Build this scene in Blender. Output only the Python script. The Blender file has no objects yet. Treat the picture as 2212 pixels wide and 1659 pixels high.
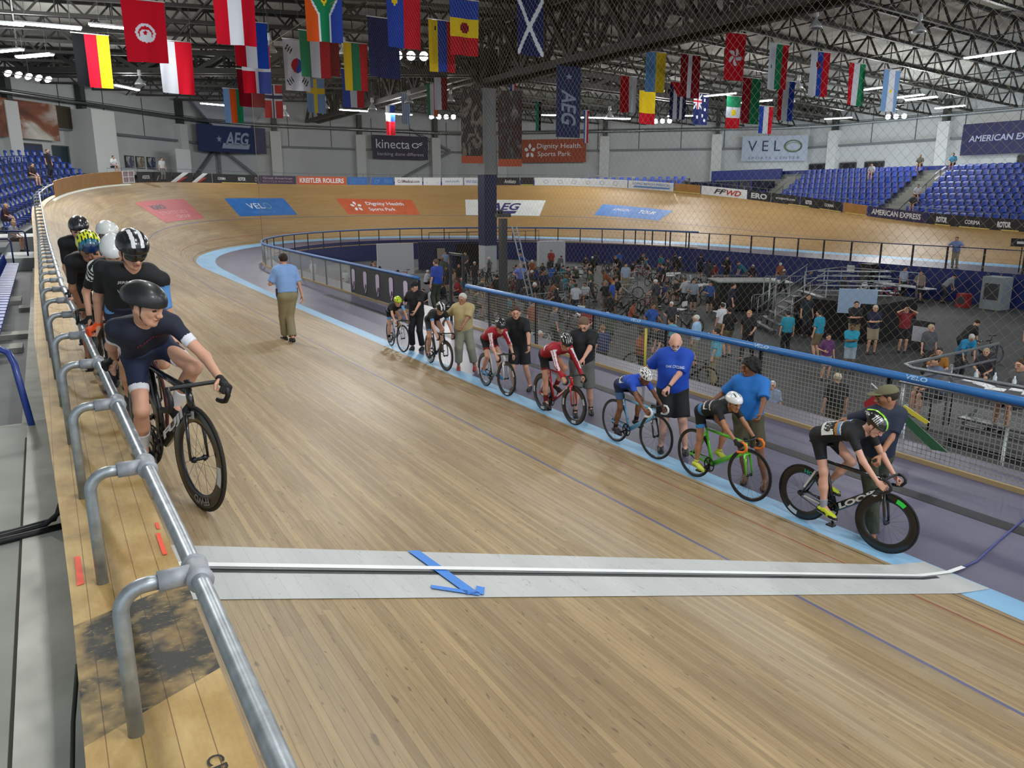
import bpy, math, random
import numpy as np
from mathutils import Vector, Matrix
random.seed(7)
SC = bpy.context.scene
COL = SC.collection
PI = math.pi

# ---------------------------------------------------------------- camera
CAMH = 3.75
YAW = math.radians(30.69); PITCH = math.radians(13.57); FPX = 1677.0
cd = bpy.data.cameras.new('camera'); cam = bpy.data.objects.new('camera', cd); COL.objects.link(cam)
cam.location = (0, 0, CAMH)
cam.rotation_euler = (math.radians(90) - PITCH, 0, -YAW)
cd.sensor_fit = 'HORIZONTAL'; cd.sensor_width = 36.0; cd.lens = 36.0 * FPX / 2212.0
cd.clip_start = 0.05; cd.clip_end = 400
SC.camera = cam

# ---------------------------------------------------------------- world, exposure, light
w = bpy.data.worlds.new('world'); SC.world = w; w.use_nodes = True
w.node_tree.nodes['Background'].inputs[0].default_value = (0.80, 0.90, 1.0, 1)
w.node_tree.nodes['Background'].inputs[1].default_value = 1.0  # ambient fill added through the open back, for the unbuilt lit hall
SC.view_settings.view_transform = 'Standard'
SC.view_settings.look = 'None'
SC.view_settings.gamma = 1.0
SC.view_settings.exposure = 0.35
SC.view_settings.use_curve_mapping = False
cy = SC.cycles
cy.max_bounces = 5; cy.diffuse_bounces = 3; cy.glossy_bounces = 2; cy.transmission_bounces = 3
cy.transparent_max_bounces = 6; cy.caustics_reflective = False; cy.caustics_refractive = False
cy.use_denoising = True; cy.sample_clamp_indirect = 3.0; cy.sample_clamp_direct = 0.0
cy.use_light_tree = True; cy.use_adaptive_sampling = True; cy.adaptive_threshold = 0.03

# ---------------------------------------------------------------- small helpers
def lin(c):
    return c / 12.92 if c <= 0.04045 else ((c + 0.055) / 1.055) ** 2.4
def rgb(h):
    if isinstance(h, str):
        h = h.lstrip('#'); return tuple(lin(int(h[i:i + 2], 16) / 255) for i in (0, 2, 4))
    return h
MATS = {}
def mat(hexc, rough=0.6, metal=0.0, name=None, emit=0, coat=0, bump=None, alpha=None, noise=None, spec=None):
    key = (hexc, rough, metal, emit, coat, bump, alpha, noise, spec)
    if key in MATS: return MATS[key]
    m = bpy.data.materials.new(name or ('paint_' + str(hexc).strip('#')))
    m.use_nodes = True; nt = m.node_tree; b = nt.nodes['Principled BSDF']
    c = rgb(hexc)
    b.inputs['Base Color'].default_value = (*c, 1)
    b.inputs['Roughness'].default_value = rough; b.inputs['Metallic'].default_value = metal
    if spec is not None: b.inputs['Specular IOR Level'].default_value = spec
    if coat: b.inputs['Coat Weight'].default_value = coat; b.inputs['Coat Roughness'].default_value = 0.15
    if emit:
        b.inputs['Emission Color'].default_value = (*c, 1); b.inputs['Emission Strength'].default_value = emit
    if noise:
        sc_, amt = noise
        tc = nt.nodes.new('ShaderNodeTexCoord'); n = nt.nodes.new('ShaderNodeTexNoise'); n.inputs['Scale'].default_value = sc_
        n.inputs['Detail'].default_value = 6
        nt.links.new(tc.outputs['Object'], n.inputs['Vector'])
        r = nt.nodes.new('ShaderNodeMapRange'); r.inputs[1].default_value = .3; r.inputs[2].default_value = .7
        r.inputs[3].default_value = 1 - amt; r.inputs[4].default_value = 1 + amt
        nt.links.new(n.outputs['Fac'], r.inputs[0])
        mx = nt.nodes.new('ShaderNodeVectorMath'); mx.operation = 'SCALE'; mx.inputs[0].default_value = c
        nt.links.new(r.outputs[0], mx.inputs['Scale']); nt.links.new(mx.outputs[0], b.inputs['Base Color'])
    if bump:
        sc_, st = bump
        tc = nt.nodes.new('ShaderNodeTexCoord'); n = nt.nodes.new('ShaderNodeTexNoise'); n.inputs['Scale'].default_value = sc_
        nt.links.new(tc.outputs['Object'], n.inputs['Vector'])
        bp = nt.nodes.new('ShaderNodeBump'); bp.inputs['Strength'].default_value = st; bp.inputs['Distance'].default_value = .02
        nt.links.new(n.outputs['Fac'], bp.inputs['Height']); nt.links.new(bp.outputs[0], b.inputs['Normal'])
    MATS[key] = m
    return m

def V(*a): return Vector(a)
def np3(v): return np.array((v[0], v[1], v[2]), float)

class MB:
    """collects geometry, then links it as one mesh object"""
    def __init__(s): s.v = []; s.f = []; s.m = []; s.uv = None; s.sm = []
    def add(s, vs, fs, mi=0, sm=False):
        o = len(s.v); s.v += [tuple(p) for p in vs]
        for f in fs: s.f.append(tuple(i + o for i in f)); s.m.append(mi); s.sm.append(sm)
        return s
    def box(s, c, d, R=None, mi=0):
        c = Vector(c); h = [x / 2 for x in d]; vs = []
        for i in range(8):
            p = Vector(((-1, 1)[i & 1] * h[0], (-1, 1)[(i >> 1) & 1] * h[1], (-1, 1)[(i >> 2) & 1] * h[2]))
            if R is not None: p = R @ p
            vs.append(p + c)
        return s.add(vs, [(0, 2, 3, 1), (4, 5, 7, 6), (0, 1, 5, 4), (2, 6, 7, 3), (0, 4, 6, 2), (1, 3, 7, 5)], mi)
    def beam(s, a, b, wd, ht=None, mi=0, up=None):
        a = Vector(a); b = Vector(b); d = b - a; L = d.length
        if L < 1e-6: return s
        y = d / L; u = Vector(up or (0, 0, 1))
        if abs(y.dot(u)) > .98: u = Vector((1, 0, 0))
        x = y.cross(u).normalized(); z = x.cross(y)
        R = Matrix((x, y, z)).transposed()
        return s.box((a + b) / 2, (wd, L, ht or wd), R, mi)
    def tube(s, pts, r, n=8, mi=0, cap=True, closed=False, sq=None):
        pts = [Vector(p) for p in pts]; N = len(pts)
        rs = r if hasattr(r, '__len__') else [r] * N
        up = None; rings = []
        for i, p in enumerate(pts):
            if closed: t = pts[(i + 1) % N] - pts[i - 1]
            else: t = pts[min(i + 1, N - 1)] - pts[max(i - 1, 0)]
            t.normalize()
            if up is None:
                up = Vector((0, 0, 1)) if abs(t.z) < .9 else Vector((1, 0, 0))
            x = t.cross(up)
            if x.length < 1e-5: x = t.orthogonal()
            x.normalize(); z = x.cross(t); up = z
            sx, sz = sq if sq else (1, 1)
            rings.append([p + x * math.cos(2 * PI * k / n) * rs[i] * sx + z * math.sin(2 * PI * k / n) * rs[i] * sz for k in range(n)])
        vs = [q for rg in rings for q in rg]; fs = []
        M = N if closed else N - 1
        for i in range(M):
            j = (i + 1) % N
            for k in range(n):
                k2 = (k + 1) % n
                fs.append((i * n + k, i * n + k2, j * n + k2, j * n + k))
        if cap and not closed:
            fs.append(tuple(range(n))[::-1]); fs.append(tuple((N - 1) * n + k for k in range(n)))
        return s.add(vs, fs, mi, True)
    def lathe(s, prof, c=(0, 0, 0), ax='z', n=24, mi=0, M=None):
        """prof: list of (radius, height)"""
        vs = []; fs = []; c = Vector(c)
        for (r, h) in prof:
            for k in range(n):
                a = 2 * PI * k / n
                p = {'z': (r * math.cos(a), r * math.sin(a), h), 'y': (r * math.cos(a), h, r * math.sin(a)), 'x': (h, r * math.cos(a), r * math.sin(a))}[ax]
                p = Vector(p)
                if M is not None: p = M @ p
                vs.append(p + c)
        for i in range(len(prof) - 1):
            for k in range(n):
                k2 = (k + 1) % n; fs.append((i * n + k, i * n + k2, (i + 1) * n + k2, (i + 1) * n + k))
        return s.add(vs, fs, mi, True)
    def prism(s, poly, off, mi=0):
        """closed prism: 3D polygon swept by vector off"""
        n = len(poly); off = Vector(off); a = [Vector(p) for p in poly]; b = [p + off for p in a]
        fs = [tuple(range(n)), tuple(range(2 * n - 1, n - 1, -1))] + [(i, i + n, (i + 1) % n + n, (i + 1) % n) for i in range(n)]
        return s.add(a + b, fs, mi)
    def build(s, name, mats, parent=None, M=None):
        me = bpy.data.meshes.new(name)
        me.from_pydata(s.v, [], s.f)
        if not isinstance(mats, (list, tuple)): mats = [mats]
        for m in mats: me.materials.append(m)
        if len(mats) > 1: me.polygons.foreach_set('material_index', s.m)
        me.polygons.foreach_set('use_smooth', s.sm)
        if s.uv:
            ul = me.uv_layers.new(name='UVMap'); flat = []
            for f in s.f:
                for i in f: flat += s.uv[i]
            ul.data.foreach_set('uv', flat)
        me.update()
        return link(name, me, parent, M)

def link(name, me, parent=None, M=None):
    o = bpy.data.objects.new(name, me); COL.objects.link(o)
    if parent is not None: o.parent = parent
    if M is not None: o.matrix_local = M
    return o
def empty(name, loc=(0, 0, 0), rz=0, M=None):
    o = bpy.data.objects.new(name, None); COL.objects.link(o); o.empty_display_size = .2
    if M is not None: o.matrix_world = M
    else: o.location = loc; o.rotation_euler = (0, 0, rz)
    return o
def tag(o, label=None, cat=None, group=None, kind=None):
    if label: o['label'] = label
    if cat: o['category'] = cat
    if group: o['group'] = group
    if kind: o['kind'] = kind
    return o
def struct(o, label=None):
    o['kind'] = 'structure'
    if label: o['label'] = label
    return o
def copy_tree(o, parent=None):
    c = o.copy(); COL.objects.link(c)
    if parent is not None: c.parent = parent
    for ch in list(o.children): copy_tree(ch, c)
    return c
def text_mesh(body, size=1.0, bold=0, shear=0, spacing=1.0, align='CENTER', ext=0):
    """returns (verts, faces) of the lettering in its own xy plane"""
    cu = bpy.data.curves.new('t', 'FONT'); cu.body = body; cu.size = size; cu.align_x = align; cu.align_y = 'CENTER'
    cu.offset = bold; cu.shear = shear; cu.space_character = spacing; cu.resolution_u = 3; cu.extrude = ext
    o = bpy.data.objects.new('t', cu); COL.objects.link(o)
    dg = bpy.context.evaluated_depsgraph_get(); me = bpy.data.meshes.new_from_object(o.evaluated_get(dg))
    vs = [tuple(v.co) for v in me.vertices]; fs = [tuple(p.vertices) for p in me.polygons]
    bpy.data.objects.remove(o); bpy.data.curves.remove(cu); bpy.data.meshes.remove(me)
    return vs, fs
def fit_text(mb, body, fn, w, h, mi=0, bold=0, shear=0, spacing=1.0, keep=False):
    """adds lettering stretched to w x h, mapped by fn(x, y) -> 3D"""
    vs, fs = text_mesh(body, 1.0, bold, shear, spacing)
    if not vs: return
    a = np.array(vs); lo = a.min(0); hi = a.max(0); c = (lo + hi) / 2; sz = hi - lo
    kx = w / max(sz[0], 1e-6); ky = h / max(sz[1], 1e-6)
    mb.add([fn((p[0] - c[0]) * kx, (p[1] - c[1]) * ky) for p in a], fs, mi)
def interp(x, pts):
    xs = [p[0] for p in pts]; ys = [p[1] for p in pts]
    return float(np.interp(x, xs, ys))
def sstep(x, a, b):
    t = min(max((x - a) / (b - a), 0), 1); return t * t * (3 - 2 * t)
def lerp(a, b, t): return a + (b - a) * t
# ================================================================ THE PLACE: track
# near straight lies along +Y at X = 7.05 (inner edge of the racing surface), the far one at X = 45.75
CXT = 26.4; AX = 19.35; Y0 = 43.0; BY = 27.0; YB = -14.0
def _curve():
    P = []
    for y in np.arange(YB, Y0, 0.5): P.append((CXT - AX, y))
    for t in np.linspace(0, PI, 190): P.append((CXT - AX * math.cos(t), Y0 + BY * math.sin(t)))
    for y in np.arange(Y0 - .5, YB - .1, -0.5): P.append((CXT + AX, y))
    P = np.array(P)
    d = np.gradient(P, axis=0); d /= np.linalg.norm(d, axis=1)[:, None]
    N = np.stack([-d[:, 1], d[:, 0]], 1)          # outward
    s = np.concatenate([[0], np.cumsum(np.linalg.norm(np.diff(P, axis=0), axis=1))])
    return P, N, s
TP, TN, TS = _curve(); SMAX = TS[-1]
S_NEAR = Y0 - YB; S_FAR = SMAX - S_NEAR
def h_top(y, near): return lerp(1.93 if near else 1.55, 4.85, sstep(y, 24, 66))
def w_top(y, near):
    if near: w_ = 7.05 - interp(y, [(-20, .42), (4, .38), (12, .2), (44, .12)])
    else: w_ = 6.9
    return lerp(w_, 6.1, sstep(y, 40, 62))
def _prof():
    W = []; Hh = []
    for (x, y) in TP:
        t = sstep(x, 15, 38)
        W.append(lerp(w_top(y, True), w_top(y, False), t)); Hh.append(lerp(h_top(y, True), h_top(y, False), t))
    return np.array(W), np.array(Hh)
TW, TH_ = _prof()
def at(s, q, dz=0.0):
    """point on the track: s along, q metres outward (horizontal) from the inner edge; q<0 is cote and apron"""
    x = np.interp(s, TS, TP[:, 0]); y = np.interp(s, TS, TP[:, 1])
    nx = np.interp(s, TS, TN[:, 0]); ny = np.interp(s, TS, TN[:, 1])
    W = np.interp(s, TS, TW); Hh = np.interp(s, TS, TH_)
    if q >= 0: z = .1 + (Hh - .1) * min(q, W) / W
    elif q > -.55: z = .1 * (1 + q / .55)
    else: z = 0.0
    return Vector((x + nx * q, y + ny * q, z + dz))
def s_of_y(y, near=True): return y - YB if near else SMAX - (y - YB)
def Wat(s): return float(np.interp(s, TS, TW))
def Hat(s): return float(np.interp(s, TS, TH_))
def nrm(s):
    return Vector((np.interp(s, TS, TN[:, 0]), np.interp(s, TS, TN[:, 1]), 0)).normalized()
def tan_(s):
    n = nrm(s); return Vector((n.y, -n.x, 0))
def ground(x, y):
    """height of the near straight at world x,y"""
    s = s_of_y(y); q = 7.05 - x
    return at(s, q).z

def strip(name, m, s0, s1, qf, n, ds=1.0, dz=0.0, parent=None, uv=True):
    """swept strip between q = qf(s)[0] and qf(s)[1], uv in metres (s, q)"""
    mb = MB(); k = max(2, int(math.ceil((s1 - s0) / ds)) + 1); mb.uv = []
    for i in range(k):
        s = lerp(s0, s1, i / (k - 1)); a, b = qf(s)
        for j in range(n + 1):
            q = lerp(a, b, j / n); mb.v.append(tuple(at(s, q, dz))); mb.uv.append((s, q))
    for i in range(k - 1):
        for j in range(n):
            a = i * (n + 1) + j; mb.f.append((a, a + 1, a + n + 2, a + n + 1)); mb.m.append(0); mb.sm.append(True)
    o = mb.build(name, m, parent)
    return o

def node_mat(name):
    m = bpy.data.materials.new(name); m.use_nodes = True; return m, m.node_tree, m.node_tree.nodes['Principled BSDF']
def ramp(nt, fac, stops):
    r = nt.nodes.new('ShaderNodeValToRGB'); e = r.color_ramp.elements
    while len(e) < len(stops): e.new(.5)
    for i, (p, c) in enumerate(stops): e[i].position = p; e[i].color = (*rgb(c), 1)
    nt.links.new(fac, r.inputs[0]); return r.outputs[0]
def mix(nt, fac, a, b, mode='MIX'):
    n = nt.nodes.new('ShaderNodeMix'); n.data_type = 'RGBA'; n.blend_type = mode
    for sock, v in ((n.inputs[0], fac), (n.inputs[6], a), (n.inputs[7], b)):
        if hasattr(v, 'is_linked'): nt.links.new(v, sock)
        elif isinstance(v, (int, float)): sock.default_value = v
        else: sock.default_value = (*rgb(v), 1)
    return n.outputs[2]
def math_(nt, op, a, b=0.0, c=None):
    n = nt.nodes.new('ShaderNodeMath'); n.operation = op
    for i, v in enumerate((a, b) if c is None else (a, b, c)):
        if hasattr(v, 'is_linked'): nt.links.new(v, n.inputs[i])
        else: n.inputs[i].default_value = v
    return n.outputs[0]
def noise(nt, vec, scale, detail=4, rough=.5, dist=0):
    n = nt.nodes.new('ShaderNodeTexNoise'); n.inputs['Scale'].default_value = scale; n.inputs['Detail'].default_value = detail
    n.inputs['Roughness'].default_value = rough; n.inputs['Distortion'].default_value = dist
    nt.links.new(vec, n.inputs['Vector']); return n.outputs['Fac']
def mapping(nt, vec, scale, loc=(0, 0, 0)):
    n = nt.nodes.new('ShaderNodeMapping'); n.inputs['Scale'].default_value = scale; n.inputs['Location'].default_value = loc
    nt.links.new(vec, n.inputs['Vector']); return n.outputs[0]
def uvnode(nt):
    return nt.nodes.new('ShaderNodeTexCoord').outputs['UV']

def wood_mat():
    """narrow softwood battens laid along the track, worn grey in the racing line"""
    m, nt, b = node_mat('track_wood'); uv = uvnode(nt)
    sep = nt.nodes.new('ShaderNodeSeparateXYZ'); nt.links.new(uv, sep.inputs[0]); S, Q = sep.outputs[0], sep.outputs[1]
    bw = .042
    idx = math_(nt, 'FLOOR', math_(nt, 'DIVIDE', Q, bw))
    wn = nt.nodes.new('ShaderNodeTexWhiteNoise'); wn.noise_dimensions = '1D'; nt.links.new(idx, wn.inputs['W'])
    # board ends
    sh = math_(nt, 'ADD', S, math_(nt, 'MULTIPLY', wn.outputs['Value'], 37.0))
    seg = math_(nt, 'FLOOR', math_(nt, 'DIVIDE', sh, 2.2))
    wn2 = nt.nodes.new('ShaderNodeTexWhiteNoise'); wn2.noise_dimensions = '2D'
    cmb = nt.nodes.new('ShaderNodeCombineXYZ'); nt.links.new(idx, cmb.inputs[0]); nt.links.new(seg, cmb.inputs[1]); nt.links.new(cmb.outputs[0], wn2.inputs['Vector'])
    tone = ramp(nt, wn2.outputs['Value'], [(0, '#87704a'), (.35, '#937a54'), (.7, '#9d845c'), (1, '#ab9166')])
    grain = noise(nt, mapping(nt, uv, (3.2, 60, 1)), 1.0, 7, .65)
    tone = mix(nt, ramp(nt, grain, [(.38, '#000000'), (.66, '#8c8c8c')]), tone, '#cdb88c')
    gr2 = noise(nt, mapping(nt, uv, (1.3, 24, 1), (5, 1, 0)), 1.0, 6, .65)
    tone = mix(nt, ramp(nt, gr2, [(.45, '#000000'), (.66, '#8a8a8a')]), tone, '#5c4930')
    # dark knots and pitch flecks drawn out along the boards
    kn = noise(nt, mapping(nt, uv, (9, 34, 1), (3, 7, 0)), 1.0, 2, .5)
    tone = mix(nt, ramp(nt, kn, [(.66, '#000000'), (.71, '#d0d0d0')]), tone, '#382a1c')
    # broad stains
    st = noise(nt, mapping(nt, uv, (.22, .8, 1)), 1.0, 5, .6, .4)
    tone = mix(nt, ramp(nt, st, [(.46, '#000000'), (.66, '#b4b4b4')]), tone, '#735a3e')
    st2 = noise(nt, mapping(nt, uv, (.16, 1.3, 1), (9, 2, 0)), 1.0, 5, .6, .3)
    tone = mix(nt, ramp(nt, st2, [(.5, '#000000'), (.68, '#8c8c8c')]), tone, '#a9a294')
    net_tint = nt.nodes.new('ShaderNodeMapRange'); net_tint.inputs[1].default_value = 74; net_tint.inputs[2].default_value = 92; net_tint.inputs[4].default_value = .55; nt.links.new(S, net_tint.inputs[0])  # tan cast of looking through the safety net, put into the far boards' colour
    tone = mix(nt, net_tint.outputs[0], tone, '#b48a4a')
    # grooves
    fr = math_(nt, 'FRACT', math_(nt, 'DIVIDE', Q, bw))
    gr = math_(nt, 'LESS_THAN', math_(nt, 'ABSOLUTE', math_(nt, 'SUBTRACT', fr, .5)), .46)
    tone = mix(nt, math_(nt, 'MULTIPLY', math_(nt, 'SUBTRACT', 1, gr), .35), tone, '#4a3a28')
    # painted lines: measurement black, sprinters red, stayers blue
    def line(q, wd, col, fac, t):
        msk = math_(nt, 'LESS_THAN', math_(nt, 'ABSOLUTE', math_(nt, 'SUBTRACT', Q, q)), wd / 2)
        wear = math_(nt, 'GREATER_THAN', noise(nt, mapping(nt, uv, (.5, 5, 1), (q, 0, 0)), 1.0, 3), .30)
        return mix(nt, math_(nt, 'MULTIPLY', math_(nt, 'MULTIPLY', msk, wear), fac), t, col)
    tone = line(.14, .035, '#2c2622', .75, tone); tone = line(.80, .035, '#8c1f1c', .8, tone); tone = line(2.38, .05, '#4d5583', .85, tone)
    nt.links.new(tone, b.inputs['Base Color'])
    rg = nt.nodes.new('ShaderNodeMapRange'); rg.inputs[3].default_value = .40; rg.inputs[4].default_value = .62
    nt.links.new(st, rg.inputs[0]); nt.links.new(rg.outputs[0], b.inputs['Roughness'])
    b.inputs['Specular IOR Level'].default_value = .45
    bp = nt.nodes.new('ShaderNodeBump'); bp.inputs['Strength'].default_value = .12; bp.inputs['Distance'].default_value = .004
    nt.links.new(gr, bp.inputs['Height']); nt.links.new(bp.outputs[0], b.inputs['Normal'])
    return m
def paint_wood(name, base, dark, rough=.45, bw=.08, scuff=None):
    m, nt, b = node_mat(name); uv = uvnode(nt)
    sep = nt.nodes.new('ShaderNodeSeparateXYZ'); nt.links.new(uv, sep.inputs[0]); Q = sep.outputs[1]
    n1 = noise(nt, mapping(nt, uv, (.35, 1.4, 1)), 1.0, 6, .6)
    n2 = noise(nt, mapping(nt, uv, (1.5, 40, 1)), 1.0, 5, .6)
    c = mix(nt, ramp(nt, n1, [(.35, '#000000'), (.7, '#dddddd')]), base, dark)
    c = mix(nt, ramp(nt, n2, [(.5, '#000000'), (.75, '#606060')]), c, dark)
    fr = math_(nt, 'FRACT', math_(nt, 'DIVIDE', Q, bw))
    g = math_(nt, 'GREATER_THAN', fr, .93)
    c = mix(nt, math_(nt, 'MULTIPLY', g, .35), c, dark)
    if scuff:
        for sc_, th in (((7, 16, 1), .60), ((22, 9, 1), .64)):
            n3 = noise(nt, mapping(nt, uv, sc_), 1.0, 8, .7, 1.8); c = mix(nt, ramp(nt, n3, [(th, '#000000'), (th + .05, '#b0b0b0')]), c, scuff)
    nt.links.new(c, b.inputs['Base Color']); b.inputs['Roughness'].default_value = rough
    return m
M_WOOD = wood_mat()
M_COTE = paint_wood('cote_blue_paint', '#8fc0e2', '#6f9fc8', .5, .1)
M_APRON = paint_wood('apron_purple_grey_paint', '#5f5c74', '#4a485e', .42, .09, '#7d7a92')
M_WHITE = paint_wood('finish_white_paint', '#c6c9c7', '#a9abac', .5, .09, '#74767a')

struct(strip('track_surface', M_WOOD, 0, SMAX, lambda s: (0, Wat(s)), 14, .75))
struct(strip('cote_band', M_COTE, 0, SMAX, lambda s: (-.55 - .5 * sstep(at(s, 0).y, 30, 50), 0), 3, 1.0))
def fence_off(s):
    p = at(s, 0); return -3.55 - .0 * p.y
struct(strip('apron_floor', M_APRON, 0, SMAX, lambda s: (-4.35, -.55 - .5 * sstep(at(s, 0).y, 30, 50)), 4, 1.0))
struct(strip('apron_dark_band', paint_wood('apron_dark_band_paint', '#1d1c22', '#151419', .5), s_of_y(-6), s_of_y(30), lambda s: (-2.36, -2.12), 1, 2.0, .004))

# finish line: white painted band with a black line, a raised white timing strip and a blue tape arrow
SF0, SF1 = s_of_y(3.57), s_of_y(4.25)
struct(strip('finish_line_band', M_WHITE, SF0, SF1, lambda s: (-.52, Wat(s) - .01), 24, .4, .004))
struct(strip('finish_line_black', mat('#17181c', .5), s_of_y(3.885), s_of_y(3.93), lambda s: (-.2, Wat(s) - .01), 24, .4, .007))
o = strip('timing_strip', mat('#f2f4f4', .45), s_of_y(3.935), s_of_y(3.985), lambda s: (-.75, Wat(s) - .01), 28, .1, .018)
tag(o, 'thin white timing strip taped across the track beside the black finish line', 'timing strip')
mb = MB(); cs = s_of_y(3.985)
pts = [at(s_of_y(3.96), -.75, .015), at(s_of_y(3.97), -1.0, .012), at(s_of_y(4.12), -1.7, .012), at(s_of_y(4.3), -2.6, .012), at(s_of_y(4.6), -3.6, .012)]
mb.tube(pts, .012, 6)
tag(mb.build('timing_cable', mat('#474c86', .5)), 'thin purple cable running from the timing strip across the apron', 'cable')
mb = MB()
def tp(s, q): return at(s, q, .0125)
def tape(a, b, wd):
    a = Vector(a); b = Vector(b); d = (b - a).normalized(); n = Vector((-d.y, d.x)) * wd / 2; K = 8
    vs = []; fs = []
    for i in range(K + 1):
        c = a.lerp(b, i / K)
        for sg in (-1, 1): vs.append(tp(c.x + n.x * sg, c.y + n.y * sg))
    for i in range(K): fs.append((2 * i, 2 * i + 1, 2 * i + 3, 2 * i + 2))
    mb.add(vs, fs)
ax, ay = (s_of_y(4.25), 7.05 - 1.79), (s_of_y(3.60), 7.05 - 1.88)
tape((ax), (ay), .085); tape((s_of_y(3.60), 7.05 - 1.92), (s_of_y(3.70), 7.05 - 1.66), .05); tape((s_of_y(3.60), 7.05 - 1.92), (s_of_y(3.70), 7.05 - 1.98), .05)
tag(mb.build('tape_arrow', mat('#3f86dd', .55)), 'blue tape arrow stuck across the white finish band', 'tape arrow')

# ---- painted sponsor panels on the banking: corners given in (s, q)
def decal(name, corners, base, items, label, cat='track advert'):
    """corners: bottom-left, bottom-right, top-right, top-left in (s,q); left/right as seen from the infield"""
    (a, b, c, d) = [Vector(x) for x in corners]
    def P(u, v, dz=.012):
        p = a.lerp(b, u).lerp(d.lerp(c, u), v); return at(p.x, p.y, dz)
    mb = MB(); K = 16
    vs = [P(i / K, j / 4) for i in range(K + 1) for j in range(5)]
    mb.add(vs, [(i * 5 + j, (i + 1) * 5 + j, (i + 1) * 5 + j + 1, i * 5 + j + 1) for i in range(K) for j in range(4)])
    root = mb.build(name, base); tag(root, label, cat)
    for (txt, u, v, wd, ht, m, kw) in items:
        t = MB()
        if txt[0] == '@': draw_mark(t, txt, lambda x, y: P(u + x, v + y, .024), wd, ht)
        else: fit_text(t, txt, lambda x, y: P(u + x, v + y, .024), wd, ht, **kw)
        t.build('lettering' if txt[0] != '@' else 'emblem', m, root)
    return root
def draw_mark(t, kind, fn, w, h):
    """small emblems from polygons; fn maps (x,y) in panel units"""
    def poly(ps): t.add([fn(x * w, y * h) for x, y in ps], [tuple(range(len(ps)))])
    def ring(cx, cy, rx, ry, tk, n=24, a0=0, a1=2 * PI):
        vs = []; fs = []
        for i in range(n + 1):
            a = lerp(a0, a1, i / n)
            vs.append(fn((cx + rx * math.cos(a)) * w, (cy + ry * math.sin(a)) * h)); vs.append(fn((cx + (rx - tk) * math.cos(a)) * w, (cy + (ry - tk) * math.sin(a)) * h))
        for i in range(n): fs.append((2 * i, 2 * i + 1, 2 * i + 3, 2 * i + 2))
        t.add(vs, fs)
    if kind == '@flower':
        for k in range(5):
            a = 2 * PI * k / 5 + PI / 2
            ca, sa = math.cos(a), math.sin(a)
            ps = [(.12 * ca, .12 * sa), (.32 * ca - .14 * sa, .32 * sa + .14 * ca), (.5 * ca - .06 * sa, .5 * sa + .06 * ca), (.5 * ca + .06 * sa, .5 * sa - .06 * ca), (.32 * ca + .14 * sa, .32 * sa - .14 * ca)]
            poly(ps)
    elif kind == '@ring': ring(0, 0, .5, .5, .09)
    elif kind == '@star':
        ps = [];
        for k in range(10):
            r = .5 if k % 2 == 0 else .2; a = PI / 2 + k * PI / 5; ps.append((r * math.cos(a), r * math.sin(a)))
        c = fn(0, 0); vs = [c] + [fn(x * w, y * h) for x, y in ps]; t.add(vs, [(0, i, i % 10 + 1) for i in range(1, 11)])
    elif kind == '@bar': poly([(-.5, -.5), (.44, -.5), (.5, .5), (-.44, .5)])
    elif kind == '@swirl':
        ring(-.15, -.05, .3, .32, .1, 20, .5, 2 * PI); poly([(-.05, .1), (.5, .42), (.3, .18), (.02, .0)]); poly([(.12, -.02), (.5, .22), (.3, -.05)])
    elif kind == '@slash': poly([(-.5, -.5), (-.2, -.5), (.5, .5), (.2, .5)])
    elif kind == '@shield':
        poly([(-.5, .42), (-.25, .5), (.25, .5), (.5, .42), (.48, -.1), (.25, -.38), (0, -.5), (-.25, -.38), (-.48, -.1)])
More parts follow.
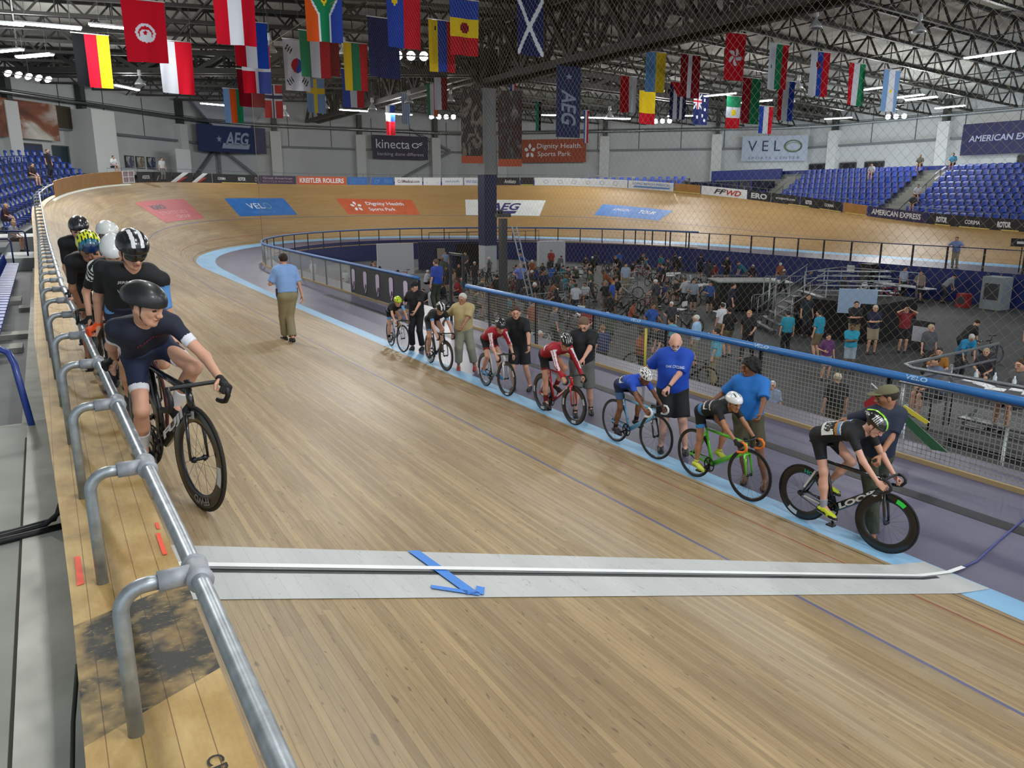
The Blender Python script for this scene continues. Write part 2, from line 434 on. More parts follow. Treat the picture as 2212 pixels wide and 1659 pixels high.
# ================================================================ deck, railing, ad boards round the top of the track
def top_strip(name, m, s0, s1, q0, q1, z0, z1, ds=1.0):
    mb = MB(); k = int((s1 - s0) / ds) + 2; mb.uv = []
    for i in range(k):
        s = lerp(s0, s1, i / (k - 1)); W = Wat(s); n = nrm(s); base = at(s, W)
        prof = [(q0, z0), (q1, z0), (q1, z1), (q0, z1)]
        for (q, z) in prof: p = base + n * q + Vector((0, 0, z)); mb.v.append(tuple(p)); mb.uv.append((s, q + z))
    for i in range(k - 1):
        for j in range(4):
            a = i * 4 + j; b = i * 4 + (j + 1) % 4; mb.f.append((a, b, b + 4, a + 4)); mb.m.append(0); mb.sm.append(False)
    mb.f += [(0, 3, 2, 1), tuple((k - 1) * 4 + j for j in range(4))]; mb.m += [0, 0]; mb.sm += [False, False]
    return mb.build(name, m)
def ply_mat():
    m, nt, b = node_mat('deck_plywood'); uv = uvnode(nt)
    tc = nt.nodes.new('ShaderNodeTexCoord').outputs['Object']
    n1 = noise(nt, mapping(nt, tc, (6, 3, 3)), 1.0, 7, .65); n2 = noise(nt, mapping(nt, tc, (60, 5, 5)), 1.0, 5, .6)
    c = mix(nt, ramp(nt, n1, [(.35, '#000000'), (.7, '#ffffff')]), '#b08d52', '#d0b276')
    c = mix(nt, ramp(nt, n2, [(.45, '#000000'), (.8, '#7a7a7a')]), c, '#8f7040')
    sep = nt.nodes.new('ShaderNodeSeparateXYZ'); nt.links.new(tc, sep.inputs[0])
    # plank seams along the track
    fr = math_(nt, 'FRACT', math_(nt, 'DIVIDE', math_(nt, 'ADD', sep.outputs[0], 10.0), .105))
    c = mix(nt, math_(nt, 'MULTIPLY', math_(nt, 'LESS_THAN', fr, .035), .75), c, '#5d4525')
    # worn dark sheet near the finish line
    y = sep.outputs[1]
    sheet = math_(nt, 'MULTIPLY', math_(nt, 'GREATER_THAN', math_(nt, 'SUBTRACT', y, math_(nt, 'MULTIPLY', sep.outputs[0], .5)), 2.70), math_(nt, 'LESS_THAN', math_(nt, 'SUBTRACT', y, math_(nt, 'MULTIPLY', sep.outputs[0], .4)), 3.57))
    scr = noise(nt, mapping(nt, tc, (22, 45, 10)), 1.0, 7, .75)
    big = noise(nt, mapping(nt, tc, (5, 5, 5), (2, 2, 2)), 1.0, 3, .6)
    f = math_(nt, 'MULTIPLY', sheet, ramp(nt, scr, [(.56, '#ffffff'), (.7, '#505050')]))
    f = math_(nt, 'MULTIPLY', f, ramp(nt, big, [(.3, '#777777'), (.55, '#ffffff')]))
    c = mix(nt, f, c, '#34342f')
    nt.links.new(c, b.inputs['Base Color']); b.inputs['Roughness'].default_value = .62
    return m
M_PLY = ply_mat()
M_GALV = mat('#a3abb1', .38, .6, 'galvanised_pipe', noise=(14, .26))
M_CAST = mat('#a2a5ac', .55, .25, 'cast_fitting', noise=(20, .12))
struct(top_strip('deck_coping', M_PLY, 0, s_of_y(44), -.01, .47, -.12, .03))
struct(top_strip('turn_coping', mat('#b08d5a', .6, noise=(3, .2)), s_of_y(44), SMAX, -.01, .25, -.12, .03))
# pieces of paint and stencil on the deck
mb = MB()
for (x0, y0_, x1, y1_) in [(.33, 4.06, .352, 4.36), (.345, 4.42, .362, 4.52)]:
    z = 1.935 + .032; mb.add([(x0, y0_, z), (x1, y0_, z), (x1, y1_, z), (x0, y1_, z)], [(0, 1, 2, 3)])
z = 1.964
tag(mb.build('spray_marks', mat('#ff5a3c', .6)), 'orange paint marks sprayed on the plywood along the track edge', 'paint mark')
o = MB().add([(-.062, 3.92, z), (-.03, 3.93, z), (-.035, 4.27, z), (-.06, 4.27, z)], [(0, 1, 2, 3)]).build('spray_mark', mat('#ff5a3c', .6)); tag(o, 'single orange paint streak on the outer edge of the plywood deck', 'paint mark')
mb = MB(); vs, fs = text_mesh('CROSS', .075, .001, 0, 1.05)
mb.add([(.285 + p[1] * .97 + p[0] * .12, 2.27 - p[0] + p[1] * .12, 1.967) for p in vs], fs)
tag(mb.build('stencil_lettering', mat('#1c1a16', .6)), 'black stencilled letters on the nearest plywood deck board', 'lettering')

# railing: galvanised rail on bent posts, one post a piece each
def rail_x(y): return interp(y, [(-6, .36), (2.64, .315), (12, .13), (44, .06), (60, .06)])
POSTY = [2.64 + 1.26 * k for k in range(-3, 31)]
def rail_pt(s):
    y = at(s, 0).y
    b = at(s, Wat(s)); n = nrm(s)
    q = (b.x - rail_x(y)) if s < s_of_y(44) else .06
    z = b.z + interp(y, [(0, .555), (4, .575), (9, .67), (14, .68), (60, .65)])
    return b + n * q + Vector((0, 0, z - b.z))
R_S1 = 83.0
mb = MB(); mb.tube([rail_pt(s) for s in np.arange(s_of_y(-3), R_S1, .6)], .030, 14)
for k, y in enumerate(POSTY[:4]):      # galvanised scuffs: collars at the joints belong to the posts
    pass
rail = mb.build('handrail', M_GALV); tag(rail, 'long galvanised pipe handrail running along the top edge of the track', 'handrail')
SP = [s_of_y(y) for y in POSTY] + [s_of_y(POSTY[-1]) + 1.26 * k for k in range(1, 28)]
SP = [s for s in SP if s < R_S1]
def post(s, hi):
    p = rail_pt(s); n = nrm(s); t = tan_(s); b = at(s, Wat(s), .03); L = .245
    root = empty('rail_post', b + n * (L + (b - p).dot(n) * -1)); n_ = 14 if hi else 6
    inv = Vector(root.location)
    def loc(q): return Vector(q) - inv
    foot = p + n * L; foot.z = b.z - .005; R = .085
    path = [foot, Vector((foot.x, foot.y, p.z - R))]
    for k in range(1, 7 if hi else 3):
        a = PI / 2 * k / (7 if hi else 3); path.append(p + n * (L - R * (1 - math.cos(a))) + Vector((0, 0, -R + R * math.sin(a))))
    path += [p + n * (L - R), p + n * .10]
    mb = MB(); mb.tube([loc(q) for q in path], .0265, n_); mb.build('post', M_GALV, root)
    mb = MB(); mb.tube([loc(p + n * .125), loc(p + n * .01)], .036, n_)
    mb.tube([loc(p - t * .062), loc(p - t * .046), loc(p + t * .046), loc(p + t * .062)], [.036, .042, .042, .036], n_)
    if hi: mb.tube([loc(p - t * .066), loc(p - t * .052)], .045, n_); mb.tube([loc(p + t * .066), loc(p + t * .052)], .045, n_)
    mb.build('tee_fitting', M_CAST, root)
    return root
for i, s in enumerate(SP):
    r = post(s, i < 12)
    lab = 'bent galvanised post holding the pipe handrail on the plywood deck'
    if i == 3: lab = 'nearest galvanised post, standing on the dark scuffed sheet of the deck'
    elif i == 4: lab = 'galvanised post with blackened elbow beside the orange paint marks'
    elif i == 5: lab = 'galvanised post just below the navy rider\'s wheels, third from the front'
    elif i == 6: lab = 'galvanised post under the handrail, fourth from the front'
    if i in (3, 4, 5, 6): tag(r, lab, 'post')
    else: tag(r, lab, 'post', 'bent rail posts receding along the track')

# board strip standing at the top of the banking
def board(s0, s1, m, name, label, h=.78, items=(), lift=.0, cat='advert board', q=.0):
    mb = MB(); k = max(2, int((s1 - s0) / .7) + 1)
    for i in range(k):
        s = lerp(s0, s1, i / (k - 1)); b = at(s, Wat(s)); n = nrm(s)
        for (qq, z) in ((q, .03 + lift), (q + .04, .03 + lift), (q + .04, h + lift), (q, h + lift)): mb.v.append(tuple(b + n * qq + Vector((0, 0, z))))
    for i in range(k - 1):
        for j in range(4):
            a = i * 4 + j; b2 = i * 4 + (j + 1) % 4; mb.f.append((a, b2, b2 + 4, a + 4)); mb.m.append(0); mb.sm.append(False)
    mb.f += [(0, 3, 2, 1), tuple((k - 1) * 4 + j for j in range(4))]; mb.m += [0, 0]; mb.sm += [False] * 2
    root = mb.build(name, m); tag(root, label, cat)
    def P(u, v):
        s = lerp(s0, s1, u); b = at(s, Wat(s)); return b + nrm(s) * (q - .012) + Vector((0, 0, .03 + lift + (h - .03) * v))
    for (txt, u, v, wd, ht, mm, kw) in items:
        t = MB()
        if txt[0] == '@': draw_mark(t, txt, lambda x, y: P(u + x, v + y), wd, ht)
        else: fit_text(t, txt, lambda x, y: P(u + x, v + y), wd, ht, **kw)
        t.build('lettering' if txt[0] != '@' else 'emblem', mm, root)
    return root
def px_s(u):
    """s on the top edge for a column of the photograph, read off the survey of the track"""
    T = [(104, 60), (186, 68), (314, 76), (483, 84), (702, 92), (944, 100), (1166, 108), (1369, 116), (1570, 124), (1772, 132), (1978, 140), (2242, 148), (2593, 156)]
    return float(np.interp(u, [a for a, b in T], [b for a, b in T]))
W_ = mat('#e3e6e8', .6); K_ = mat('#1b1b1f', .6); OR_ = mat('#c8562e', .6); BL_ = mat('#2f66ad', .6); PU_ = mat('#2d2447', .6); TAN_ = mat('#a87838', .6, noise=(2, .12))
DB_ = mat('#24427e', .6); RD_ = mat('#b33232', .6); GY_ = mat('#8a8f96', .6); LB_ = mat('#5b8fc9', .6)
def B(u0, u1, m, label, items=(), h=.78, lift=0): return board(px_s(u0), px_s(u1) - .02, m, 'advert_board', label, h, items, lift)
board(62.3, 73.2, TAN_, 'plywood_wall', 'tan plywood wall above the banking at the left turn', .82, cat='board wall')
o = strip('edge_stripe', mat('#d9dccf', .5), 61, 74, lambda s: (Wat(s) - .16, Wat(s) - .04), 1, .8, .01); struct(o)
g = empty('white_gate', at(73.9, Wat(73.9)))
tag(g, 'small white barred gate between tan plywood wall and black boards', 'gate')
mb = MB(); mi = MB(); a_, b_ = at(73.3, Wat(73.3)), at(74.7, Wat(74.7)); O_ = Vector(g.location); nn = Vector((0, 0, 1))
for f in (0, .5, 1): p = a_.lerp(b_, f) - O_; mb.beam(p + nn * .03, p + nn * .85, .06)
for z in (.06, .45, .84): mb.beam(a_ - O_ + nn * z, b_ - O_ + nn * z, .06)
mb.build('gate_frame', W_, g)
mi.beam(a_ - O_ + nn * .45 + nrm(74) * .05, b_ - O_ + nn * .45 + nrm(74) * .05, .03, .75); mi.build('gate_panel', mat('#b59a9a', .6), g)
B(300, 380, K_, 'black board with a small white logo, left end of the row', [('ASSOS', .25, .5, .22, .35, W_, dict(bold=.02)), ('@slash', .6, .4, .1, .5, GY_, {})])
B(382, 425, K_, 'black board with a white diagonal flash, left of its twin', [('@slash', .3, .5, 1.0, 1.0, W_, {}), ('@slash', .42, .3, .6, .5, RD_, {})])
B(427, 462, K_, 'black board with a white diagonal flash, right of its twin', [('@slash', .3, .5, 1.0, 1.0, W_, {}), ('@slash', .42, .3, .6, .5, RD_, {})])
B(464, 565, K_, 'long black board with two small white logos below the wall beam', [('CORIMA', .2, .5, .18, .3, W_, dict(bold=.02)), ('ROTOR', .65, .5, .16, .4, W_, dict(bold=.03)), ('@ring', .95, .5, .04, .5, W_, {})])
B(567, 645, PU_, 'dark maroon board with pale letters beside the orange board', [('Great American', .5, .7, .8, .25, mat('#b99aa5', .6), {}), ('BICYCLE RACING', .5, .3, .8, .2, mat('#9a7f8a', .6), {})])
B(647, 749, OR_, 'orange board reading KREITLER ROLLERS', [('KREITLER ROLLERS', .5, .5, .9, .6, W_, dict(bold=.03))])
B(751, 794, BL_, 'blue board beside the orange one', [('CYCLING', .5, .62, .75, .25, LB_, {}), ('SPORTS USA', .5, .3, .75, .22, LB_, {})])
B(796, 850, BL_, 'blue board with a tan slanted stripe', [('@slash', .08, .5, .12, 1.0, TAN_, {}), ('@swirl', .35, .5, .25, .8, LB_, {}), ('RIDE LA', .78, .5, .3, .5, LB_, {})])
B(852, 912, W_, 'white board reading CaliMedical', [('CaliMedical.com', .5, .5, .8, .42, mat('#6b4048', .6), dict(bold=.02))])
B(914, 952, W_, 'white board with small grey words', [('team', .5, .68, .4, .2, K_, {}), ('velo works', .5, .35, .7, .3, GY_, {})])
B(954, 998, W_, 'white board with pale blue words, left of the column', [('aqua pacific', .5, .5, .7, .4, LB_, {})])
B(1000, 1040, W_, 'white board with pale blue words, behind the column', [('west coast', .4, .5, .6, .4, LB_, {})])
B(1068, 1120, K_, 'black board reading Ambiato right of the column', [('Ambiato', .6, .5, .5, .5, W_, dict(shear=.2))])
B(1122, 1152, K_, 'short black board with a yellow green rim', [('@bar', .5, .06, 1.0, .1, mat('#a8b84a', .6), {})])
B(1154, 1355, W_, 'long white board with a row of grey hexagons', [('@ring', .12 + .15 * k, .5, .05, .5, GY_, {}) for k in range(6)])
B(1357, 1455, W_, 'white board with blue words, left of tan board', [('LONG BEACH MEDICAL', .52, .66, .85, .28, BL_, {}), ('@bar', .52, .3, .85, .2, LB_, {})])
B(1457, 1513, TAN_, 'plain tan board left of the white FFWD board')
B(1515, 1612, W_, 'white board reading FFWD', [('FF', .42, .52, .28, .55, K_, dict(bold=.03, shear=.3)), ('WD', .72, .48, .32, .6, RD_, dict(bold=.03, shear=.3))])
B(1614, 1662, K_, 'black board reading ERO', [('ERO', .5, .5, .7, .6, mat('#c9cdd2', .5), dict(bold=.04))])
B(1664, 1722, K_, 'black board with a web address', [('erosports.com', .5, .5, .7, .3, W_, {})])
B(1724, 1822, K_, 'black board with two small logos left of tan board', [('ROTOR', .2, .5, .16, .42, W_, dict(bold=.05)), ('CORIMA', .7, .5, .22, .3, W_, dict(bold=.02))])
B(1824, 1877, TAN_, 'plain tan board between black and purple boards')
B(1879, 2006, mat('#2b2550', .6), 'dark purple board reading AMERICAN EXPRESS', [('AMERICAN EXPRESS', .48, .52, .82, .52, W_, dict(bold=.025))])
B(2008, 2300, K_, 'long black board with small logos at the right edge', [('ROTOR', .11, .5, .09, .5, W_, dict(bold=.05)), ('CORIMA', .36, .5, .12, .35, W_, dict(bold=.02)), ('ROTOR', .6, .5, .1, .5, W_, dict(bold=.05))])
mb = MB()
for (u0, u1) in ((1700, 1745), (1770, 1820), (1830, 1876), (2025, 2060), (2080, 2145), (2170, 2205), (1455, 1512), (480, 560)):
    s0, s1 = px_s(u0), px_s(u1)
    for i in range(3):
        a, b2 = lerp(s0, s1, i / 3), lerp(s0, s1, (i + 1) / 3)
        A_, B_ = at(a, Wat(a)) - nrm(a) * .02, at(b2, Wat(b2)) - nrm(b2) * .02
        mb.beam(A_ + nn * .06, B_ + nn * .06, .03, .07)
tag(mb.build('yellow_kick_strips', mat('#d8c46a', .6)), 'short pale yellow strips along the foot of the ad boards', 'kick strip')
# thin hand rail behind the ad boards
mb = MB()
ss = list(np.arange(72, 150, 1.0))
mb.tube([at(s, Wat(s)) + nrm(s) * .35 + nn * 1.05 for s in ss], .02, 6)
for s in np.arange(72, 150, 1.9): p = at(s, Wat(s)) + nrm(s) * .35; mb.tube([p - nn * .1, p + nn * 1.05], .018, 5)
tag(mb.build('outer_guard_rail', mat('#6c7480', .4, .5)), 'thin grey guard rail behind the ad boards around the top', 'guard rail')

# painted sponsor panels
decal('track_decal', [(71.0, 2.72), (77.5, 2.63), (78.0, 4.5), (71.0, 4.6)], mat('#b8575c', .55, noise=(1.2, .12)), [('KMO', .33, .68, .3, .22, mat('#5d4a55', .55), dict(bold=.05)), ('STRATEGIES', .5, .4, .6, .14, mat('#d69a9c', .55), {}), ('GROUP', .62, .18, .3, .14, mat('#dfb0b0', .55), {})], 'faded red sponsor panel painted on the banking, leftmost')
decal('track_decal', [(82.0, 2.63), (88.0, 2.63), (88.0, 4.5), (82.5, 4.5)], mat('#2f6fb8', .5, noise=(1.5, .15)), [('VEL', .44, .55, .28, .3, W_, {}), ('@ring', .64, .55, .11, .34, mat('#7fae9a', .5), {}), ('SPORTS CENTER', .5, .2, .4, .09, LB_, {})], 'blue sponsor panel reading VELO on the banking')
decal('track_decal', [(92.5, 2.6), (98.5, 2.45), (98.0, 4.3), (92.2, 4.45)], mat('#c65c36', .5, noise=(1.5, .12)), [('@flower', .2, .5, .15, .62, W_, {}), ('Dignity Health', .6, .66, .5, .28, W_, dict(bold=.015)), ('Sports Park', .52, .3, .36, .26, W_, dict(bold=.015))], 'orange Dignity Health Sports Park panel painted on the banking')
decal('track_decal', [(102.4, 2.4), (109.0, 2.37), (109.0, 4.25), (102.2, 4.3)], mat('#dfe0dc', .5, noise=(1.5, .06)), [('AEG', .5, .56, .4, .46, mat('#33356e', .5), dict(bold=.03, shear=.25)), ('@bar', .5, .2, .34, .16, mat('#33356e', .5), {})], 'white AEG panel painted on the banking behind the column')
decal('track_decal', [(114.0, 2.67), (120.3, 2.56), (120.8, 3.94), (114.2, 4.05)], mat('#2f74c4', .5, noise=(1.5, .15)), [('AMGEN', .32, .62, .25, .22, W_, dict(shear=.2)), ('@swirl', .5, .55, .12, .5, LB_, {}), ('TOUR', .7, .6, .24, .28, W_, dict(bold=.02, shear=.2)), ('OF CALIFORNIA', .5, .28, .6, .1, LB_, {})], 'blue tour sponsor panel on the banking, rightmost')
# ================================================================ building shell
WP = [(-24, -14), (-24, 50), (17, 91), (46, 91), (76, 62), (76, -14)]
ZC, ZE, ZR = 5.5, 12.7, 15.1       # concourse, eave, ridge
M_WALL = mat('#bfc3c3', .85, noise=(.6, .05)); M_PIL = mat('#d3d6d4', .8); M_STEEL = mat('#3c403f', .6); M_BLK = mat('#22221f', .6); M_GIRT = mat('#70767a', .6)
names = ['wall_left', 'wall_far_left', 'wall_far', 'wall_far_right', 'wall_right']
def wall_pt(i, d, z, off=0):
    a, b = Vector(WP[i]), Vector(WP[i + 1]); t = (b - a).normalized(); n = Vector((t.y, -t.x))  # inward
    p = a + t * d + n * off; return Vector((p.x, p.y, z))
def wall_t(i): a, b = Vector(WP[i]), Vector(WP[i + 1]); t = (b - a).normalized(); return Vector((t.x, t.y, 0)), Vector((t.y, -t.x, 0)), (b - a).length
for i, nme in enumerate(names):
    t, n, L = wall_t(i)
    mb = MB(); mb.prism([wall_pt(i, 0, -2), wall_pt(i, L, -2), wall_pt(i, L, ZE + 2.4), wall_pt(i, 0, ZE + 2.4)], -n * .3)
    struct(mb.build(nme, M_WALL), 'pale grey panel wall of the hall')
# roof: two slopes meeting over the truss line
def roof_z(x): return ZR - abs(x - 27.4) * (.048)
mb = MB()
mb.prism([(-24.3, -9, roof_z(-24.3)), (27.4, -9, ZR), (27.4, 92, ZR), (-24.3, 92, roof_z(-24.3))], (0, 0, .25))
mb.prism([(27.4, -9, ZR), (76.3, -9, roof_z(76.3)), (76.3, 92, roof_z(76.3)), (27.4, 92, ZR)], (0, 0, .25))
struct(mb.build('ceiling', mat('#a3a49c', .9, noise=(.35, .18))))
# pilasters and steel columns, girts
pil = [(0, 20), (1, 3), (1, 19), (1, 28.6), (1, 39.1), (1, 51.9), (2, .2), (2, 6.4), (2, 16.1), (2, 25.8), (3, 8.6), (3, 18.6), (3, 31.6), (4, 3.6), (4, 16.0), (4, 28)]
IDX = {0: 0, 1: 1, 2: 2, 3: 2, 4: 3}
def W5(i, d):  # survey segments: 1 far left, 2 and 3 far + far right as measured
    return i, d
SEG = {1: 1, 2: 2, 3: 3, 4: 4}
# far wall (2) is 29 m long, chamfer right (3) 41.7 m
k = 0
for (i, d) in [(0, 44), (0, 56), (1, 10), (1, 22), (1, 32), (1, 39.3), (1, 52), (2, 6.3), (2, 16.1), (2, 25.8), (3, 6.0), (3, 18.6), (3, 31.6), (4, 3.6), (4, 16.0), (4, 30), (4, 44)]:
    t, n, L = wall_t(i); k += 1
    big = (i, d) == (1, 39.3)
    c = empty('wall_pilaster', wall_pt(i, d, ZC)); o = Vector(c.location)
    a = wall_pt(i, d, 0, .35) - Vector((o.x, o.y, 0))
    R = Matrix((t, n, Vector((0, 0, 1)))).transposed()
    mb = MB(); hw = 2.6 if big else 1.15; dp = 2.4 if big else .7
    mb.box((n * dp / 2) + Vector((0, 0, (10.75 - ZC) / 2)), (hw, dp, 10.75 - ZC), R); mb.build('casing', M_PIL, c)
    mb = MB(); mb.box((n * .35) + Vector((0, 0, 10.75 - ZC + 1.1)), (.5, .6, 2.2), R); mb.build('steel_column', M_STEEL, c)
    tag(c, 'white boxed pilaster against the hall wall with dark steel above' if not big else 'widest white boxed pilaster, left of the framed pictures', 'pilaster', None if big else 'pilasters around the hall wall')
for i in range(5):
    t, n, L = wall_t(i)
    mb = MB()
    mb.beam(wall_pt(i, .2, 9.15, .25), wall_pt(i, L - .2, 9.15, .25), .22, .22)
    tag(mb.build('wall_girt', M_GIRT), 'grey horizontal steel girt on ' + ['left', 'far left', 'far', 'far right', 'right'][i] + ' wall', 'girt')
    mb = MB()
    for d in np.arange(3, L, 4.9): mb.beam(wall_pt(i, d, ZC + 3.6, .02), wall_pt(i, d, ZE, .02), .06)
    tag(mb.build('wall_panel_joints', mat('#4c5052', .8)), 'thin dark vertical joints in ' + ['left', 'far left', 'far', 'far right', 'right'][i] + ' wall', 'joint')
# bracing
def brace(i, d0, d1, z0, z1, lab):
    mb = MB(); mb.beam(wall_pt(i, d0, z0, .3), wall_pt(i, d1, z1, .3), .28); tag(mb.build('wall_brace', M_GIRT), lab, 'brace')
brace(1, 53.5, 57.5, ZC, 8.7, 'diagonal grey brace left of the post under the big AEG banner')
brace(2, 4.6, .6, ZC, 8.7, 'diagonal grey brace right of the post under the big AEG banner')
mb = MB(); mb.beam(wall_pt(2, .2, ZC, .3), wall_pt(2, .2, 8.7, .3), .3); tag(mb.build('brace_post', M_GIRT), 'grey post in the middle under the big AEG banner', 'post')
brace(2, 20.5, 27.8, ZC, 9.1, 'diagonal grey brace left of the column banners'); brace(2, 27.8, 22.5, 9.3, 11.6, 'upper diagonal brace left of the column banners')
# pipe that runs round the hall
loop = []
for i in range(5):
    t, n, L = wall_t(i)
    for d in np.linspace(4 if i else 10, L - (4 if i < 4 else 8), 9): loop.append(wall_pt(i, d, 11.25, 1.3))
mb = MB(); mb.tube(loop, .13, 8)
tag(mb.build('wall_pipe', mat('#9ba1a3', .25, .9)), 'shiny metal pipe running around the hall just below the eaves', 'pipe')
mb = MB(); mb.tube([p + Vector((0, 0, .22)) for p in loop], .03, 5); tag(mb.build('conduit', M_STEEL), 'thin dark conduit above the shiny wall pipe', 'conduit')

# ---- roof joists: open web, across the hall, one object each
def joist_mesh(x0, x1, depth, nb):
    mb = MB(); z0 = roof_z(x0) - .12; z1 = roof_z(x1) - .12
    A, B_ = Vector((x0, 0, z0)), Vector((x1, 0, z1)); D = Vector((0, 0, -depth))
    mb.beam(A, B_, .2, .16); mb.beam(A.lerp(B_, .03) + D, A.lerp(B_, .97) + D, .2, .16)
    for k in range(nb):
        a = lerp(.03, .97, k / nb); b = lerp(.03, .97, (k + .5) / nb); c = lerp(.03, .97, (k + 1) / nb)
        mb.beam(A.lerp(B_, a) + D, A.lerp(B_, b), .1); mb.beam(A.lerp(B_, b), A.lerp(B_, c) + D, .1)
        mb.beam(A.lerp(B_, b), A.lerp(B_, b) + D, .055)
    return mb
def wall_x_left(y): return -24 if y < 50 else -24 + (y - 50)
def wall_x_right(y): return 76 if y < 62 else 76 - (y - 62) * 30 / 29
yy = -4.0; proto = {}
while yy < 89:
    for side in (0, 1):
        x0, x1 = (wall_x_left(yy) + .4, 27.2) if side == 0 else (27.6, wall_x_right(yy) - .4)
        key = (side, round(x0, 1), round(x1, 1))
        if key not in proto: proto[key] = joist_mesh(x0, x1, 1.35, max(4, int(abs(x1 - x0) / 2.6))).build('roof_joist', M_BLK)
        o = proto[key] if not proto[key].get('used') else proto[key].copy()
        if proto[key].get('used'): COL.objects.link(o)
        proto[key]['used'] = 1; o.location.y = yy
        tag(o, 'dark open web steel joist ' + ('left' if side == 0 else 'right') + ' of the main roof truss', 'joist', 'roof joists ' + ('left' if side == 0 else 'right') + ' of the truss')
    yy += 3.9
for o in list(SC.objects):
    if 'used' in o: del o['used']
# purlin bridging running the other way
for x in (-16, -8, 0, 8, 17, 38, 48, 58, 67):
    mb = MB(); z = roof_z(x) - .3
    mb.beam((x, -6, z), (x, 86 if 3 < x < 58 else 60, z), .09); mb.beam((x, -6, z - 1.15), (x, 84 if 3 < x < 58 else 58, z - 1.15), .07)
    tag(mb.build('roof_bridging', M_BLK), 'dark bridging bars tying the roof joists together', 'bridging', 'bridging bars under the roof')
# right-hand bay with bare corrugated deck and bright ribs
mb = MB()
for k in range(16): mb.beam((33 + k * .0, -4 + k * 1.45, roof_z(33) - .06), (72, -4 + k * 1.45, roof_z(72) - .06), .35, .10)
tag(mb.build('roof_deck_ribs', mat('#8f979b', .35, .6)), 'shiny corrugated metal ribs of the roof at upper right', 'roof rib')

# ---- main truss along X = 27.4 on the big column
def box_truss(P0, P1, zb, zt, wd, nb, name, label, memb=.34):
    P0 = Vector(P0); P1 = Vector(P1); t = (P1 - P0).normalized(); n = Vector((-t.y, t.x, 0))
    root = empty(name, (P0.x, P0.y, zb)); o = Vector(root.location); tag(root, label, 'truss')
    for part, z in (('bottom_chord', zb), ('top_chord', zt)):
        mb = MB()
        for sg in (-1, 1): mb.beam(P0 + n * sg * wd / 2 + Vector((0, 0, z)) - o, P1 + n * sg * wd / 2 + Vector((0, 0, z)) - o, memb, memb)
        for k in range(nb + 1):
            p = P0.lerp(P1, k / nb); mb.beam(p + n * wd / 2 + Vector((0, 0, z)) - o, p - n * wd / 2 + Vector((0, 0, z)) - o, .16)
        mb.build(part, M_BLK, root)
    mb = MB()
    for sg in (-1, 1):
        for k in range(nb):
            a = P0.lerp(P1, k / nb) + n * sg * wd / 2 - o; c = P0.lerp(P1, (k + 1) / nb) + n * sg * wd / 2 - o; m_ = (a + c) / 2
            B0, T0 = Vector((0, 0, zb)), Vector((0, 0, zt))
            mb.beam(a + B0, m_ + T0, .26); mb.beam(m_ + T0, c + B0, .26); mb.beam(a + B0, a + T0, .2); mb.beam(m_ + B0, m_ + T0, .14)
    mb.build('web', M_BLK, root)
    return root
box_truss((27.4, 48.9, 0), (27.4, -8, 0), 11.25, 14.7, 1.5, 11, 'main_truss', 'massive black box truss running from the column towards upper right')
box_truss((27.4, 50.3, 0), (27.4, 90, 0), 11.9, 14.7, 1.3, 8, 'main_truss', 'black box truss continuing from the column to the far wall')
box_truss((26.7, 49.8, 0), (-6, 67.5, 0), 11.9, 13.0, 1.0, 10, 'side_truss', 'black truss running from the column to the far left wall')
box_truss((28.1, 49.7, 0), (73, 58, 0), 11.9, 12.7, 1.0, 10, 'side_truss', 'black truss running from the column to the far right wall')
# column
c = empty('centre_column', (27.4, 49.6, -1.7)); tag(c, 'tall square column, grey above and navy below, standing in the infield', 'column')
mb = MB(); mb.box((0, 0, 1.05), (.95, .95, 2.1)); mb.build('white_foot', mat('#b9bcc0', .6), c)
mb = MB(); mb.box((0, 0, 4.5), (.98, .98, 4.9)); mb.build('navy_sleeve', mat('#15224e', .6), c)
mb = MB(); mb.box((0, 0, 9.85), (.95, .95, 5.8)); mb.build('grey_shaft', mat('#8b8d8f', .7, noise=(1, .06)), c)
mb = MB(); mb.box((0, 0, 13.9), (1.15, 1.15, 2.5)); mb.beam((0, -.3, 12.9), (0, -4, 15.9), .3); mb.beam((0, .3, 12.9), (0, 4, 15.9), .3); mb.beam((-.3, 0, 12.9), (-4, 0, 15.6), .3); mb.beam((.3, 0, 12.9), (4, 0, 15.6), .3)
mb.build('column_head', M_BLK, c)
# photo banners on the column, seen edge to edge
def cloth_banner(name, a, b, z0, z1, m, label, items=(), band=None, cat='banner', thick=.03):
    """a -> b horizontal from left to right as seen from inside"""
    a = Vector((a[0], a[1], 0)); b = Vector((b[0], b[1], 0)); t = (b - a).normalized(); n = Vector((t.y, -t.x, 0)); L = (b - a).length
    mb = MB(); mb.prism([a + Vector((0, 0, z0)), b + Vector((0, 0, z0)), b + Vector((0, 0, z1)), a + Vector((0, 0, z1))], -n * thick)
    root = mb.build(name, m); tag(root, label, cat)
    def P(u, v): return a + t * L * u + n * .015 + Vector((0, 0, lerp(z0, z1, v)))
    if band:
        mb = MB(); mb.add([P(0, band[0]), P(1, band[0]), P(1, band[1]), P(0, band[1])], [(0, 1, 2, 3)]); mb.build('colour_band', band[2], root)
    for (txt, u, v, wd, ht, mm, kw) in items:
        q = MB()
        if txt[0] == '@': draw_mark(q, txt, lambda x, y: P(u + x, v + y) + n * .01, wd, ht)
        elif txt[0] == '~':   # lettering that runs up the banner
            fit_text(q, txt[1:], lambda x, y: P(u + y, v - x) + n * .01, ht, wd, **kw)
        else: fit_text(q, txt, lambda x, y: P(u + x, v + y) + n * .01, wd, ht, **kw)
        q.build('lettering' if txt[0] != '@' else 'emblem', mm, root)
    return root
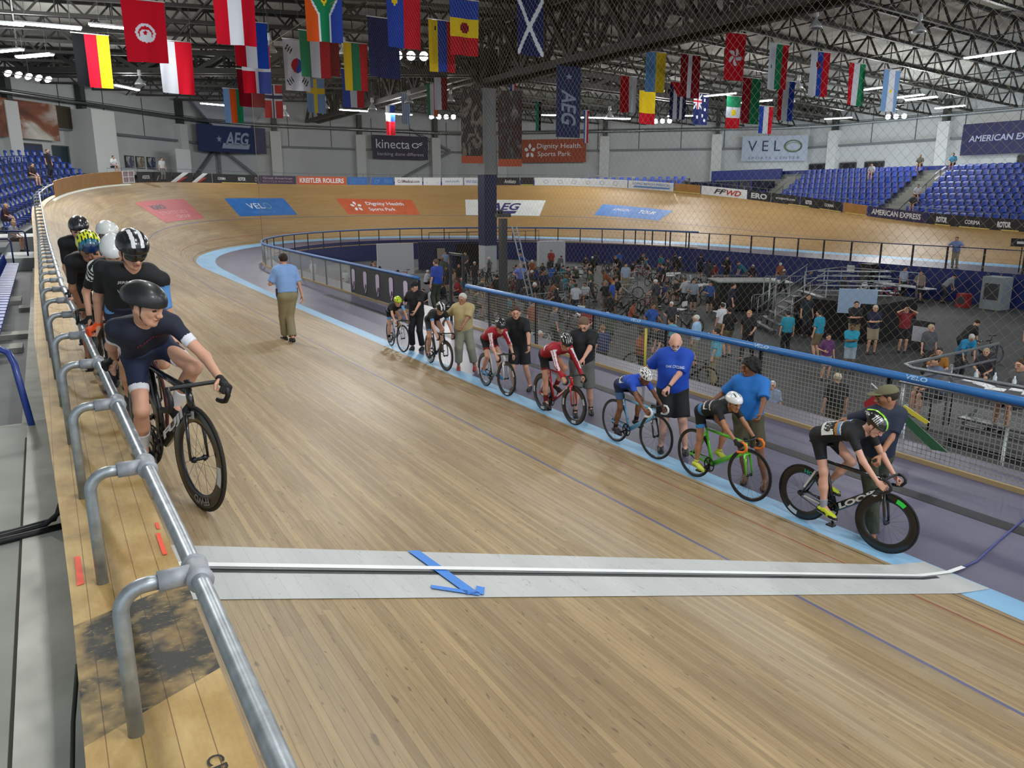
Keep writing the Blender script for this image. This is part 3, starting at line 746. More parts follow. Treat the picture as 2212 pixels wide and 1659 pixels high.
def photo_mat(name, cols, sc_):
    m, nt, b = node_mat(name); tc = nt.nodes.new('ShaderNodeTexCoord').outputs['Object']
    n1 = noise(nt, mapping(nt, tc, sc_), 1.0, 4, .5, .8)
    c = ramp(nt, n1, [(.25 + .5 * i / (len(cols) - 1), c) for i, c in enumerate(cols)])
    nt.links.new(c, b.inputs['Base Color']); b.inputs['Roughness'].default_value = .6; return m
M_PH = photo_mat('photo_print', ['#14131a', '#3a2326', '#23262b', '#8b7d74', '#2b1a1c'], (2.6, 2.6, 1.3))
cloth_banner('photo_banner', (25.55, 49.9), (26.9, 49.3), 6.0, 10.9, M_PH, 'dark photographic banner of racing cyclists left of the column', band=(0, .1, OR_))
cloth_banner('photo_banner', (27.9, 48.9), (29.4, 48.2), 5.8, 10.8, photo_mat('photo_print_b', ['#1b1a20', '#4a2226', '#3a3c40', '#98908a'], (2.4, 2.4, 1.2)), 'dark photographic banner of a racing cyclist right of the column', band=(0, .1, OR_))
BNV = mat('#162a5c', .65); BLET = mat('#9aa4bd', .6)
def wb(i, d0, d1, z0, z1, m, label, items, off=.8, band=None):
    a, b = wall_pt(i, d0, 0, off), wall_pt(i, d1, 0, off); return cloth_banner('wall_banner', a, b, z0, z1, m, label, items, band)
a = wall_pt(1, 54.0, 0, .75); b = wall_pt(2, 5.2, 0, .75)
cloth_banner('wall_banner', a, b, 8.3, 11.0, BNV, 'big blue AEG banner across the far left corner of the hall', [('AEG', .56, .52, .36, .5, BLET, dict(bold=.03, shear=.25)), ('@star', .3, .48, .08, .28, BLET, {}), ('@bar', .54, .24, .42, .2, BLET, {})])
wb(2, 17.5, 24.6, 8.1, 10.8, mat('#262042', .65), 'dark purple kinecta banner on the far wall', [('kinecta', .36, .64, .6, .38, W_, {}), ('@swirl', .8, .62, .22, .36, W_, {}), ('banking done different', .5, .2, .84, .18, mat('#b9b6cf', .6), {})])
wb(3, 8.3, 16.4, 7.8, 10.5, mat('#9c452c', .7), 'rust orange Dignity Health Sports Park banner on the far right wall', [('@flower', .15, .5, .17, .62, W_, {}), ('Dignity Health.', .6, .68, .68, .27, W_, {}), ('Sports Park', .52, .34, .5, .27, W_, {})])
a = wall_pt(3, 34.4, 0, .9); b = wall_pt(4, .6, 0, .9)
cloth_banner('wall_banner', a, b, 7.7, 10.45, mat('#a9b4c4', .65), 'pale blue grey VELO Sports Center banner on right part of wall', [('V E L', .34, .6, .5, .42, mat('#1e2a4f', .6), {}), ('@ring', .78, .58, .28, .5, mat('#4d5a4a', .6), {}), ('@ring', .79, .56, .26, .36, mat('#7f8f6a', .6), {}), ('SPORTS CENTER', .5, .12, .78, .1, mat('#5a6a80', .6), dict(spacing=1.4))])
wb(4, 18.0, 26.5, 7.5, 10.3, mat('#232650', .65), 'dark indigo AMERICAN EXPRESS banner at the right edge', [('AMERICAN EXPRESS', .5, .52, .84, .2, mat('#aab2cc', .6), dict(bold=.02, shear=.1))])
cloth_banner('hanging_banner', (26.5, 39.6), (28.2, 39.6), 7.15, 11.1, BNV, 'tall narrow navy AEG banner hanging from the main truss', [('~AEG', .5, .42, .62, .5, BLET, dict(bold=.02, shear=.2)), ('@star', .5, .85, .3, .09, BLET, {})])
# mural with a chestnut horse-like sweep, doors and pictures on the far left wall
cloth_banner('wall_mural', wall_pt(1, 27, 0, .6), wall_pt(1, 36.3, 0, .6), 8.1, 10.9, photo_mat('mural_print', ['#1a1512', '#5a2c1c', '#8a5034', '#c9c5bb', '#ded9cf'], (.35, .35, .55)), 'large brown and cream photographic mural on the left wall')
cloth_banner('mural_panel', wall_pt(1, 36.3, 0, .5), wall_pt(1, 37.9, 0, .5), 9.2, 10.9, mat('#3b3423', .7), 'dark olive panel at the right end of the mural', cat='panel')
def door(i, d0, d1, z1, m, lab, leaf=True):
    t, n, L = wall_t(i); r = empty('door_%d' % door.n, wall_pt(i, d0, ZC)); door.n += 1; struct(r, lab)
    o = Vector(r.location); mb = MB()
    P = lambda d, z, off: wall_pt(i, d, z, off) - o
    for (a, b2) in ((d0, z1), (d1, z1)): mb.beam(P(a, ZC, .06), P(a, z1, .06), .12)
    mb.beam(P(d0, z1, .06), P(d1, z1, .06), .12); mb.build('door_frame', M_STEEL, r)
    mb = MB(); mb.prism([P(d0, ZC, .03), P(d1, ZC, .03), P(d1, z1, .03), P(d0, z1, .03)], n * .03); mb.build('door_leaf', m, r)
    return r
door.n = 1
MDB = mat('#16284f', .5)
door(1, 32.8, 34.9, 7.75, MDB, 'blue double door on the left wall'); door(1, 36.0, 37.6, 7.75, mat('#133039', .5), 'dark teal door on the left wall')
door(1, 40.3, 41.1, 7.7, mat('#5c6160', .6), 'grey door beside the widest pilaster')
for (a_, b_) in ((.4, 3.2), (4.4, 6.4), (7.5, 9.7), (22.9, 25)): door(4, a_, b_, 7.3, mat('#181b24', .4), 'dark exit door in the right wall')
cloth_banner('white_screen', wall_pt(1, 48.4, 0, 2.2), wall_pt(1, 50.6, 0, 2.2), 5.6, 8.2, mat('#e4e6e8', .5), 'tall white display screen standing left of the big AEG banner', cat='screen')
for k, (d, c1) in enumerate(((42.0, '#6d6a66'), (44.6, '#4d5666'), (46.0, '#7f7766'), (47.5, '#26395f'))):
    t, n, L = wall_t(1); f = empty('framed_picture', wall_pt(1, d, 6.4, .1)); R = Matrix((t, n, Vector((0, 0, 1)))).transposed()
    mb = MB(); mb.box((0, 0, .45), (1.1, .08, 1.1), R); mb.build('picture_frame', M_STEEL, f)
    mb = MB(); mb.box(Vector((0, 0, .45)) + n * .05, (.95, .02, .95), R); mb.build('picture', photo_mat('pic%d' % k, ['#d8d6cf', c1, '#2b2b30'], (1.6, 1.6, 1.6)), f)
    tag(f, ['brownish framed picture nearest to the wide pilaster', 'grey blue framed picture, second along the wall', 'beige framed picture, third along the wall', 'navy framed picture left of the white screen'][k], 'picture')
for i, d0, d1 in ((1, 54.5, 57.9), ):
    a = wall_pt(1, 54.2, 0, .5); b = wall_pt(2, 4.9, 0, .5); t = (b - a).normalized(); n = Vector((t.y, -t.x, 0)); L = (b - a).length
    mb = MB(); P = lambda u, z: a + t * u + Vector((0, 0, z))
    mb.prism([P(1.7, 10.9), P(L - 1.7, 10.9), P(L + .3, 13.1), P(-.3, 13.1)], n * .4); tag(mb.build('speaker_soffit', mat('#a7abb6', .7)), 'pale trapezoid panel above the big AEG banner', 'panel')
# concourse, stands substructure
mb = MB(); ss = np.arange(46, SMAX, 2.0)
M_CONC = mat('#8d9190', .8, noise=(1.2, .12))
def conc_strip(name, sa, sb, q0, q1, z0, z1, m, ds=2.0):
    mb = MB(); k = int((sb - sa) / ds) + 2
    for i in range(k):
        s = lerp(sa, sb, i / (k - 1)); b = at(s, Wat(s)); n = nrm(s)
        for (q, z) in ((q0, z0), (q1, z1)): p = b + n * q; mb.v.append((p.x, p.y, z if z is not None else b.z))
    for i in range(k - 1): mb.f.append((2 * i, 2 * i + 1, 2 * i + 3, 2 * i + 2)); mb.m.append(0); mb.sm.append(False)
    return struct(mb.build(name, m))
conc_strip('floor_concourse', 74, 118, .25, 30, None, 4.9, M_CONC)
for o in (): pass
# ================================================================ stands and seats
def terrace(name, path, rise, run, n, z0, m, base=-1.0):
    """stepped slab: path = [(point, outward normal)]"""
    mb = MB(); prof = []
    for k in range(n): prof += [(k * run, z0 + k * rise), ((k + 1) * run, z0 + k * rise)]
    prof += [(n * run, z0 + n * rise), (n * run + .3, z0 + n * rise), (n * run + .3, base), (0, base)]
    P = len(prof)
    for (p, nn_) in path:
        for (q, z) in prof: mb.v.append((p.x + nn_.x * q, p.y + nn_.y * q, z))
    for i in range(len(path) - 1):
        for j in range(P):
            a = i * P + j; b = i * P + (j + 1) % P; mb.f.append((a, a + P, b + P, b)); mb.m.append(0); mb.sm.append(False)
    return struct(mb.build(name, m))
M_STEP = mat('#6e7173', .85, noise=(1.5, .1)); M_SEAT = mat('#1d3f9c', .38, coat=.12); M_SEATD = mat('#1b2f6e', .5); M_BLUEW = mat('#1c2f74', .6)
def seat_mesh():
    mb = MB()
    prof = []
    for i in range(6):   # back shell, curved
        a = lerp(-1, 1, i / 5); prof.append((a * .21, .03 * a * a))
    vs = [];
    for (x, c) in prof:
        for (y, z) in ((.20 - c, .40), (.245 - c, .62), (.27 - c, .80 - 1.2 * c)): vs.append((x, y, z))
    for (x, c) in prof:
        for (y, z) in ((.225 - c, .40), (.27 - c, .62), (.295 - c, .80 - 1.2 * c)): vs.append((x, y, z))
    fs = []; N = 18
    for i in range(5):
        for j in range(2):
            a = i * 3 + j; fs += [(a, a + 1, a + 4, a + 3), (a + N, a + 3 + N, a + 4 + N, a + 1 + N)]
        a = i * 3 + 2; fs.append((a, a + N, a + 3 + N, a + 3))
    mb.add(vs, fs, 0, True)
    mb.box((0, .02, .41), (.42, .40, .045), Matrix.Rotation(.06, 3, 'X')); mb.box((0, -.17, .395), (.40, .05, .05))
    mb.box((0, .16, .2), (.05, .06, .4)); return mb
SEAT = seat_mesh().build('stadium_seat', M_SEAT); tag(SEAT, 'x', 'seat')
SEATS = []
def seat_at(p, face):
    """face = direction the sitter looks"""
    a = math.atan2(face.y, face.x) + PI / 2; SEATS.append((p, a))
# far stand: straight, rising away in +X
def sec(s): return at(s, Wat(s)), nrm(s)
FR, FU = .43, .74
path = [sec(s) for s in np.arange(104, SMAX - 18, 2.0)]
def far_z0(s): return 0
far_path = [(b + n * 1.0, n) for (b, n) in path]
terrace('far_stand_steps', [(Vector((52.65 + 1.2, y, 0)), Vector((1, 0, 0))) for y in (60, 50, 40, 30, 20, 0)], FR, FU, 9, 1.9, M_STEP)
def far_row(k, y0, y1, gap=.56):
    y = y0
    while y > y1:
        x = 52.65 + 1.2 + k * FU + .42; seat_at(Vector((x, y, 1.9 + k * FR)), Vector((-1, 0, 0))); y -= gap
for k in range(9): far_row(k, 35.6 - .16 * k * 0, 22.5); far_row(k, 49.0, 37.9)
for k in range(2): far_row(k, 57.5, 51.5)
# curved stand above the turn end on the right
seg = [s for s in np.arange(108.5, 118.8, .62)]
terrace('turn_stand_steps', [(at(s, Wat(s)) + nrm(s) * 1.2, nrm(s)) for s in np.arange(102, 119.5, 1.5)], .32, .74, 5, 3.9, M_STEP)
for k in range(1, 4):
    for s in seg: seat_at(at(s, Wat(s)) * 1 + nrm(s) * (1.2 + k * .74 + .4) + Vector((0, 0, 3.9 + .32 * k - at(s, Wat(s)).z)), -nrm(s))
for s in np.arange(96, 108, .62): seat_at(at(s, Wat(s)) * 1 + nrm(s) * (2.0) + Vector((0, 0, 4.5 - at(s, Wat(s)).z)), -nrm(s))
# blue parapet, box and stairs of the far stand
mb = MB(); mb.box((60.9, 30, 5.35), (.15, 62, 1.5)); mb.box((60.3, 56.5, 5.0), (.2, 9, 2.6))
tag(mb.build('stand_parapet', M_BLUEW), 'dark blue parapet along the back of the far stand', 'parapet')
c = empty('spectator_box', (58.4, 55.5, 2.6)); tag(c, 'blue walled spectator box with dark windows in the far stand', 'spectator box')
mb = MB(); mb.box((0, 0, .9), (5, 8.2, 1.5)); mb.build('box_front', M_BLUEW, c)
mb = MB(); mb.box((-1.0, 0, 2.1), (3, 8.0, .9)); mb.build('dark_windows', mat('#1d2436', .2), c)
mb = MB();
for k in range(6): mb.box((-2.55, -4 + k * 1.6, 2.1), (.06, .08, .95))
mb.build('window_posts', M_BLUEW, c)
for (y, lab) in ((36.75, 'grey stair aisle between the two blocks of the far stand'), (50.2, 'grey stair aisle beside the spectator box')):
    mb = MB()
    for k in range(18): mb.box((53.9 + k * .37, y, 1.7 + .215 * k), (.37, 1.9, .4))
    tag(mb.build('aisle_stairs', mat('#8c8f88', .8)), lab, 'stairs')
    mb = MB()
    for sg in (-1,):
        mb.tube([(54.2, y + sg * .8, 2.6), (59.5, y + sg * .8, 5.9)], .03, 6)
        for k in range(4): mb.tube([(54.4 + k * 1.6, y + sg * .8, 1.9 + k), (54.4 + k * 1.6, y + sg * .8, 2.75 + k)], .025, 6)
    tag(mb.build('stair_handrail', mat('#2b3140', .4, .4)), 'dark handrail of the ' + lab.split(' ', 1)[1], 'handrail')
mb = MB(); mb.box((59.3, 36.0, 5.7), (.1, .9, .13), Matrix.Rotation(-.6, 3, 'X')); mb.box((59.3, 36.0, 5.3), (.1, .9, .13), Matrix.Rotation(-.6, 3, 'X'))
tag(mb.build('white_sign_bars', W_), 'two slanted white sign bars at the top of the far aisle', 'sign')

# ---- left side: slab, steps down, walkway, front row of tip-up seats, curved stand
M_SLAB = mat('#9fa29a', .8, noise=(1.1, .16), bump=(6, .1)); M_KERB = mat('#c9c9c0', .8, noise=(3, .16))
mb = MB(); mb.box((-4.3, 1.3, 1.3), (7.9, 14.8, .6)); struct(mb.build('floor_slab', M_SLAB))
mb = MB(); mb.box((-.08, 1.3, 1.31), (.54, 14.8, .6)); struct(mb.build('trim_kerb', M_KERB))
mb = MB(); mb.box((-.358, 1.0, 1.5), (.012, 14.2, .22)); struct(mb.build('trim_joint', mat('#3a352c', .9)))
mb = MB()
for k in range(5): mb.box((-4.3, 8.7 + .32 * k + .16, 1.2 - .15 * (k + 1) + .18), (7.9, .33, .5))
struct(mb.build('walkway_steps', mat('#625f57', .85, noise=(2, .15))))
mb = MB();
for k in range(5): mb.box((-4.3, 8.7 + .32 * k + .02, 1.385 - .15 * k + .045 - .148), (7.9, .04, .012))
struct(mb.build('trim_step_edges', mat('#8d8a80', .8)))
mb = MB(); mb.box((-4.3, 25.3, .55), (7.9, 30.4, .6)); struct(mb.build('floor_walkway', mat('#5c5f61', .7, noise=(.9, .25))))
mb = MB(); mb.box((-.17, 21, 1.02), (.62, 26, .3)); struct(mb.build('trim_walkway_kerb', M_KERB))
mb = MB(); mb.box((.16, 27, .7), (.06, 38, 2.2)); mb.box((.16, 1, 1.0), (.06, 14, 1.7)); struct(mb.build('wall_deck_side', mat('#7d6b48', .8)))
WB_ = ['pale block nearest on the left walkway', 'long pale strip near the steps', 'pale patch in the middle of left walkway', 'wide pale patch beyond the middle of walkway', 'long pale patch far along the walkway', 'small pale patch far along the walkway']
for ib, (x, y, w_, d) in enumerate(((-1.05, 9.9, .55, .35), (-.62, 10.6, .3, .8), (-.85, 17.6, .5, .6), (-.75, 19.3, .7, .5), (-.95, 26, .4, 1.2), (-.6, 24, .35, .7))):
    mb = MB(); mb.box((x, y, .90), (w_, d, .1)); tag(mb.build('walkway_block', mat('#a8a89f', .8)), WB_[ib], 'block')
c = empty('blue_handrail', (-.55, 8.85, 1.2)); tag(c, 'thick bent blue handrail at the steps on the left', 'handrail')
mb = MB(); mb.tube([(.25, -.35, .28), (.16, -.1, .98), (.12, -.04, 1.09), (.02, 0, 1.14), (-.1, 0, 1.15), (-3, .2, 1.15)], .032, 10); mb.build('rail_tube', mat('#1d3a8a', .35, coat=.3), c)
# near rows
for k in range(4):
    y = 14.6
    while y < 34: seat_at(Vector((-1.08 - .85 * k, y, .95 + .42 * k)), Vector((1, 0, 0))); y += .55
mb = MB()
for k in range(4): mb.box((-1.3 - .85 * k - 1.5, 25, .7 + .42 * k - .2), (3.6, 22, .4))
struct(mb.build('left_stand_steps', M_STEP))
mb = MB(); mb.tube([(-1.1, 35.5, 1.0), (-1.1, 35.5, 2.1), (-1.2, 36.3, 2.15), (-2.4, 36.5, 2.15)], .03, 8); mb.tube([(-2.1, 33, 1), (-2.1, 33, 2.2), (-2.2, 34.5, 2.3), (-4, 34.6, 2.9)], .03, 8)
mb.tube([(-.65, 38.5, .9), (-.65, 38.5, 2.3), (-.72, 38.6, 2.36), (-2.6, 38.7, 2.36)], .035, 8)
tag(mb.build('aisle_rails', mat('#1a2c6b', .4)), 'dark blue rails around the aisle of the left stand', 'handrail')
mb = MB(); mb.box((-2.2, 39.2, 1.0), (3.9, 4.2, .7)); mb.box((-2.2, 44.5, 1.6), (3.9, 4.0, .7))
tag(mb.build('white_platform', mat('#c4c7c6', .7)), 'pale platform across the aisle of the left stand', 'platform')
# curved stand behind the turn
LS = np.arange(s_of_y(41), 76, .6)
LR, LU = .42, .72
def lz(s, k): return 1.75 + k * LR + sstep(s, 58, 76) * 1.9
for k in range(9):
    for s in LS:
        if s < 60 and k < 2: continue
        if lz(s, k) > 6.3: continue
        b = at(s, Wat(s)); n = nrm(s); p = b + n * (1.5 + LU * k + .4); p.z = lz(s, k); seat_at(p, -n)
mb = MB(); PR = 9; ss = np.arange(s_of_y(38), 78, 2.0)
for s in ss:
    b = at(s, Wat(s)); n = nrm(s)
    for k in range(PR + 1):
        for q in (LU * k + 1.5, LU * (k + 1) + 1.5):
            p = b + n * q; mb.v.append((p.x, p.y, min(lz(s, k), 6.1)))
PP_ = 2 * (PR + 1)
for i in range(len(ss) - 1):
    for j in range(PP_ - 1): a = i * PP_ + j; mb.f.append((a, a + 1, a + PP_ + 1, a + PP_)); mb.m.append(0); mb.sm.append(False)
struct(mb.build('turn_left_stand_steps', M_STEP))
mb = MB(); mb.add([(-24, 52, 5.5), (-10, 48, 5.5), (-7, 62, 5.6), (3, 74, 5.6), (12, 80, 5.6), (16, 90, 5.5)], [(0, 1, 2, 3, 4, 5)]); struct(mb.build('floor_left_concourse', M_CONC))

# place the seats: the 300 that show largest singly, the rest as one object
camv = Vector((0, 0, CAMH)); fwd = Vector((math.sin(YAW) * math.cos(PITCH), math.cos(YAW) * math.cos(PITCH), -math.sin(PITCH)))
rgt = Vector((math.cos(YAW), -math.sin(YAW), 0)); upv = rgt.cross(fwd)
def proj(p):
    d = Vector(p) - camv; z = d.dot(fwd)
    return (1106 + FPX * d.dot(rgt) / z, 829.5 - FPX * d.dot(upv) / z, z) if z > .1 else (-9999, 0, z)
vis = []
for (p, a) in SEATS:
    u, v, z = proj(p + Vector((0, 0, .5)))
    if -30 < u < 2240 and 0 < v < 1700: vis.append((z, p, a))
vis.sort(key=lambda r: r[0])
SEAT_N = len(vis)
for i, (z, p, a) in enumerate(vis[:300]):
    o = SEAT if i == 0 else SEAT.copy()
    if i: COL.objects.link(o)
    o.location = p; o.rotation_euler.z = a
    left = p.x < 10
    o['label'] = 'empty blue plastic stadium seat in the stand on the left' if left else 'empty blue plastic seat in the stand across the track'
    o['category'] = 'seat'; o['group'] = 'blue seats of the left stand' if left else 'blue seats of the far stand'
mb = MB(); sv = [Vector(v.co) for v in SEAT.data.vertices]; sf = [tuple(q.vertices) for q in SEAT.data.polygons]
for (z, p, a) in vis[300:]:
    R = Matrix.Rotation(a, 3, 'Z'); mb.add([R @ q + p for q in sv], sf)
o = mb.build('stadium_seats', M_SEAT); tag(o, 'rows of empty blue seats far across the track', 'seats', kind='stuff')

# ================================================================ infield
ZI = -1.7
struct((lambda mb: (mb.box((26.5, 20, ZI - .15), (60, 120, .3)), mb.build('floor_infield', mat('#3d3f42', .75, noise=(.5, .25))))[1])(MB()))
# wall below the apron edge
def drop(name, s0, s1, m):
    mb = MB(); k = int((s1 - s0) / 1.5) + 2
    for i in range(k):
        s = lerp(s0, s1, i / (k - 1)); p = at(s, -4.33)
        mb.v += [(p.x, p.y, -.001), (p.x, p.y, ZI)]
    for i in range(k - 1): mb.f.append((2 * i, 2 * i + 1, 2 * i + 3, 2 * i + 2)); mb.m.append(0); mb.sm.append(True)
    return struct(mb.build(name, m))
drop('wall_infield_blue', 70, SMAX, mat('#16296b', .6)); drop('wall_infield_near', 0, 70, mat('#3c3d47', .7))

# ---- padded fence between apron and infield
M_PAD = mat('#2f74b8', .45, coat=.2, noise=(1.2, .1)); M_DARK = mat('#1c1d24', .5, .2); M_MESH = mat('#a39e90', .7)
# measured plan of the rail: near run, break, curved run, far run
def fence_line(pts): return [Vector((x, y, 0)) for x, y in pts]
F1 = fence_line([(10.55, -3), (10.55, 20.6)])
F2p = [(10.25, 23.2), (10.25, 28), (10.25, 34), (10.3, 40)]
for t in np.linspace(.06, PI - .06, 44): F2p.append((26.0 - 15.7 * math.cos(t), 42 + 18.5 * math.sin(t)))
F2 = fence_line(F2p)
def resample(P, d):
    out = [P[0]]; acc = 0
    for a, b in zip(P, P[1:]):
        L = (b - a).length; t = d - acc
        while t <= L: out.append(a.lerp(b, t / L)); t += d
        acc = L - (t - d)
    return out
def fence_run(name, P, gap_m, label, rail_m, hmesh=1.12, mesh=True, mesh_m=None, spacing=2.45, pitch=.07, kerb=True, post_m=None):
    root = empty(name, P[0]); o = Vector(P[0]); tag(root, label, 'fence')
    Q = resample(P, .6)
    z = Vector((0, 0, 1.19))
    mb = MB(); mb.tube([p - o + z for p in Q], .062, 12); mb.build('padded_rail', rail_m, root)
    for p in resample(P, spacing):
        mb = MB(); mb.box(p - o + Vector((.03, 0, .56)), (.06, .06, 1.14)); mb.build('fence_post', post_m or M_DARK, root)
    if kerb:
        mb = MB()
        for a, b in zip(Q, Q[1:]): mb.beam(a - o + Vector((-.03, 0, .03)), b - o + Vector((-.03, 0, .03)), .05, .07)
        mb.build('timber_kerb', mat('#a58f66', .7), root)
    if mesh:
        mb = MB(); R = resample(P, pitch); r = .005
        for p in R:
            a = p - o + Vector((0, 0, .06)); b = p - o + Vector((0, 0, hmesh)); mb.add([a + Vector((0, -r, 0)), a + Vector((0, r, 0)), b + Vector((0, r, 0)), b + Vector((0, -r, 0))], [(0, 1, 2, 3)])
        k = int((hmesh - .06) / pitch)
        for j in range(k + 1):
            zz = .06 + j * pitch
            for a, b in zip(Q, Q[1:]):
                mb.add([a - o + Vector((0, 0, zz - r)), b - o + Vector((0, 0, zz - r)), b - o + Vector((0, 0, zz + r)), a - o + Vector((0, 0, zz + r))], [(0, 1, 2, 3)])
        mb.build('square_mesh', mesh_m or M_MESH, root)
    return root
fr_ = fence_run('padded_fence', F1, 0, 'near infield fence of square mesh under a padded blue rail', M_PAD)
for (y, txt) in ((6.35, 'VELO'), (9.2, 'VELO'), (12.6, 'VELO')):
    mb = MB()
    def fn(x, yy_, y=y):
        a = math.radians(150) - yy_ / .064; return Vector((10.55 + math.cos(a) * .067 , y - x, 1.19 + math.sin(a) * .067)) - Vector(fr_.location)
    fit_text(mb, txt, fn, .34, .065, bold=.03); mb.build('lettering', mat('#a9cbe6', .5), fr_)
# clear/hazy panels on the curved run
fc = fence_run('padded_fence', F2, 0, 'curved infield fence with clear panels under a blue rail', mat('#3a6aa8', .5), mesh=False, spacing=1.95)
m, nt, b = node_mat('clear_panel'); b.inputs['Base Color'].default_value = (.55, .56, .52, 1); b.inputs['Alpha'].default_value = .30; b.inputs['Roughness'].default_value = .15; M_CLEAR = m
P_ = [p for p in resample(F2, .6) if p.x < 13.5 and p.y < 52]
mb = MB()
for a, b_ in zip(P_, P_[1:]):
    if a.y < 29.6 and a.x < 11: continue
    o = Vector(fc.location); mb.prism([a - o + Vector((0, 0, .08)), b_ - o + Vector((0, 0, .08)), b_ - o + Vector((0, 0, 1.12)), a - o + Vector((0, 0, 1.12))], (.01, 0, 0))
mb.build('clear_panels', M_CLEAR, fc)
g = empty('shield_banner', (10.18, 23.3, 0)); tag(g, 'black fence banner with a row of pale striped shields', 'banner')
mb = MB(); mb.box((0, 3.05, .62), (.03, 6.4, 1.05)); mb.build('banner_cloth', mat('#25262b', .6), g)
for k in range(5):
    for (mm, sc_, dx, part) in ((mat('#15161a', .6), 1.12, -.02, 'shield_edge'), (mat('#c9b9cf', .6), 1.0, -.028, 'shield')):
        mb = MB(); draw_mark(mb, '@shield', lambda x, y: Vector((dx, .75 + k * 1.28 - x, .62 + y)), .36 * sc_, .82 * sc_); mb.build(part, mm, g)
    mb = MB(); yc = .75 + k * 1.28
    for j in range(3): mb.add([(-.034, yc + .12 - .1 * j, .22 + .1 * j), (-.034, yc + .07 - .1 * j, .22 + .1 * j), (-.034, yc - .08 - .02 * j, .56), (-.034, yc - .02 - .03 * j, .56)], [(0, 1, 2, 3)])
    mb.build('shield_stripes', mat('#4b3350', .6), g)
# far fence rail: dark posts
FF = fence_line([(41.42, 48.5), (41.5, 40), (41.5, 20), (41.5, 0)])
def far_rail(name, P, lab, sp=1.95, h=1.15):
    r = empty(name, P[0]); o = Vector(P[0]); tag(r, lab, 'railing'); Q = resample(P, 1.0) + [P[-1]]
    mb = MB(); mb.tube([p - o + Vector((0, 0, h)) for p in Q], .03, 6); mb.build('top_rail', mat('#27305a', .5), r)
    for p in resample(P, sp) + [P[-1]]:
        mb = MB(); mb.box(p - o + Vector((0, 0, h / 2)), (.06, .09, h)); mb.build('rail_upright', M_DARK, r)
    return r
far_rail('far_railing', fence_line([(41.0, 49.6), (41.5, 40), (41.5, 10)]), 'far infield railing with dark uprights right of the gate gap')
# safety net hanging over the near fence: knotted diamonds
def net(name, label):
    root = None; y0, y1, z0, z1 = 2.5, 45.5, 1.25, 11.0; d = .16; r = .0016; x = 10.62
    mb = MB(); L = y1 - y0; Hh = z1 - z0
    for sg in (1, -1):
        c = -Hh if sg == 1 else 0
        while c < L + (0 if sg == 1 else Hh):
            # line y = y0 + c + sg*(z - z0)
            pts = []
            za, zb = z0, z1
            ya, yb = y0 + c + sg * 0, y0 + c + sg * Hh
            # clip to y range
            def clip(y_a, z_a, y_b, z_b):
                if y_a > y_b: y_a, z_a, y_b, z_b = y_b, z_b, y_a, z_a
                if y_b <= y0 or y_a >= y1: return None
                if y_a < y0: t = (y0 - y_a) / (y_b - y_a); z_a = lerp(z_a, z_b, t); y_a = y0
                if y_b > y1: t = (y1 - y_a) / (y_b - y_a); z_b = lerp(z_a, z_b, t); y_b = y1
                return y_a, z_a, y_b, z_b
            q = clip(ya, za, yb, zb)
            if q:
                A = Vector((x, q[0], q[1])); B_ = Vector((x, q[2], q[3])); n = Vector((0, -(B_ - A).z, (B_ - A).y)).normalized() * r
                mb.add([A - n, A + n, B_ + n, B_ - n], [(0, 1, 2, 3)])
            c += d * 1.0
    mb.tube([(x, y1, z0), (x, y1, z1)], .012, 5); mb.tube([(x, y0, z1), (x, y1, z1)], .012, 5)
    o = mb.build(name, mat('#8a7c62', .8)); tag(o, label, 'net'); return o
net('safety_net', 'tall diamond safety net hanging above the near infield fence')
# ================================================================ lamps
M_TUBE = mat('#f4fbff', .4, emit=38); M_SHADE = mat('#c9ced1', .35, .3); M_BULB = mat('#ffffff', .4, emit=30)
def area(name, loc, sx, sy, power, parent, col=(1, .98, .95)):
    l = bpy.data.lights.new(name, 'AREA'); l.shape = 'RECTANGLE'; l.size = sx; l.size_y = sy; l.energy = power; l.color = col
    o = bpy.data.objects.new(name, l); COL.objects.link(o); o.parent = parent; o.location = loc; return o
def batten(x, y, z, ang, label, L=2.6, power=400):
    r = empty('strip_light', (x, y, z), ang)
    mb = MB(); mb.box((0, 0, .06), (L, .32, .07)); mb.build('housing', M_SHADE, r)
    mb = MB(); mb.box((0, 0, .0), (L - .1, .26, .05)); mb.build('tube', M_TUBE, r)
    mb = MB(); [mb.tube([(sx, 0, .1), (sx, 0, roof_z(x) - z)], .012, 4) for sx in (-L / 3, L / 3)]; mb.build('hanger', M_STEEL, r)
    l = bpy.data.lights.new('lamp_light', 'POINT'); l.energy = power; l.shadow_soft_size = .25; l.color = (1, .99, .97); o = bpy.data.objects.new('lamp_light', l); COL.objects.link(o); o.parent = r; o.location = (0, 0, -.32)
    tag(r, label[0], 'light', label[1]); return r
def flood_lights():
    pass
ring_lab = ('bright strip light hung in the ring over the turns', 'strip lights in the ring over the track')
for (x, y, a) in ((-.9, 42.6, 0), (1.3, 42.2, 0), (4.1, 41.0, 0), (-.6, 50.4, -.9), (.75, 51.3, -.9), (6.2, 62.5, .9), (13.4, 70, .3), (24.6, 68.5, 0), (29.2, 69.4, 0), (41.9, 62.8, -.5), (46.5, 63, -.4), (49.0, 62.6, -.4), (52.5, 57.5, -.7),
               (44.2, 44.4, -1.3), (49.8, 46, -1.3), (67, 51.5, -1.2), (50.9, 36.4, -1.57), (57, 37.9, -1.57), (59.2, 38.2, -1.57), (66.7, 40.4, -1.57), (44.2, 25.0, -1.57)):
    batten(x, y, 11.05, a, ring_lab)
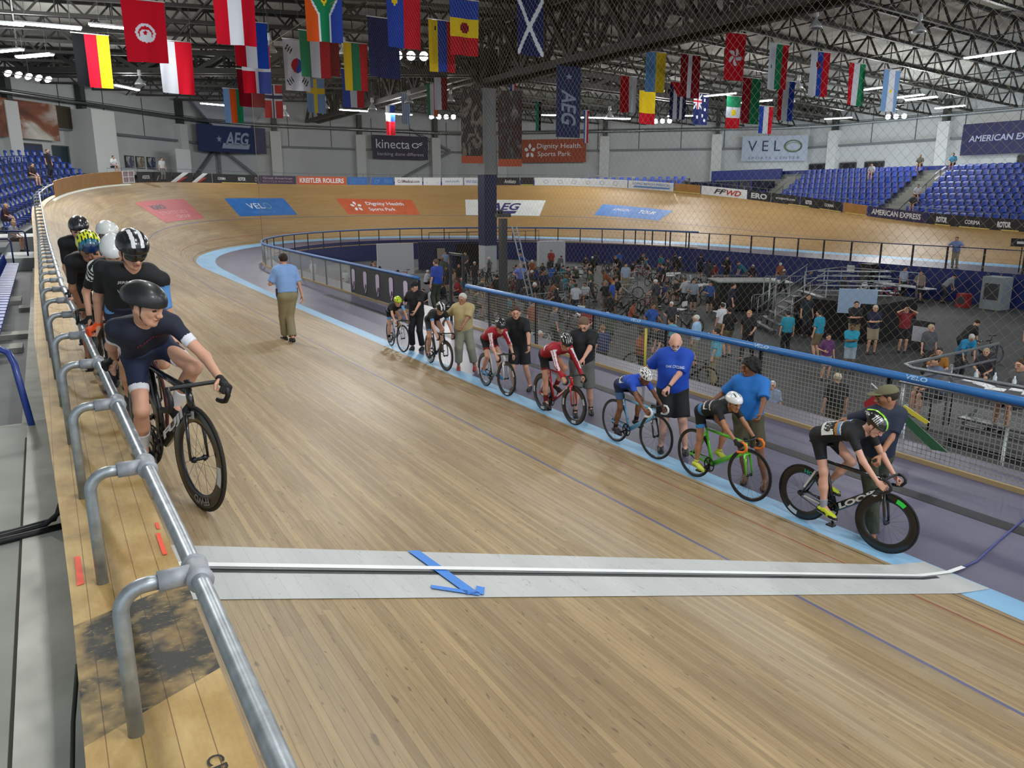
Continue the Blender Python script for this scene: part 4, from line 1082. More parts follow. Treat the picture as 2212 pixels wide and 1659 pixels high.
# strip lights along the home straight and the turn behind the camera, out of the frame above
for (x, y) in ((3.5, 30), (3.5, 20), (3.5, 10), (3.2, 1), (9, -5), (16, 6), (16, 18), (30, 14), (41, 8)):
    batten(x, y, 11.6, PI / 2, ('strip light over the track and infield, above the picture', 'strip lights above the picture'), power=300)
def flood(pos, aim, label, n=4, power=260):
    """cluster of metal-halide floods on a short bar"""
    p = Vector(pos); d = (Vector(aim) - p).normalized(); side = d.cross(Vector((0, 0, 1))).normalized()
    r = empty('flood_light_cluster', p); tag(r, label, 'flood light')
    up = side.cross(d); R = Matrix((side, up, -d)).transposed()
    mb = MB(); mb.beam(side * -(n * .35), side * (n * .35), .08); mb.tube([(0, 0, 0), (0, 0, max(.6, roof_z(p.x) - p.z))], .03, 5); mb.build('mounting_bar', M_STEEL, r)
    for k in range(n):
        c = side * ((k - (n - 1) / 2) * .68)
        h = MB(); h.lathe([(.05, .25), (.16, .16), (.24, 0)], c, 'z', 12, 0, R); hh = h.build('reflector', M_SHADE, r)
        g = MB(); g.lathe([(0, .02), (.21, .02)], c + d * .0, 'z', 12, 0, R); g.build('lamp_glass', mat('#ffffff', .4, emit=90), hh)
    l = bpy.data.lights.new('flood', 'SPOT'); l.energy = power * n * 2.2; l.spot_size = math.radians(105); l.spot_blend = .6; l.shadow_soft_size = .35; l.color = (1, .98, .94)
    o = bpy.data.objects.new('flood_beam', l); COL.objects.link(o); o.parent = r; o.location = d * .3; o.rotation_euler = d.to_track_quat('-Z', 'Y').to_euler()
    return r
flood((.4, 59.5, 11), (8, 50, 0), 'flood light cluster glaring in the upper left corner, under the roof edge', 5)
flood((33.4, 69.0, 11), (26, 50, 0), 'row of four round flood lights left of the column', 4, 240)
flood((53.7, 62.0, 11), (36, 45, 0), 'row of four round flood lights right of the AEG truss banner', 4, 240)
flood((69.6, 47.2, 11), (46, 32, 0), 'three round flood lights glaring below the blue and white striped flag', 3, 260)
flood((16.9, 67.0, 11), (14, 50, 0), 'single glaring flood light behind the red flag with a blue cross', 1, 500)
flood((18.2, 40.5, 11.0), (8, 12, 0), 'flood light cluster in the roof left of the yellow blue red flag', 4, 240)
flood((-2.5, 24, 11.5), (8, 12, 0), 'flood lights above the left stand, outside the picture', 4, 180)
flood((20, -6, 11.5), (8, 14, 0), 'flood lights behind the viewpoint above the infield', 4, 200)
flood((4, -7, 11.5), (4, 8, 0), 'flood lights behind the viewpoint above the track', 4, 170)
# bell shaped pendants, unlit
def bell():
    r = empty('bell_pendant'); mb = MB(); mb.lathe([(.05, .55), (.09, .42), (.16, .34), (.30, .16), (.36, .0), (.34, .0), (.28, .15), (.06, .34)], (0, 0, 0), 'z', 16); mb.build('bell_shade', M_SHADE, r)
    mb = MB(); mb.lathe([(0, .95), (.11, .93), (.12, .6), (.05, .55), (0, .55)], (0, 0, 0), 'z', 10); mb.build('ballast', mat('#d7dadb', .4), r)
    mb = MB(); mb.tube([(0, 0, 0), (0, 0, 1.0)], .015, 5); q = mb.build('suspension_rod', M_STEEL, r); q.location.z = .9
    return r
PB = bell(); first = True
bells = [(-.4, 37.0, 11.0), (12.0, 36.2, 11.5), (11.5, 44.5, 11.2), (15.6, 44.6, 11.4), (19.9, 26.5, 12.0), (17.6, 40.9, 11.8), (6.6, 58.5, 10.8), (24.2, 63.0, 10.6), (20.6, 64.0, 10.6), (25.6, 58.8, 10.8),
         (28.4, 57.2, 10.9), (33.2, 63.8, 10.6), (44.5, 58.0, 10.6), (30.2, 24.2, 12.0), (39.4, 46.2, 11.4), (34.8, 28.6, 12.0), (52.0, 44.5, 11.0), (40.2, 26.5, 12.0), (48.6, 22.6, 12.0), (19.0, 70.0, 10.4), (31.5, 57.0, 11.0), (48.0, 40.5, 11.3)]
blab = {0: 'dim bell pendant over the left stand beside the strip lights', 1: 'grey bell pendant in front of the red, white and blue flag', 2: 'grey bell pendant below the red and white vertical striped flag', 4: 'bell pendant at the top edge beside the blue cross flag', 13: 'large grey bell pendant in front of the main truss', 17: 'white bell pendant right of the tricolour with a shield'}
for i, (x, y, z) in enumerate(bells):
    r = PB if i == 0 else copy_tree(PB)
    r.location = (x, y, z)
    for q in r.children:
        if 'suspension' in q.name: q.scale.z = roof_z(x) - z - .9
    if i in blab: tag(r, blab[i], 'pendant light', 'bell pendants under the roof')
    else: tag(r, 'small bell shaped pendant light hanging under the roof', 'pendant light', 'bell pendants under the roof')

# ================================================================ flags
FC = dict(r='#b51226', w='#c9cdd6', b='#1c3f9c', g='#1e7a52', y='#e0c01c', k='#08090c', o='#c4501c', s='#5f97cf', n='#18224f', m='#7c1022', l='#6f94c0', c='#1a8f78')
def vs(*c):
    n = len(c); return lambda u, v: c[min(int(u * n), n - 1)]
def hs(*c):
    n = len(c); return lambda u, v: c[min(int(v * n), n - 1)]
def cross(bg, c1, c2=None):
    def f(u, v):
        d = min(abs(u - .5) / .667 * 1.0, 9); e = abs(v - .36) * 1.5
        a = min(abs(u - .5), e * .67)
        if c2 and a < .055: return c2
        return c1 if a < (.11 if c2 else .09) else bg
    return f
def tun(u, v):
    x = (u - .5) * 1.5; y = (v - .52) * 2.3; r = math.hypot(x, y)
    if r > .36: return 'r'
    a = math.atan2(-y, x); rs = math.hypot(x + .02, y + .0)
    if rs < .045 + .05 * abs(math.cos(2.5 * (a - PI / 2))) ** 2: return 'r'
    return 'r' if (r < .26 and math.hypot(x, y - .08) > .22) else 'w'
def saf(u, v):
    t = v * 2.3; y = t - 1.35
    c = abs(u - .5) * 1.5
    if y < 0:
        e = abs(c - (-y) * .56)
        if c < (-y) * .56 - .17: return 'y' if c > (-y) * .56 - .27 else 'k'
        if e < .17: return 'g'
        if e < .26: return 'w'
        return 'o' if u < .5 else 'b'
    if c < .17: return 'g'
    if c < .27: return 'w'
    return 'o' if u < .5 else 'b'
def korea(u, v):
    x = (u - .5) * 1.5; y = (v - .5) * 2.3; r = math.hypot(x, y)
    if r < .33: return 'r' if x + .08 * math.sin(y * 9) < 0 else 'b'
    for sx in (-1, 1):
        for sy in (-1, 1):
            a, b_ = x - sx * .42, y - sy * .72; p = (a * .83 + sx * sy * b_ * .55); q = (-sx * sy * a * .55 + b_ * .83)
            if abs(q) < .15 and abs(p) < .17 and int((p + .17) / .068) % 2 == 0: return 'k'
    return 'w'
def saltire(bg, c): return lambda u, v: c if min(abs(u - v), abs(1 - u - v)) < .075 else bg
def hk(u, v):
    x = (u - .5) * 1.5; y = (v - .5) * 2.3; r = math.hypot(x, y); a = math.atan2(y, x)
    if .04 < r < .45 and abs(((a + r * 1.3) * 5 / (2 * PI)) % 1 - .5) < .30 * math.sin(min(r / .45, 1) * PI) ** .6: return 'w'
    return 'r'
def emblem(base, eu, ev, er, col):
    return lambda u, v: col if math.hypot((u - eu) * 1.5, (v - ev) * 2.3) < er else base(u, v)
def aus(bg):
    def f(u, v):
        if u > .5 and v < .5 and False: return bg
        if v < .5 and u < .55:
            a, b_ = u / .55, v / .5
            if min(abs(a - .5), abs(b_ - .5)) < .07: return 'r'
            if min(abs(a - .5), abs(b_ - .5)) < .14: return 'w'
            if min(abs(a - b_), abs(1 - a - b_)) < .09: return 'w'
            return bg
        for (x, y) in ((.25, .75), (.75, .2), (.8, .5), (.65, .7), (.8, .85)):
            if math.hypot((u - x) * 1.5, (v - y) * 2.3) < .10: return 'w'
        return bg
    return f
def cuba(u, v):
    if v < .42 and abs(u - .5) < .5 * (1 - v / .42): return 'r'
    return ('n', 'w', 'n', 'w', 'n')[min(int(u * 5), 4)]
fcount = [0]
def flag(xyz, pat, label, wd=1.5, ht=2.3, nu=18, nv=26):
    fcount[0] += 1; ph = fcount[0] * 1.7; keys = sorted(FC); fm = [mat(FC[k], .75, name='flag_cloth_' + k) for k in keys]
    mb = MB(); mb.v = []
    for j in range(nv + 1):
        for i in range(nu + 1):
            u, v = i / nu, j / nv
            y = .045 * math.sin(u * 7 + ph) * (.3 + v) + .03 * math.sin(u * 13 + ph * 2 + v * 2) * v
            sag = .03 * math.sin(u * PI) * (1 - v) - .05 * u * v * math.sin(ph)
            mb.v.append(((u - .5) * wd * (1 - .04 * v), y, -v * ht - sag))
    used = []
    for j in range(nv):
        for i in range(nu):
            a = j * (nu + 1) + i; mb.f.append((a, a + 1, a + nu + 2, a + nu + 1)); c = pat((i + .5) / nu, (j + .5) / nv)
            if c not in used: used.append(c)
            mb.m.append(used.index(c)); mb.sm.append(True)
    mats = [mat(FC[c], .9, name='flag_cloth_' + c, spec=.1) for c in used]
    r = empty('national_flag', xyz); mb.build('flag_cloth', mats, r)
    p = MB(); p.tube([(-wd / 2 - .03, 0, .01), (wd / 2 + .03, 0, .01)], .022, 6); p.build('flag_pole', mat('#cfd2d2', .5), r)
    p = MB(); p.tube([(-wd / 2, 0, .01), (-wd / 2, 0, max(.3, roof_z(xyz[0]) - xyz[2]))], .008, 4); p.tube([(wd / 2, 0, .01), (wd / 2, 0, max(.3, roof_z(xyz[0]) - xyz[2]))], .008, 4); p.build('cord', M_STEEL, r)
    tag(r, label, 'flag'); return r
FL = [
 ((4.5, 36.4, 11.35), tun, 'red flag with a white disc, crescent and star, nearest on the left', 1.6, 2.35, 44, 60),
 ((3.0, 43.8, 11.15), vs('k', 'r', 'y'), 'black, red and gold vertical flag at the far left', 1.55, 2.35),
 ((6.6, 43.3, 11.1), vs('w', 'r'), 'white and red flag hanging behind the red crescent flag', 1.55, 2.4),
 ((7.3, 33.0, 11.75), vs('r', 'w', 'r'), 'big red, white and red striped flag at the top edge', 1.55, 2.35),
 ((10.6, 44.0, 11.4), lambda u, v: 'w' if (abs(u - .5) < .07 or abs(v - .5) < .05) else ('r' if (u < .5) == (v > .5) else 'b'), 'flag quartered red and blue by a white cross', 1.5, 2.4),
 ((9.0, 38.0, 11.3), vs('r', 'w', 'b'), 'red, white and blue vertical flag below the big red white red one', 1.5, 1.9),
 ((11.2, 48.0, 10.75), vs('m'), 'plain dark red flag below the quartered one', 1.5, 2.0),
 ((12.6, 59.6, 11.1), vs('l', 'o', 'g'), 'small light blue, orange and green flag above the big AEG banner', 1.3, 2.3),
 ((15.5, 60.0, 11.6), cross('r', 'w', 'n'), 'red flag with a white edged navy cross in front of a glaring lamp', 1.35, 2.3, 26, 36),
 ((17.9, 57.6, 11.9), cross('l', 'y'), 'light blue flag with a yellow cross', 1.35, 2.3, 22, 30),
 ((12.2, 42.1, 11.5), korea, 'white flag with a red and blue disc and black bars', 1.35, 2.45, 44, 60),
 ((10.4, 31.8, 12.0), saf, 'green, orange and blue flag with a forked white edge at the top', 1.5, 2.4, 40, 54),
 ((12.4, 39.6, 11.5), vs('g', 'w', 'r'), 'green, white and red flag behind the forked green one', 1.5, 2.1),
 ((13.3, 40.6, 12.0), vs('m'), 'dark red flag edge right of the forked green one', 1.3, 2.3),
 ((15.1, 41.4, 11.5), vs('y', 'g', 'r'), 'yellow, green and red vertical flag', 1.3, 2.35),
 ((17.2, 47.8, 11.2), emblem(vs('b', 'w', 'r'), .5, .4, .12, 'k'), 'blue, white and red flag with small dark crest below yellow green red one', 1.4, 2.2),
 ((14.2, 35.2, 11.5), vs('n'), 'navy flag showing behind the blue and red one', 1.5, 2.5),
 ((13.6, 31.5, 12.05), emblem(vs('b', 'r'), .25, .28, .13, 'y'), 'blue and red flag with a yellow crown at the top edge', 1.5, 2.4),
 ((17.3, 35.6, 11.8), emblem(vs('y', 'b', 'r'), .25, .15, .09, 'k'), 'yellow, blue and red vertical flag left of the column', 1.4, 2.3),
 ((17.4, 33.5, 12.3), emblem(hs('b', 'y', 'r'), .5, .5, .24, 'm'), 'blue, yellow and red flag with a dark eagle emblem', 1.45, 2.35, 18, 27),
 ((19.0, 30.5, 12.0), saltire('n', 'w'), 'navy flag with a white diagonal cross', 1.35, 2.3, 34, 46),
 ((25.6, 59.4, 11.6), lambda u, v: 'w' if int(u * 9) % 2 else 'l', 'small pale blue and white striped flag', .75, 2.3),
 ((24.9, 51.6, 11.9), vs('w', 'm'), 'narrow white and dark red flag left of the column', 1.0, 2.3),
 ((28.4, 69.5, 11.8), lambda u, v: 'r' if v > .55 else ('b' if u > .5 else 'w'), 'small narrow red, white and blue flag near the round floods', .9, 2.6),
 ((25.9, 55.2, 11.9), vs('g', 'w', 'o'), 'narrow green, white and orange flag', .9, 2.3),
 ((31.2, 52.4, 11.9), vs('b', 'w', 'r'), 'narrow bright flag just right of the column', .5, 1.4),
 ((36.0, 56.4, 11.3), vs('c', 'k'), 'very narrow teal flag right of the column banners', .5, 2.3), ((38.6, 57.0, 11.3), vs('m', 'y'), 'very narrow dark red and yellow flag', .5, 2.5), ((40.5, 56.0, 10.8), vs('b', 'w', 'r'), 'very narrow blue, white and red flag', .5, 2.6),
 ((34.6, 43.1, 11.5), vs('r', 'w'), 'red and white vertical flag right of the hanging AEG banner', 1.4, 2.3),
 ((33.0, 38.6, 12.2), vs('s', 'y'), 'light blue and yellow vertical flag under the truss', 1.55, 2.3),
 ((32.9, 35.5, 11.6), lambda u, v: 'w' if abs(u - .5) < .1 else 'm', 'dark red flag with a thin white middle stripe', 1.5, 2.3, 20, 4),
 ((33.3, 32.5, 12.3), hk, 'red flag with a white five petalled flower', 1.55, 2.4, 44, 60),
 ((35.6, 31.5, 11.8), emblem(vs('w', 'g', 'r'), .14, .5, .09, 'g'), 'white, green and red vertical flag', 1.5, 2.35),
 ((37.5, 30.3, 11.4), emblem(vs('w', 'b', 'r'), .42, .3, .22, 'm'), 'white, blue and red flag with a red shield', 1.55, 2.3, 18, 26),
 ((42.0, 31.3, 11.3), vs('r', 'w', 'g'), 'red, white and green vertical flag', 1.5, 2.3),
 ((43.6, 30.1, 10.9), emblem(vs('l', 'w', 'l'), .5, .5, .12, 'y'), 'light blue and white striped flag, rightmost', 1.55, 2.3),
 ((36.0, 39.8, 10.85), cuba, 'white and navy striped flag with a red triangle behind the flower flag', 1.4, 2.3, 20, 26),
 ((39.0, 36.5, 10.9), vs('m', 'g'), 'dark red and green flag behind the white green red one', 1.6, 2.7),
 ((41.8, 36.2, 10.9), vs('r', 'w', 'b'), 'red, white and blue flag behind the shield flag', 1.55, 2.4),
 ((45.4, 44.1, 11.0), emblem(hs('g', 'w', 'r'), .5, .5, .22, 'y'), 'green, white and red horizontal flag with an eagle emblem', 1.5, 2.3, 18, 27),
 ((46.2, 48.4, 11.7), aus('n'), 'navy flag with white stars and a crossed corner', 1.6, 2.4, 30, 40),
 ((41.0, 48.8, 11.6), hs('y', 'y', 'r'), 'yellow and red flag with a pale lamp before it', 1.6, 2.4, 6, 6),
 ((49.0, 44.2, 10.5), vs('b', 'w', 'r'), 'blue, white and red vertical flag hanging lowest, near the right floods', 1.55, 2.0),
]
for f in FL: flag(*f)
# ================================================================ smooth bodies: blended round cones meshed with surface nets
def _cone(P, a, b, ra, rb):
    ba = b - a; l2 = float(ba @ ba) + 1e-12
    t = np.clip(((P - a) @ ba) / l2, 0, 1)
    d = P - a - t[..., None] * ba
    return np.sqrt((d * d).sum(-1)) - (ra + (rb - ra) * t)
def _ell(P, c, r, R):
    q = ((P - c) @ R) / r
    return (np.sqrt((q * q).sum(-1)) - 1) * min(r)
def sdf_mesh(prims, h, cuts=(), holes=()):
    """prims: ('c', a, b, ra, rb, k) round cone; ('e', c, (rx,ry,rz), R, k) ellipsoid. cuts: (point, normal, prim idx or None)"""
    lo = np.array([1e9] * 3); hi = -lo
    for p in prims:
        if p[0] == 'c':
            for c, r in ((p[1], p[3]), (p[2], p[4])): lo = np.minimum(lo, c - r); hi = np.maximum(hi, c + r)
        else: r = max(p[2]); lo = np.minimum(lo, p[1] - r); hi = np.maximum(hi, p[1] + r)
    lo -= 2.5 * h; hi += 2.5 * h
    n = np.ceil((hi - lo) / h).astype(int) + 1
    F = np.full(n, .2, np.float32)
    ax = [lo[i] + h * np.arange(n[i]) for i in range(3)]
    for p in prims:
        k = p[5] if p[0] == 'c' else p[4]
        if p[0] == 'c':
            l = np.minimum(p[1] - p[3], p[2] - p[4]); u = np.maximum(p[1] + p[3], p[2] + p[4])
        else: r = max(p[2]); l = p[1] - r; u = p[1] + r
        m = max(k, 0) + 3 * h
        i0 = np.clip(np.floor((l - m - lo) / h).astype(int), 0, n); i1 = np.clip(np.ceil((u + m - lo) / h).astype(int) + 1, 0, n)
        if (i1 <= i0).any(): continue
        G = np.stack(np.meshgrid(*[ax[j][i0[j]:i1[j]] for j in range(3)], indexing='ij'), -1)
        d = _cone(G, p[1], p[2], p[3], p[4]) if p[0] == 'c' else _ell(G, p[1], np.array(p[2]), p[3])
        sl = tuple(slice(i0[j], i1[j]) for j in range(3)); f = F[sl]
        last = p[-1] if isinstance(p[-1], tuple) else None
        if last:
            for (pt, nn_) in last: d = np.maximum(d, (G - pt) @ nn_)
        if k > 0:
            hh = np.clip(k - np.abs(f - d), 0, None) / k; F[sl] = np.minimum(f, d) - hh * hh * k * .25
        elif k < 0:  # carve
            kk = -k; hh = np.clip(kk - np.abs(f + d), 0, None) / kk; F[sl] = np.maximum(f, -d) + hh * hh * kk * .25
        else: F[sl] = np.minimum(f, d)
    if cuts:
        G = np.stack(np.meshgrid(*ax, indexing='ij'), -1)
        for (pt, nn_) in cuts: F = np.maximum(F, (G - pt) @ nn_)
    F[0], F[-1], F[:, 0], F[:, -1], F[:, :, 0], F[:, :, -1] = [.2] * 6
    ins = F < 0
    nc = n - 1
    # cells with a sign change
    c8 = [ins[dx:dx + nc[0], dy:dy + nc[1], dz:dz + nc[2]] for dx in (0, 1) for dy in (0, 1) for dz in (0, 1)]
    s_ = sum(c.astype(np.int8) for c in c8); act = (s_ > 0) & (s_ < 8)
    idx = -np.ones(nc, int); I = np.argwhere(act); idx[act] = np.arange(len(I))
    acc = np.zeros((len(I), 3)); cnt = np.zeros(len(I))
    for d in range(3):
        e = np.zeros(3, int); e[d] = 1; o1, o2 = [k for k in range(3) if k != d]
        for a in (0, 1):
            for b in (0, 1):
                off = np.zeros(3, int); off[o1] = a; off[o2] = b
                q = I + off; r = q + e
                fa = F[q[:, 0], q[:, 1], q[:, 2]]; fb = F[r[:, 0], r[:, 1], r[:, 2]]; m = (fa < 0) != (fb < 0)
                t = np.where(m, fa / (fa - fb + 1e-20), 0); pt = q + t[:, None] * e
                acc[m] += pt[m]; cnt[m] += 1
    Vv = lo + h * (acc / np.maximum(cnt, 1)[:, None])
    faces = []
    for d in range(3):
        e = np.zeros(3, int); e[d] = 1; o1, o2 = [(1, 2), (2, 0), (0, 1)][d]
        A = ins[tuple(slice(0, n[k] - (1 if k == d else 0)) for k in range(3))]; Bq = ins[tuple(slice(1 if k == d else 0, n[k]) for k in range(3))]
        E_ = np.argwhere(A != Bq)
        E_ = E_[(E_[:, o1] > 0) & (E_[:, o2] > 0) & (E_[:, o1] < nc[o1]) & (E_[:, o2] < nc[o2])]
        u1 = np.zeros(3, int); u1[o1] = 1; u2 = np.zeros(3, int); u2[o2] = 1
        c0 = E_ - u1 - u2; c1 = E_ - u2; c2 = E_; c3 = E_ - u1
        Q = np.stack([idx[c[:, 0], c[:, 1], c[:, 2]] for c in (c0, c1, c2, c3)], 1)
        fl = A[E_[:, 0], E_[:, 1], E_[:, 2]]
        Q[~fl] = Q[~fl][:, ::-1]
        faces.append(Q)
    Q = np.concatenate(faces); Q = Q[(Q >= 0).all(1)]
    return Vv, Q
def np_mesh(name, parts, mats, parent=None, pick=None, smooth=True):
    """parts: list of (V, Q); pick(centres) -> material indices"""
    vs = np.concatenate([p[0] for p in parts]); o = 0; fs = []
    for p in parts: fs.append(p[1] + o); o += len(p[0])
    fs = np.concatenate(fs); me = bpy.data.meshes.new(name)
    me.vertices.add(len(vs)); me.vertices.foreach_set('co', vs.astype(np.float32).ravel())
    me.loops.add(len(fs) * 4); me.loops.foreach_set('vertex_index', fs.ravel().astype(np.int32))
    me.polygons.add(len(fs)); me.polygons.foreach_set('loop_start', (np.arange(len(fs)) * 4).astype(np.int32))
    try: me.polygons.foreach_set('loop_total', np.full(len(fs), 4, np.int32))
    except Exception: pass
    if not isinstance(mats, (list, tuple)): mats = [mats]
    for m in mats: me.materials.append(m)
    if pick is not None and len(mats) > 1:
        cen = vs[fs].mean(1); me.polygons.foreach_set('material_index', np.asarray(pick(cen)).astype(np.int32))
    me.polygons.foreach_set('use_smooth', np.full(len(fs), smooth))
    me.update(calc_edges=True); me.validate()
    return link(name, me, parent)
def unit(v): v = np.asarray(v, float); return v / (np.linalg.norm(v) + 1e-12)
def A3(*a): return np.array(a, float)
def ik(a, c, l1, l2, hint):
    a = np.asarray(a, float); c = np.asarray(c, float); d = c - a; L = np.linalg.norm(d)
    mx = (l1 + l2) * .995
    if L > mx: c = a + d / L * mx; d = c - a; L = mx
    L = max(L, abs(l1 - l2) * 1.05 + 1e-6); x = (l1 * l1 - l2 * l2 + L * L) / (2 * L); hgt = math.sqrt(max(l1 * l1 - x * x, 0)); u = unit(d)
    hv = np.asarray(hint, float); hv = hv - u * (hv @ u); hv = unit(hv); return a + u * x + hv * hgt, c
SKIN = {'fair': '#d09d82', 'tan': '#a9775a', 'brown': '#7d5238', 'dark': '#4f3425', 'pink': '#d8a48e'}
def hand_prims(w, d, nrm_, up_thumb, s, curl=.5, spread=.12):
    """w wrist, d direction to the knuckles, nrm_ palm normal (fingers curl towards it), up_thumb side of the thumb"""
    d = unit(d); n = unit(nrm_ - d * (np.asarray(nrm_) @ d)); t = unit(up_thumb - d * (np.asarray(up_thumb) @ d) - n * (np.asarray(up_thumb) @ n)); P = []
    k = .008 * s
    for i, o in enumerate((-.026, -.009, .009, .026)):
        P.append(('c', w + t * o * .55 * s, w + d * .078 * s + t * o * s, .0155 * s, .0125 * s, .012 * s))
    Ls = [.034, .040, .043, .037]  # little .. index
    for i, o in enumerate((-.028, -.0095, .0095, .028)):
        b = w + d * .082 * s + t * o * s; ang = curl * 1.1; L = Ls[i] * s * 1.05; r = [.0078, .0085, .0088, .0085][i] * s
        dirn = d
        for j, f in enumerate((1.0, .68, .5)):
            ca, sa = math.cos(ang), math.sin(ang); dirn = unit(d * ca + n * sa + t * (o / .028) * spread * (1 - j * .4))
            e = b + dirn * L * f; P.append(('c', b, e, r * (1 - .08 * j), r * (.93 - .08 * j), .004 * s)); b = e; ang += curl * 1.15
    b = w + d * .022 * s + t * .028 * s
    e1 = b + unit(d * .55 + t * .72 + n * (.15 + curl * .4)) * .042 * s; e2 = e1 + unit(d * .7 + t * (.5 - curl * .5) + n * (.2 + curl * .7)) * .032 * s
    P.append(('c', b - d * .012 * s, e1, .0155 * s, .0115 * s, .012 * s)); P.append(('c', e1, e2, .0105 * s, .0085 * s, .005 * s))
    return P
def torso_prims(J, s, g=0.0, belly=0.0, kk=.05):
    """g grows everything (clothing)"""
    sd = J['side']; up = unit(J['neck'] - J['pel']); fw = J['fwd']; pel, nk = J['pel'], J['neck']; L = np.linalg.norm(nk - pel)
    wS = J['wS']; P = []
    mid = pel + up * L * .45 - J['fwd'] * J.get('arch', 0)
    ch = pel + up * L * .74 - fw * J.get('arch', 0) * .8
    for sg in (-1, 1):
        P.append(('c', pel + sd * sg * .075 * s, mid + sd * sg * .065 * s, .100 * s + g, .092 * s + g, kk))
        P.append(('c', mid + sd * sg * .065 * s, ch + sd * sg * .085 * s, .092 * s + g, .098 * s + g, kk))
        P.append(('c', ch + sd * sg * .08 * s, nk + sd * sg * wS * .55 - up * .035 * s, .095 * s + g, .062 * s + g, kk))
        P.append(('c', nk - up * .03 * s + sd * sg * .04 * s, J['sh' + 'RL'[sg < 0]], .058 * s + g, .055 * s + g, kk))
    if belly: P.append(('c', pel + up * .08 * s + fw * belly * .55, mid + fw * belly * .6, .10 * s + g, .10 * s + g + belly * .3, .08))
    return P
def head_frame(J): return J['hs'], J['hf'], J['hu']
def head_prims(J, s):
    """head centre J['head'], right hs, face direction hf, up hu"""
    c = J['head']; r, f, u = head_frame(J); R = np.stack([r, f, u], 1); P = []
    P.append(('e', c + u * .022 * s - f * .012 * s, (.074 * s, .094 * s, .088 * s), R, .02))
    P.append(('c', c - u * .02 * s + f * .028 * s, c - u * .082 * s + f * .052 * s, .056 * s, .026 * s, .035))      # face to chin
    for sg in (-1, 1):
        P.append(('c', c + r * sg * .045 * s - u * .035 * s + f * .01 * s, c + r * sg * .022 * s - u * .082 * s + f * .045 * s, .026 * s, .018 * s, .03))
        P.append(('c', c + r * sg * .036 * s - u * .012 * s + f * .058 * s, c + r * sg * .03 * s - u * .025 * s + f * .06 * s, .018 * s, .016 * s, .02))
        P.append(('e', c + r * sg * .078 * s - u * .008 * s - f * .008 * s, (.010 * s, .019 * s, .031 * s), R, .006))
    P.append(('c', c + f * .076 * s + u * .022 * s, c + f * .080 * s + u * .02 * s, .030 * s, .028 * s, .03))
    for sg in (-1, 1): P.append(('c', c + r * sg * .031 * s + u * .006 * s + f * .092 * s, c + r * sg * .026 * s + u * .006 * s + f * .092 * s, .011 * s, .011 * s, -.014 * s))
    P.append(('c', c + f * .088 * s + u * .008 * s, c + f * .108 * s - u * .026 * s, .009 * s, .0135 * s, .014))
    P.append(('c', c + f * .098 * s - u * .029 * s - r * .012 * s, c + f * .098 * s - u * .029 * s + r * .012 * s, .009 * s, .009 * s, .008))
    P.append(('c', c + f * .088 * s - u * .052 * s - r * .014 * s, c + f * .088 * s - u * .052 * s + r * .014 * s, .0085 * s, .0085 * s, .010))
    P.append(('c', c + f * .084 * s - u * .064 * s - r * .010 * s, c + f * .084 * s - u * .064 * s + r * .010 * s, .009 * s, .009 * s, .012))
    P.append(('c', c + f * .072 * s - u * .088 * s, c + f * .070 * s - u * .088 * s, .018 * s, .018 * s, .02))
    P.append(('c', J['neck'] - unit(J['neck'] - J['pel']) * .02, c - u * .06 * s - f * .018 * s, .056 * s, .050 * s, .03))
    for sg in (-1, 1): P.append(('c', c + r * sg * .031 * s + u * .006 * s + f * .076 * s, c + r * sg * .031 * s + u * .006 * s + f * .0761 * s, .0125 * s, .0125 * s, .002))
    return P
def skeleton(spec):
    """spec in a frame with X right of world; returns joints"""
    H = spec.get('H', 1.75); s = H / 1.75; J = {'s': s, 'H': H}
    J['pel'] = A3(*spec['pel']); J['neck'] = A3(*spec['neck']); fw = unit(A3(*spec['fwd'])); up = unit(J['neck'] - J['pel'])
    sd = unit(np.cross(fw, up)); J['side'] = sd; fw = unit(np.cross(up, sd)); J['fwd'] = fw     # side = person's right
    wS = spec.get('wS', .168) * s; wH = .088 * s; J['wS'] = wS; J['arch'] = spec.get('arch', 0)
    tw = spec.get('twist', 0); sdt = unit(sd * math.cos(tw) + fw * math.sin(tw))
    J['shR'] = J['neck'] - up * .055 * s + sdt * wS; J['shL'] = J['neck'] - up * .055 * s - sdt * wS
    for k in 'RL':
        if 'sh' + k in spec: J['sh' + k] = J['sh' + k] + A3(*spec['sh' + k])
    J['hpR'] = J['pel'] + sd * wH - up * .02 * s; J['hpL'] = J['pel'] - sd * wH - up * .02 * s
    la, lf, lt, ls = .285 * s, .25 * s, .43 * s, .43 * s
    la *= spec.get('arm', 1); lf *= spec.get('arm', 1)
    for k, sg in (('R', 1), ('L', -1)):
        w_ = A3(*spec['hand' + k]); eh = spec.get('elbow' + k, None)
        eh = A3(*eh) if eh is not None else sd * sg * .5 - fw * .6 - A3(0, 0, 1) * .3
        J['el' + k], J['wr' + k] = ik(J['sh' + k], w_, la, lf, eh)
        f = A3(*spec['foot' + k]); kh = spec.get('knee' + k, None); kh = A3(*kh) if kh is not None else fw
        J['kn' + k], J['an' + k] = ik(J['hp' + k], f, lt, ls, kh)
        J['toe' + k] = unit(A3(*spec.get('toe' + k, spec['fwd'])))
    hf = unit(A3(*spec.get('look', spec['fwd']))); hup = A3(*spec.get('hup', (0, 0, 1)))
    hs = unit(np.cross(hf, hup)); J['hs'] = hs; J['hf'] = hf; J['hu'] = unit(np.cross(hs, hf))
    J['head'] = J['neck'] + unit(up * .5 + A3(0, 0, 1) * .55 + J['fwd'] * .12 + A3(*spec.get('hoff', (0, 0, 0)))) * .155 * s + J['hf'] * .02
    return J
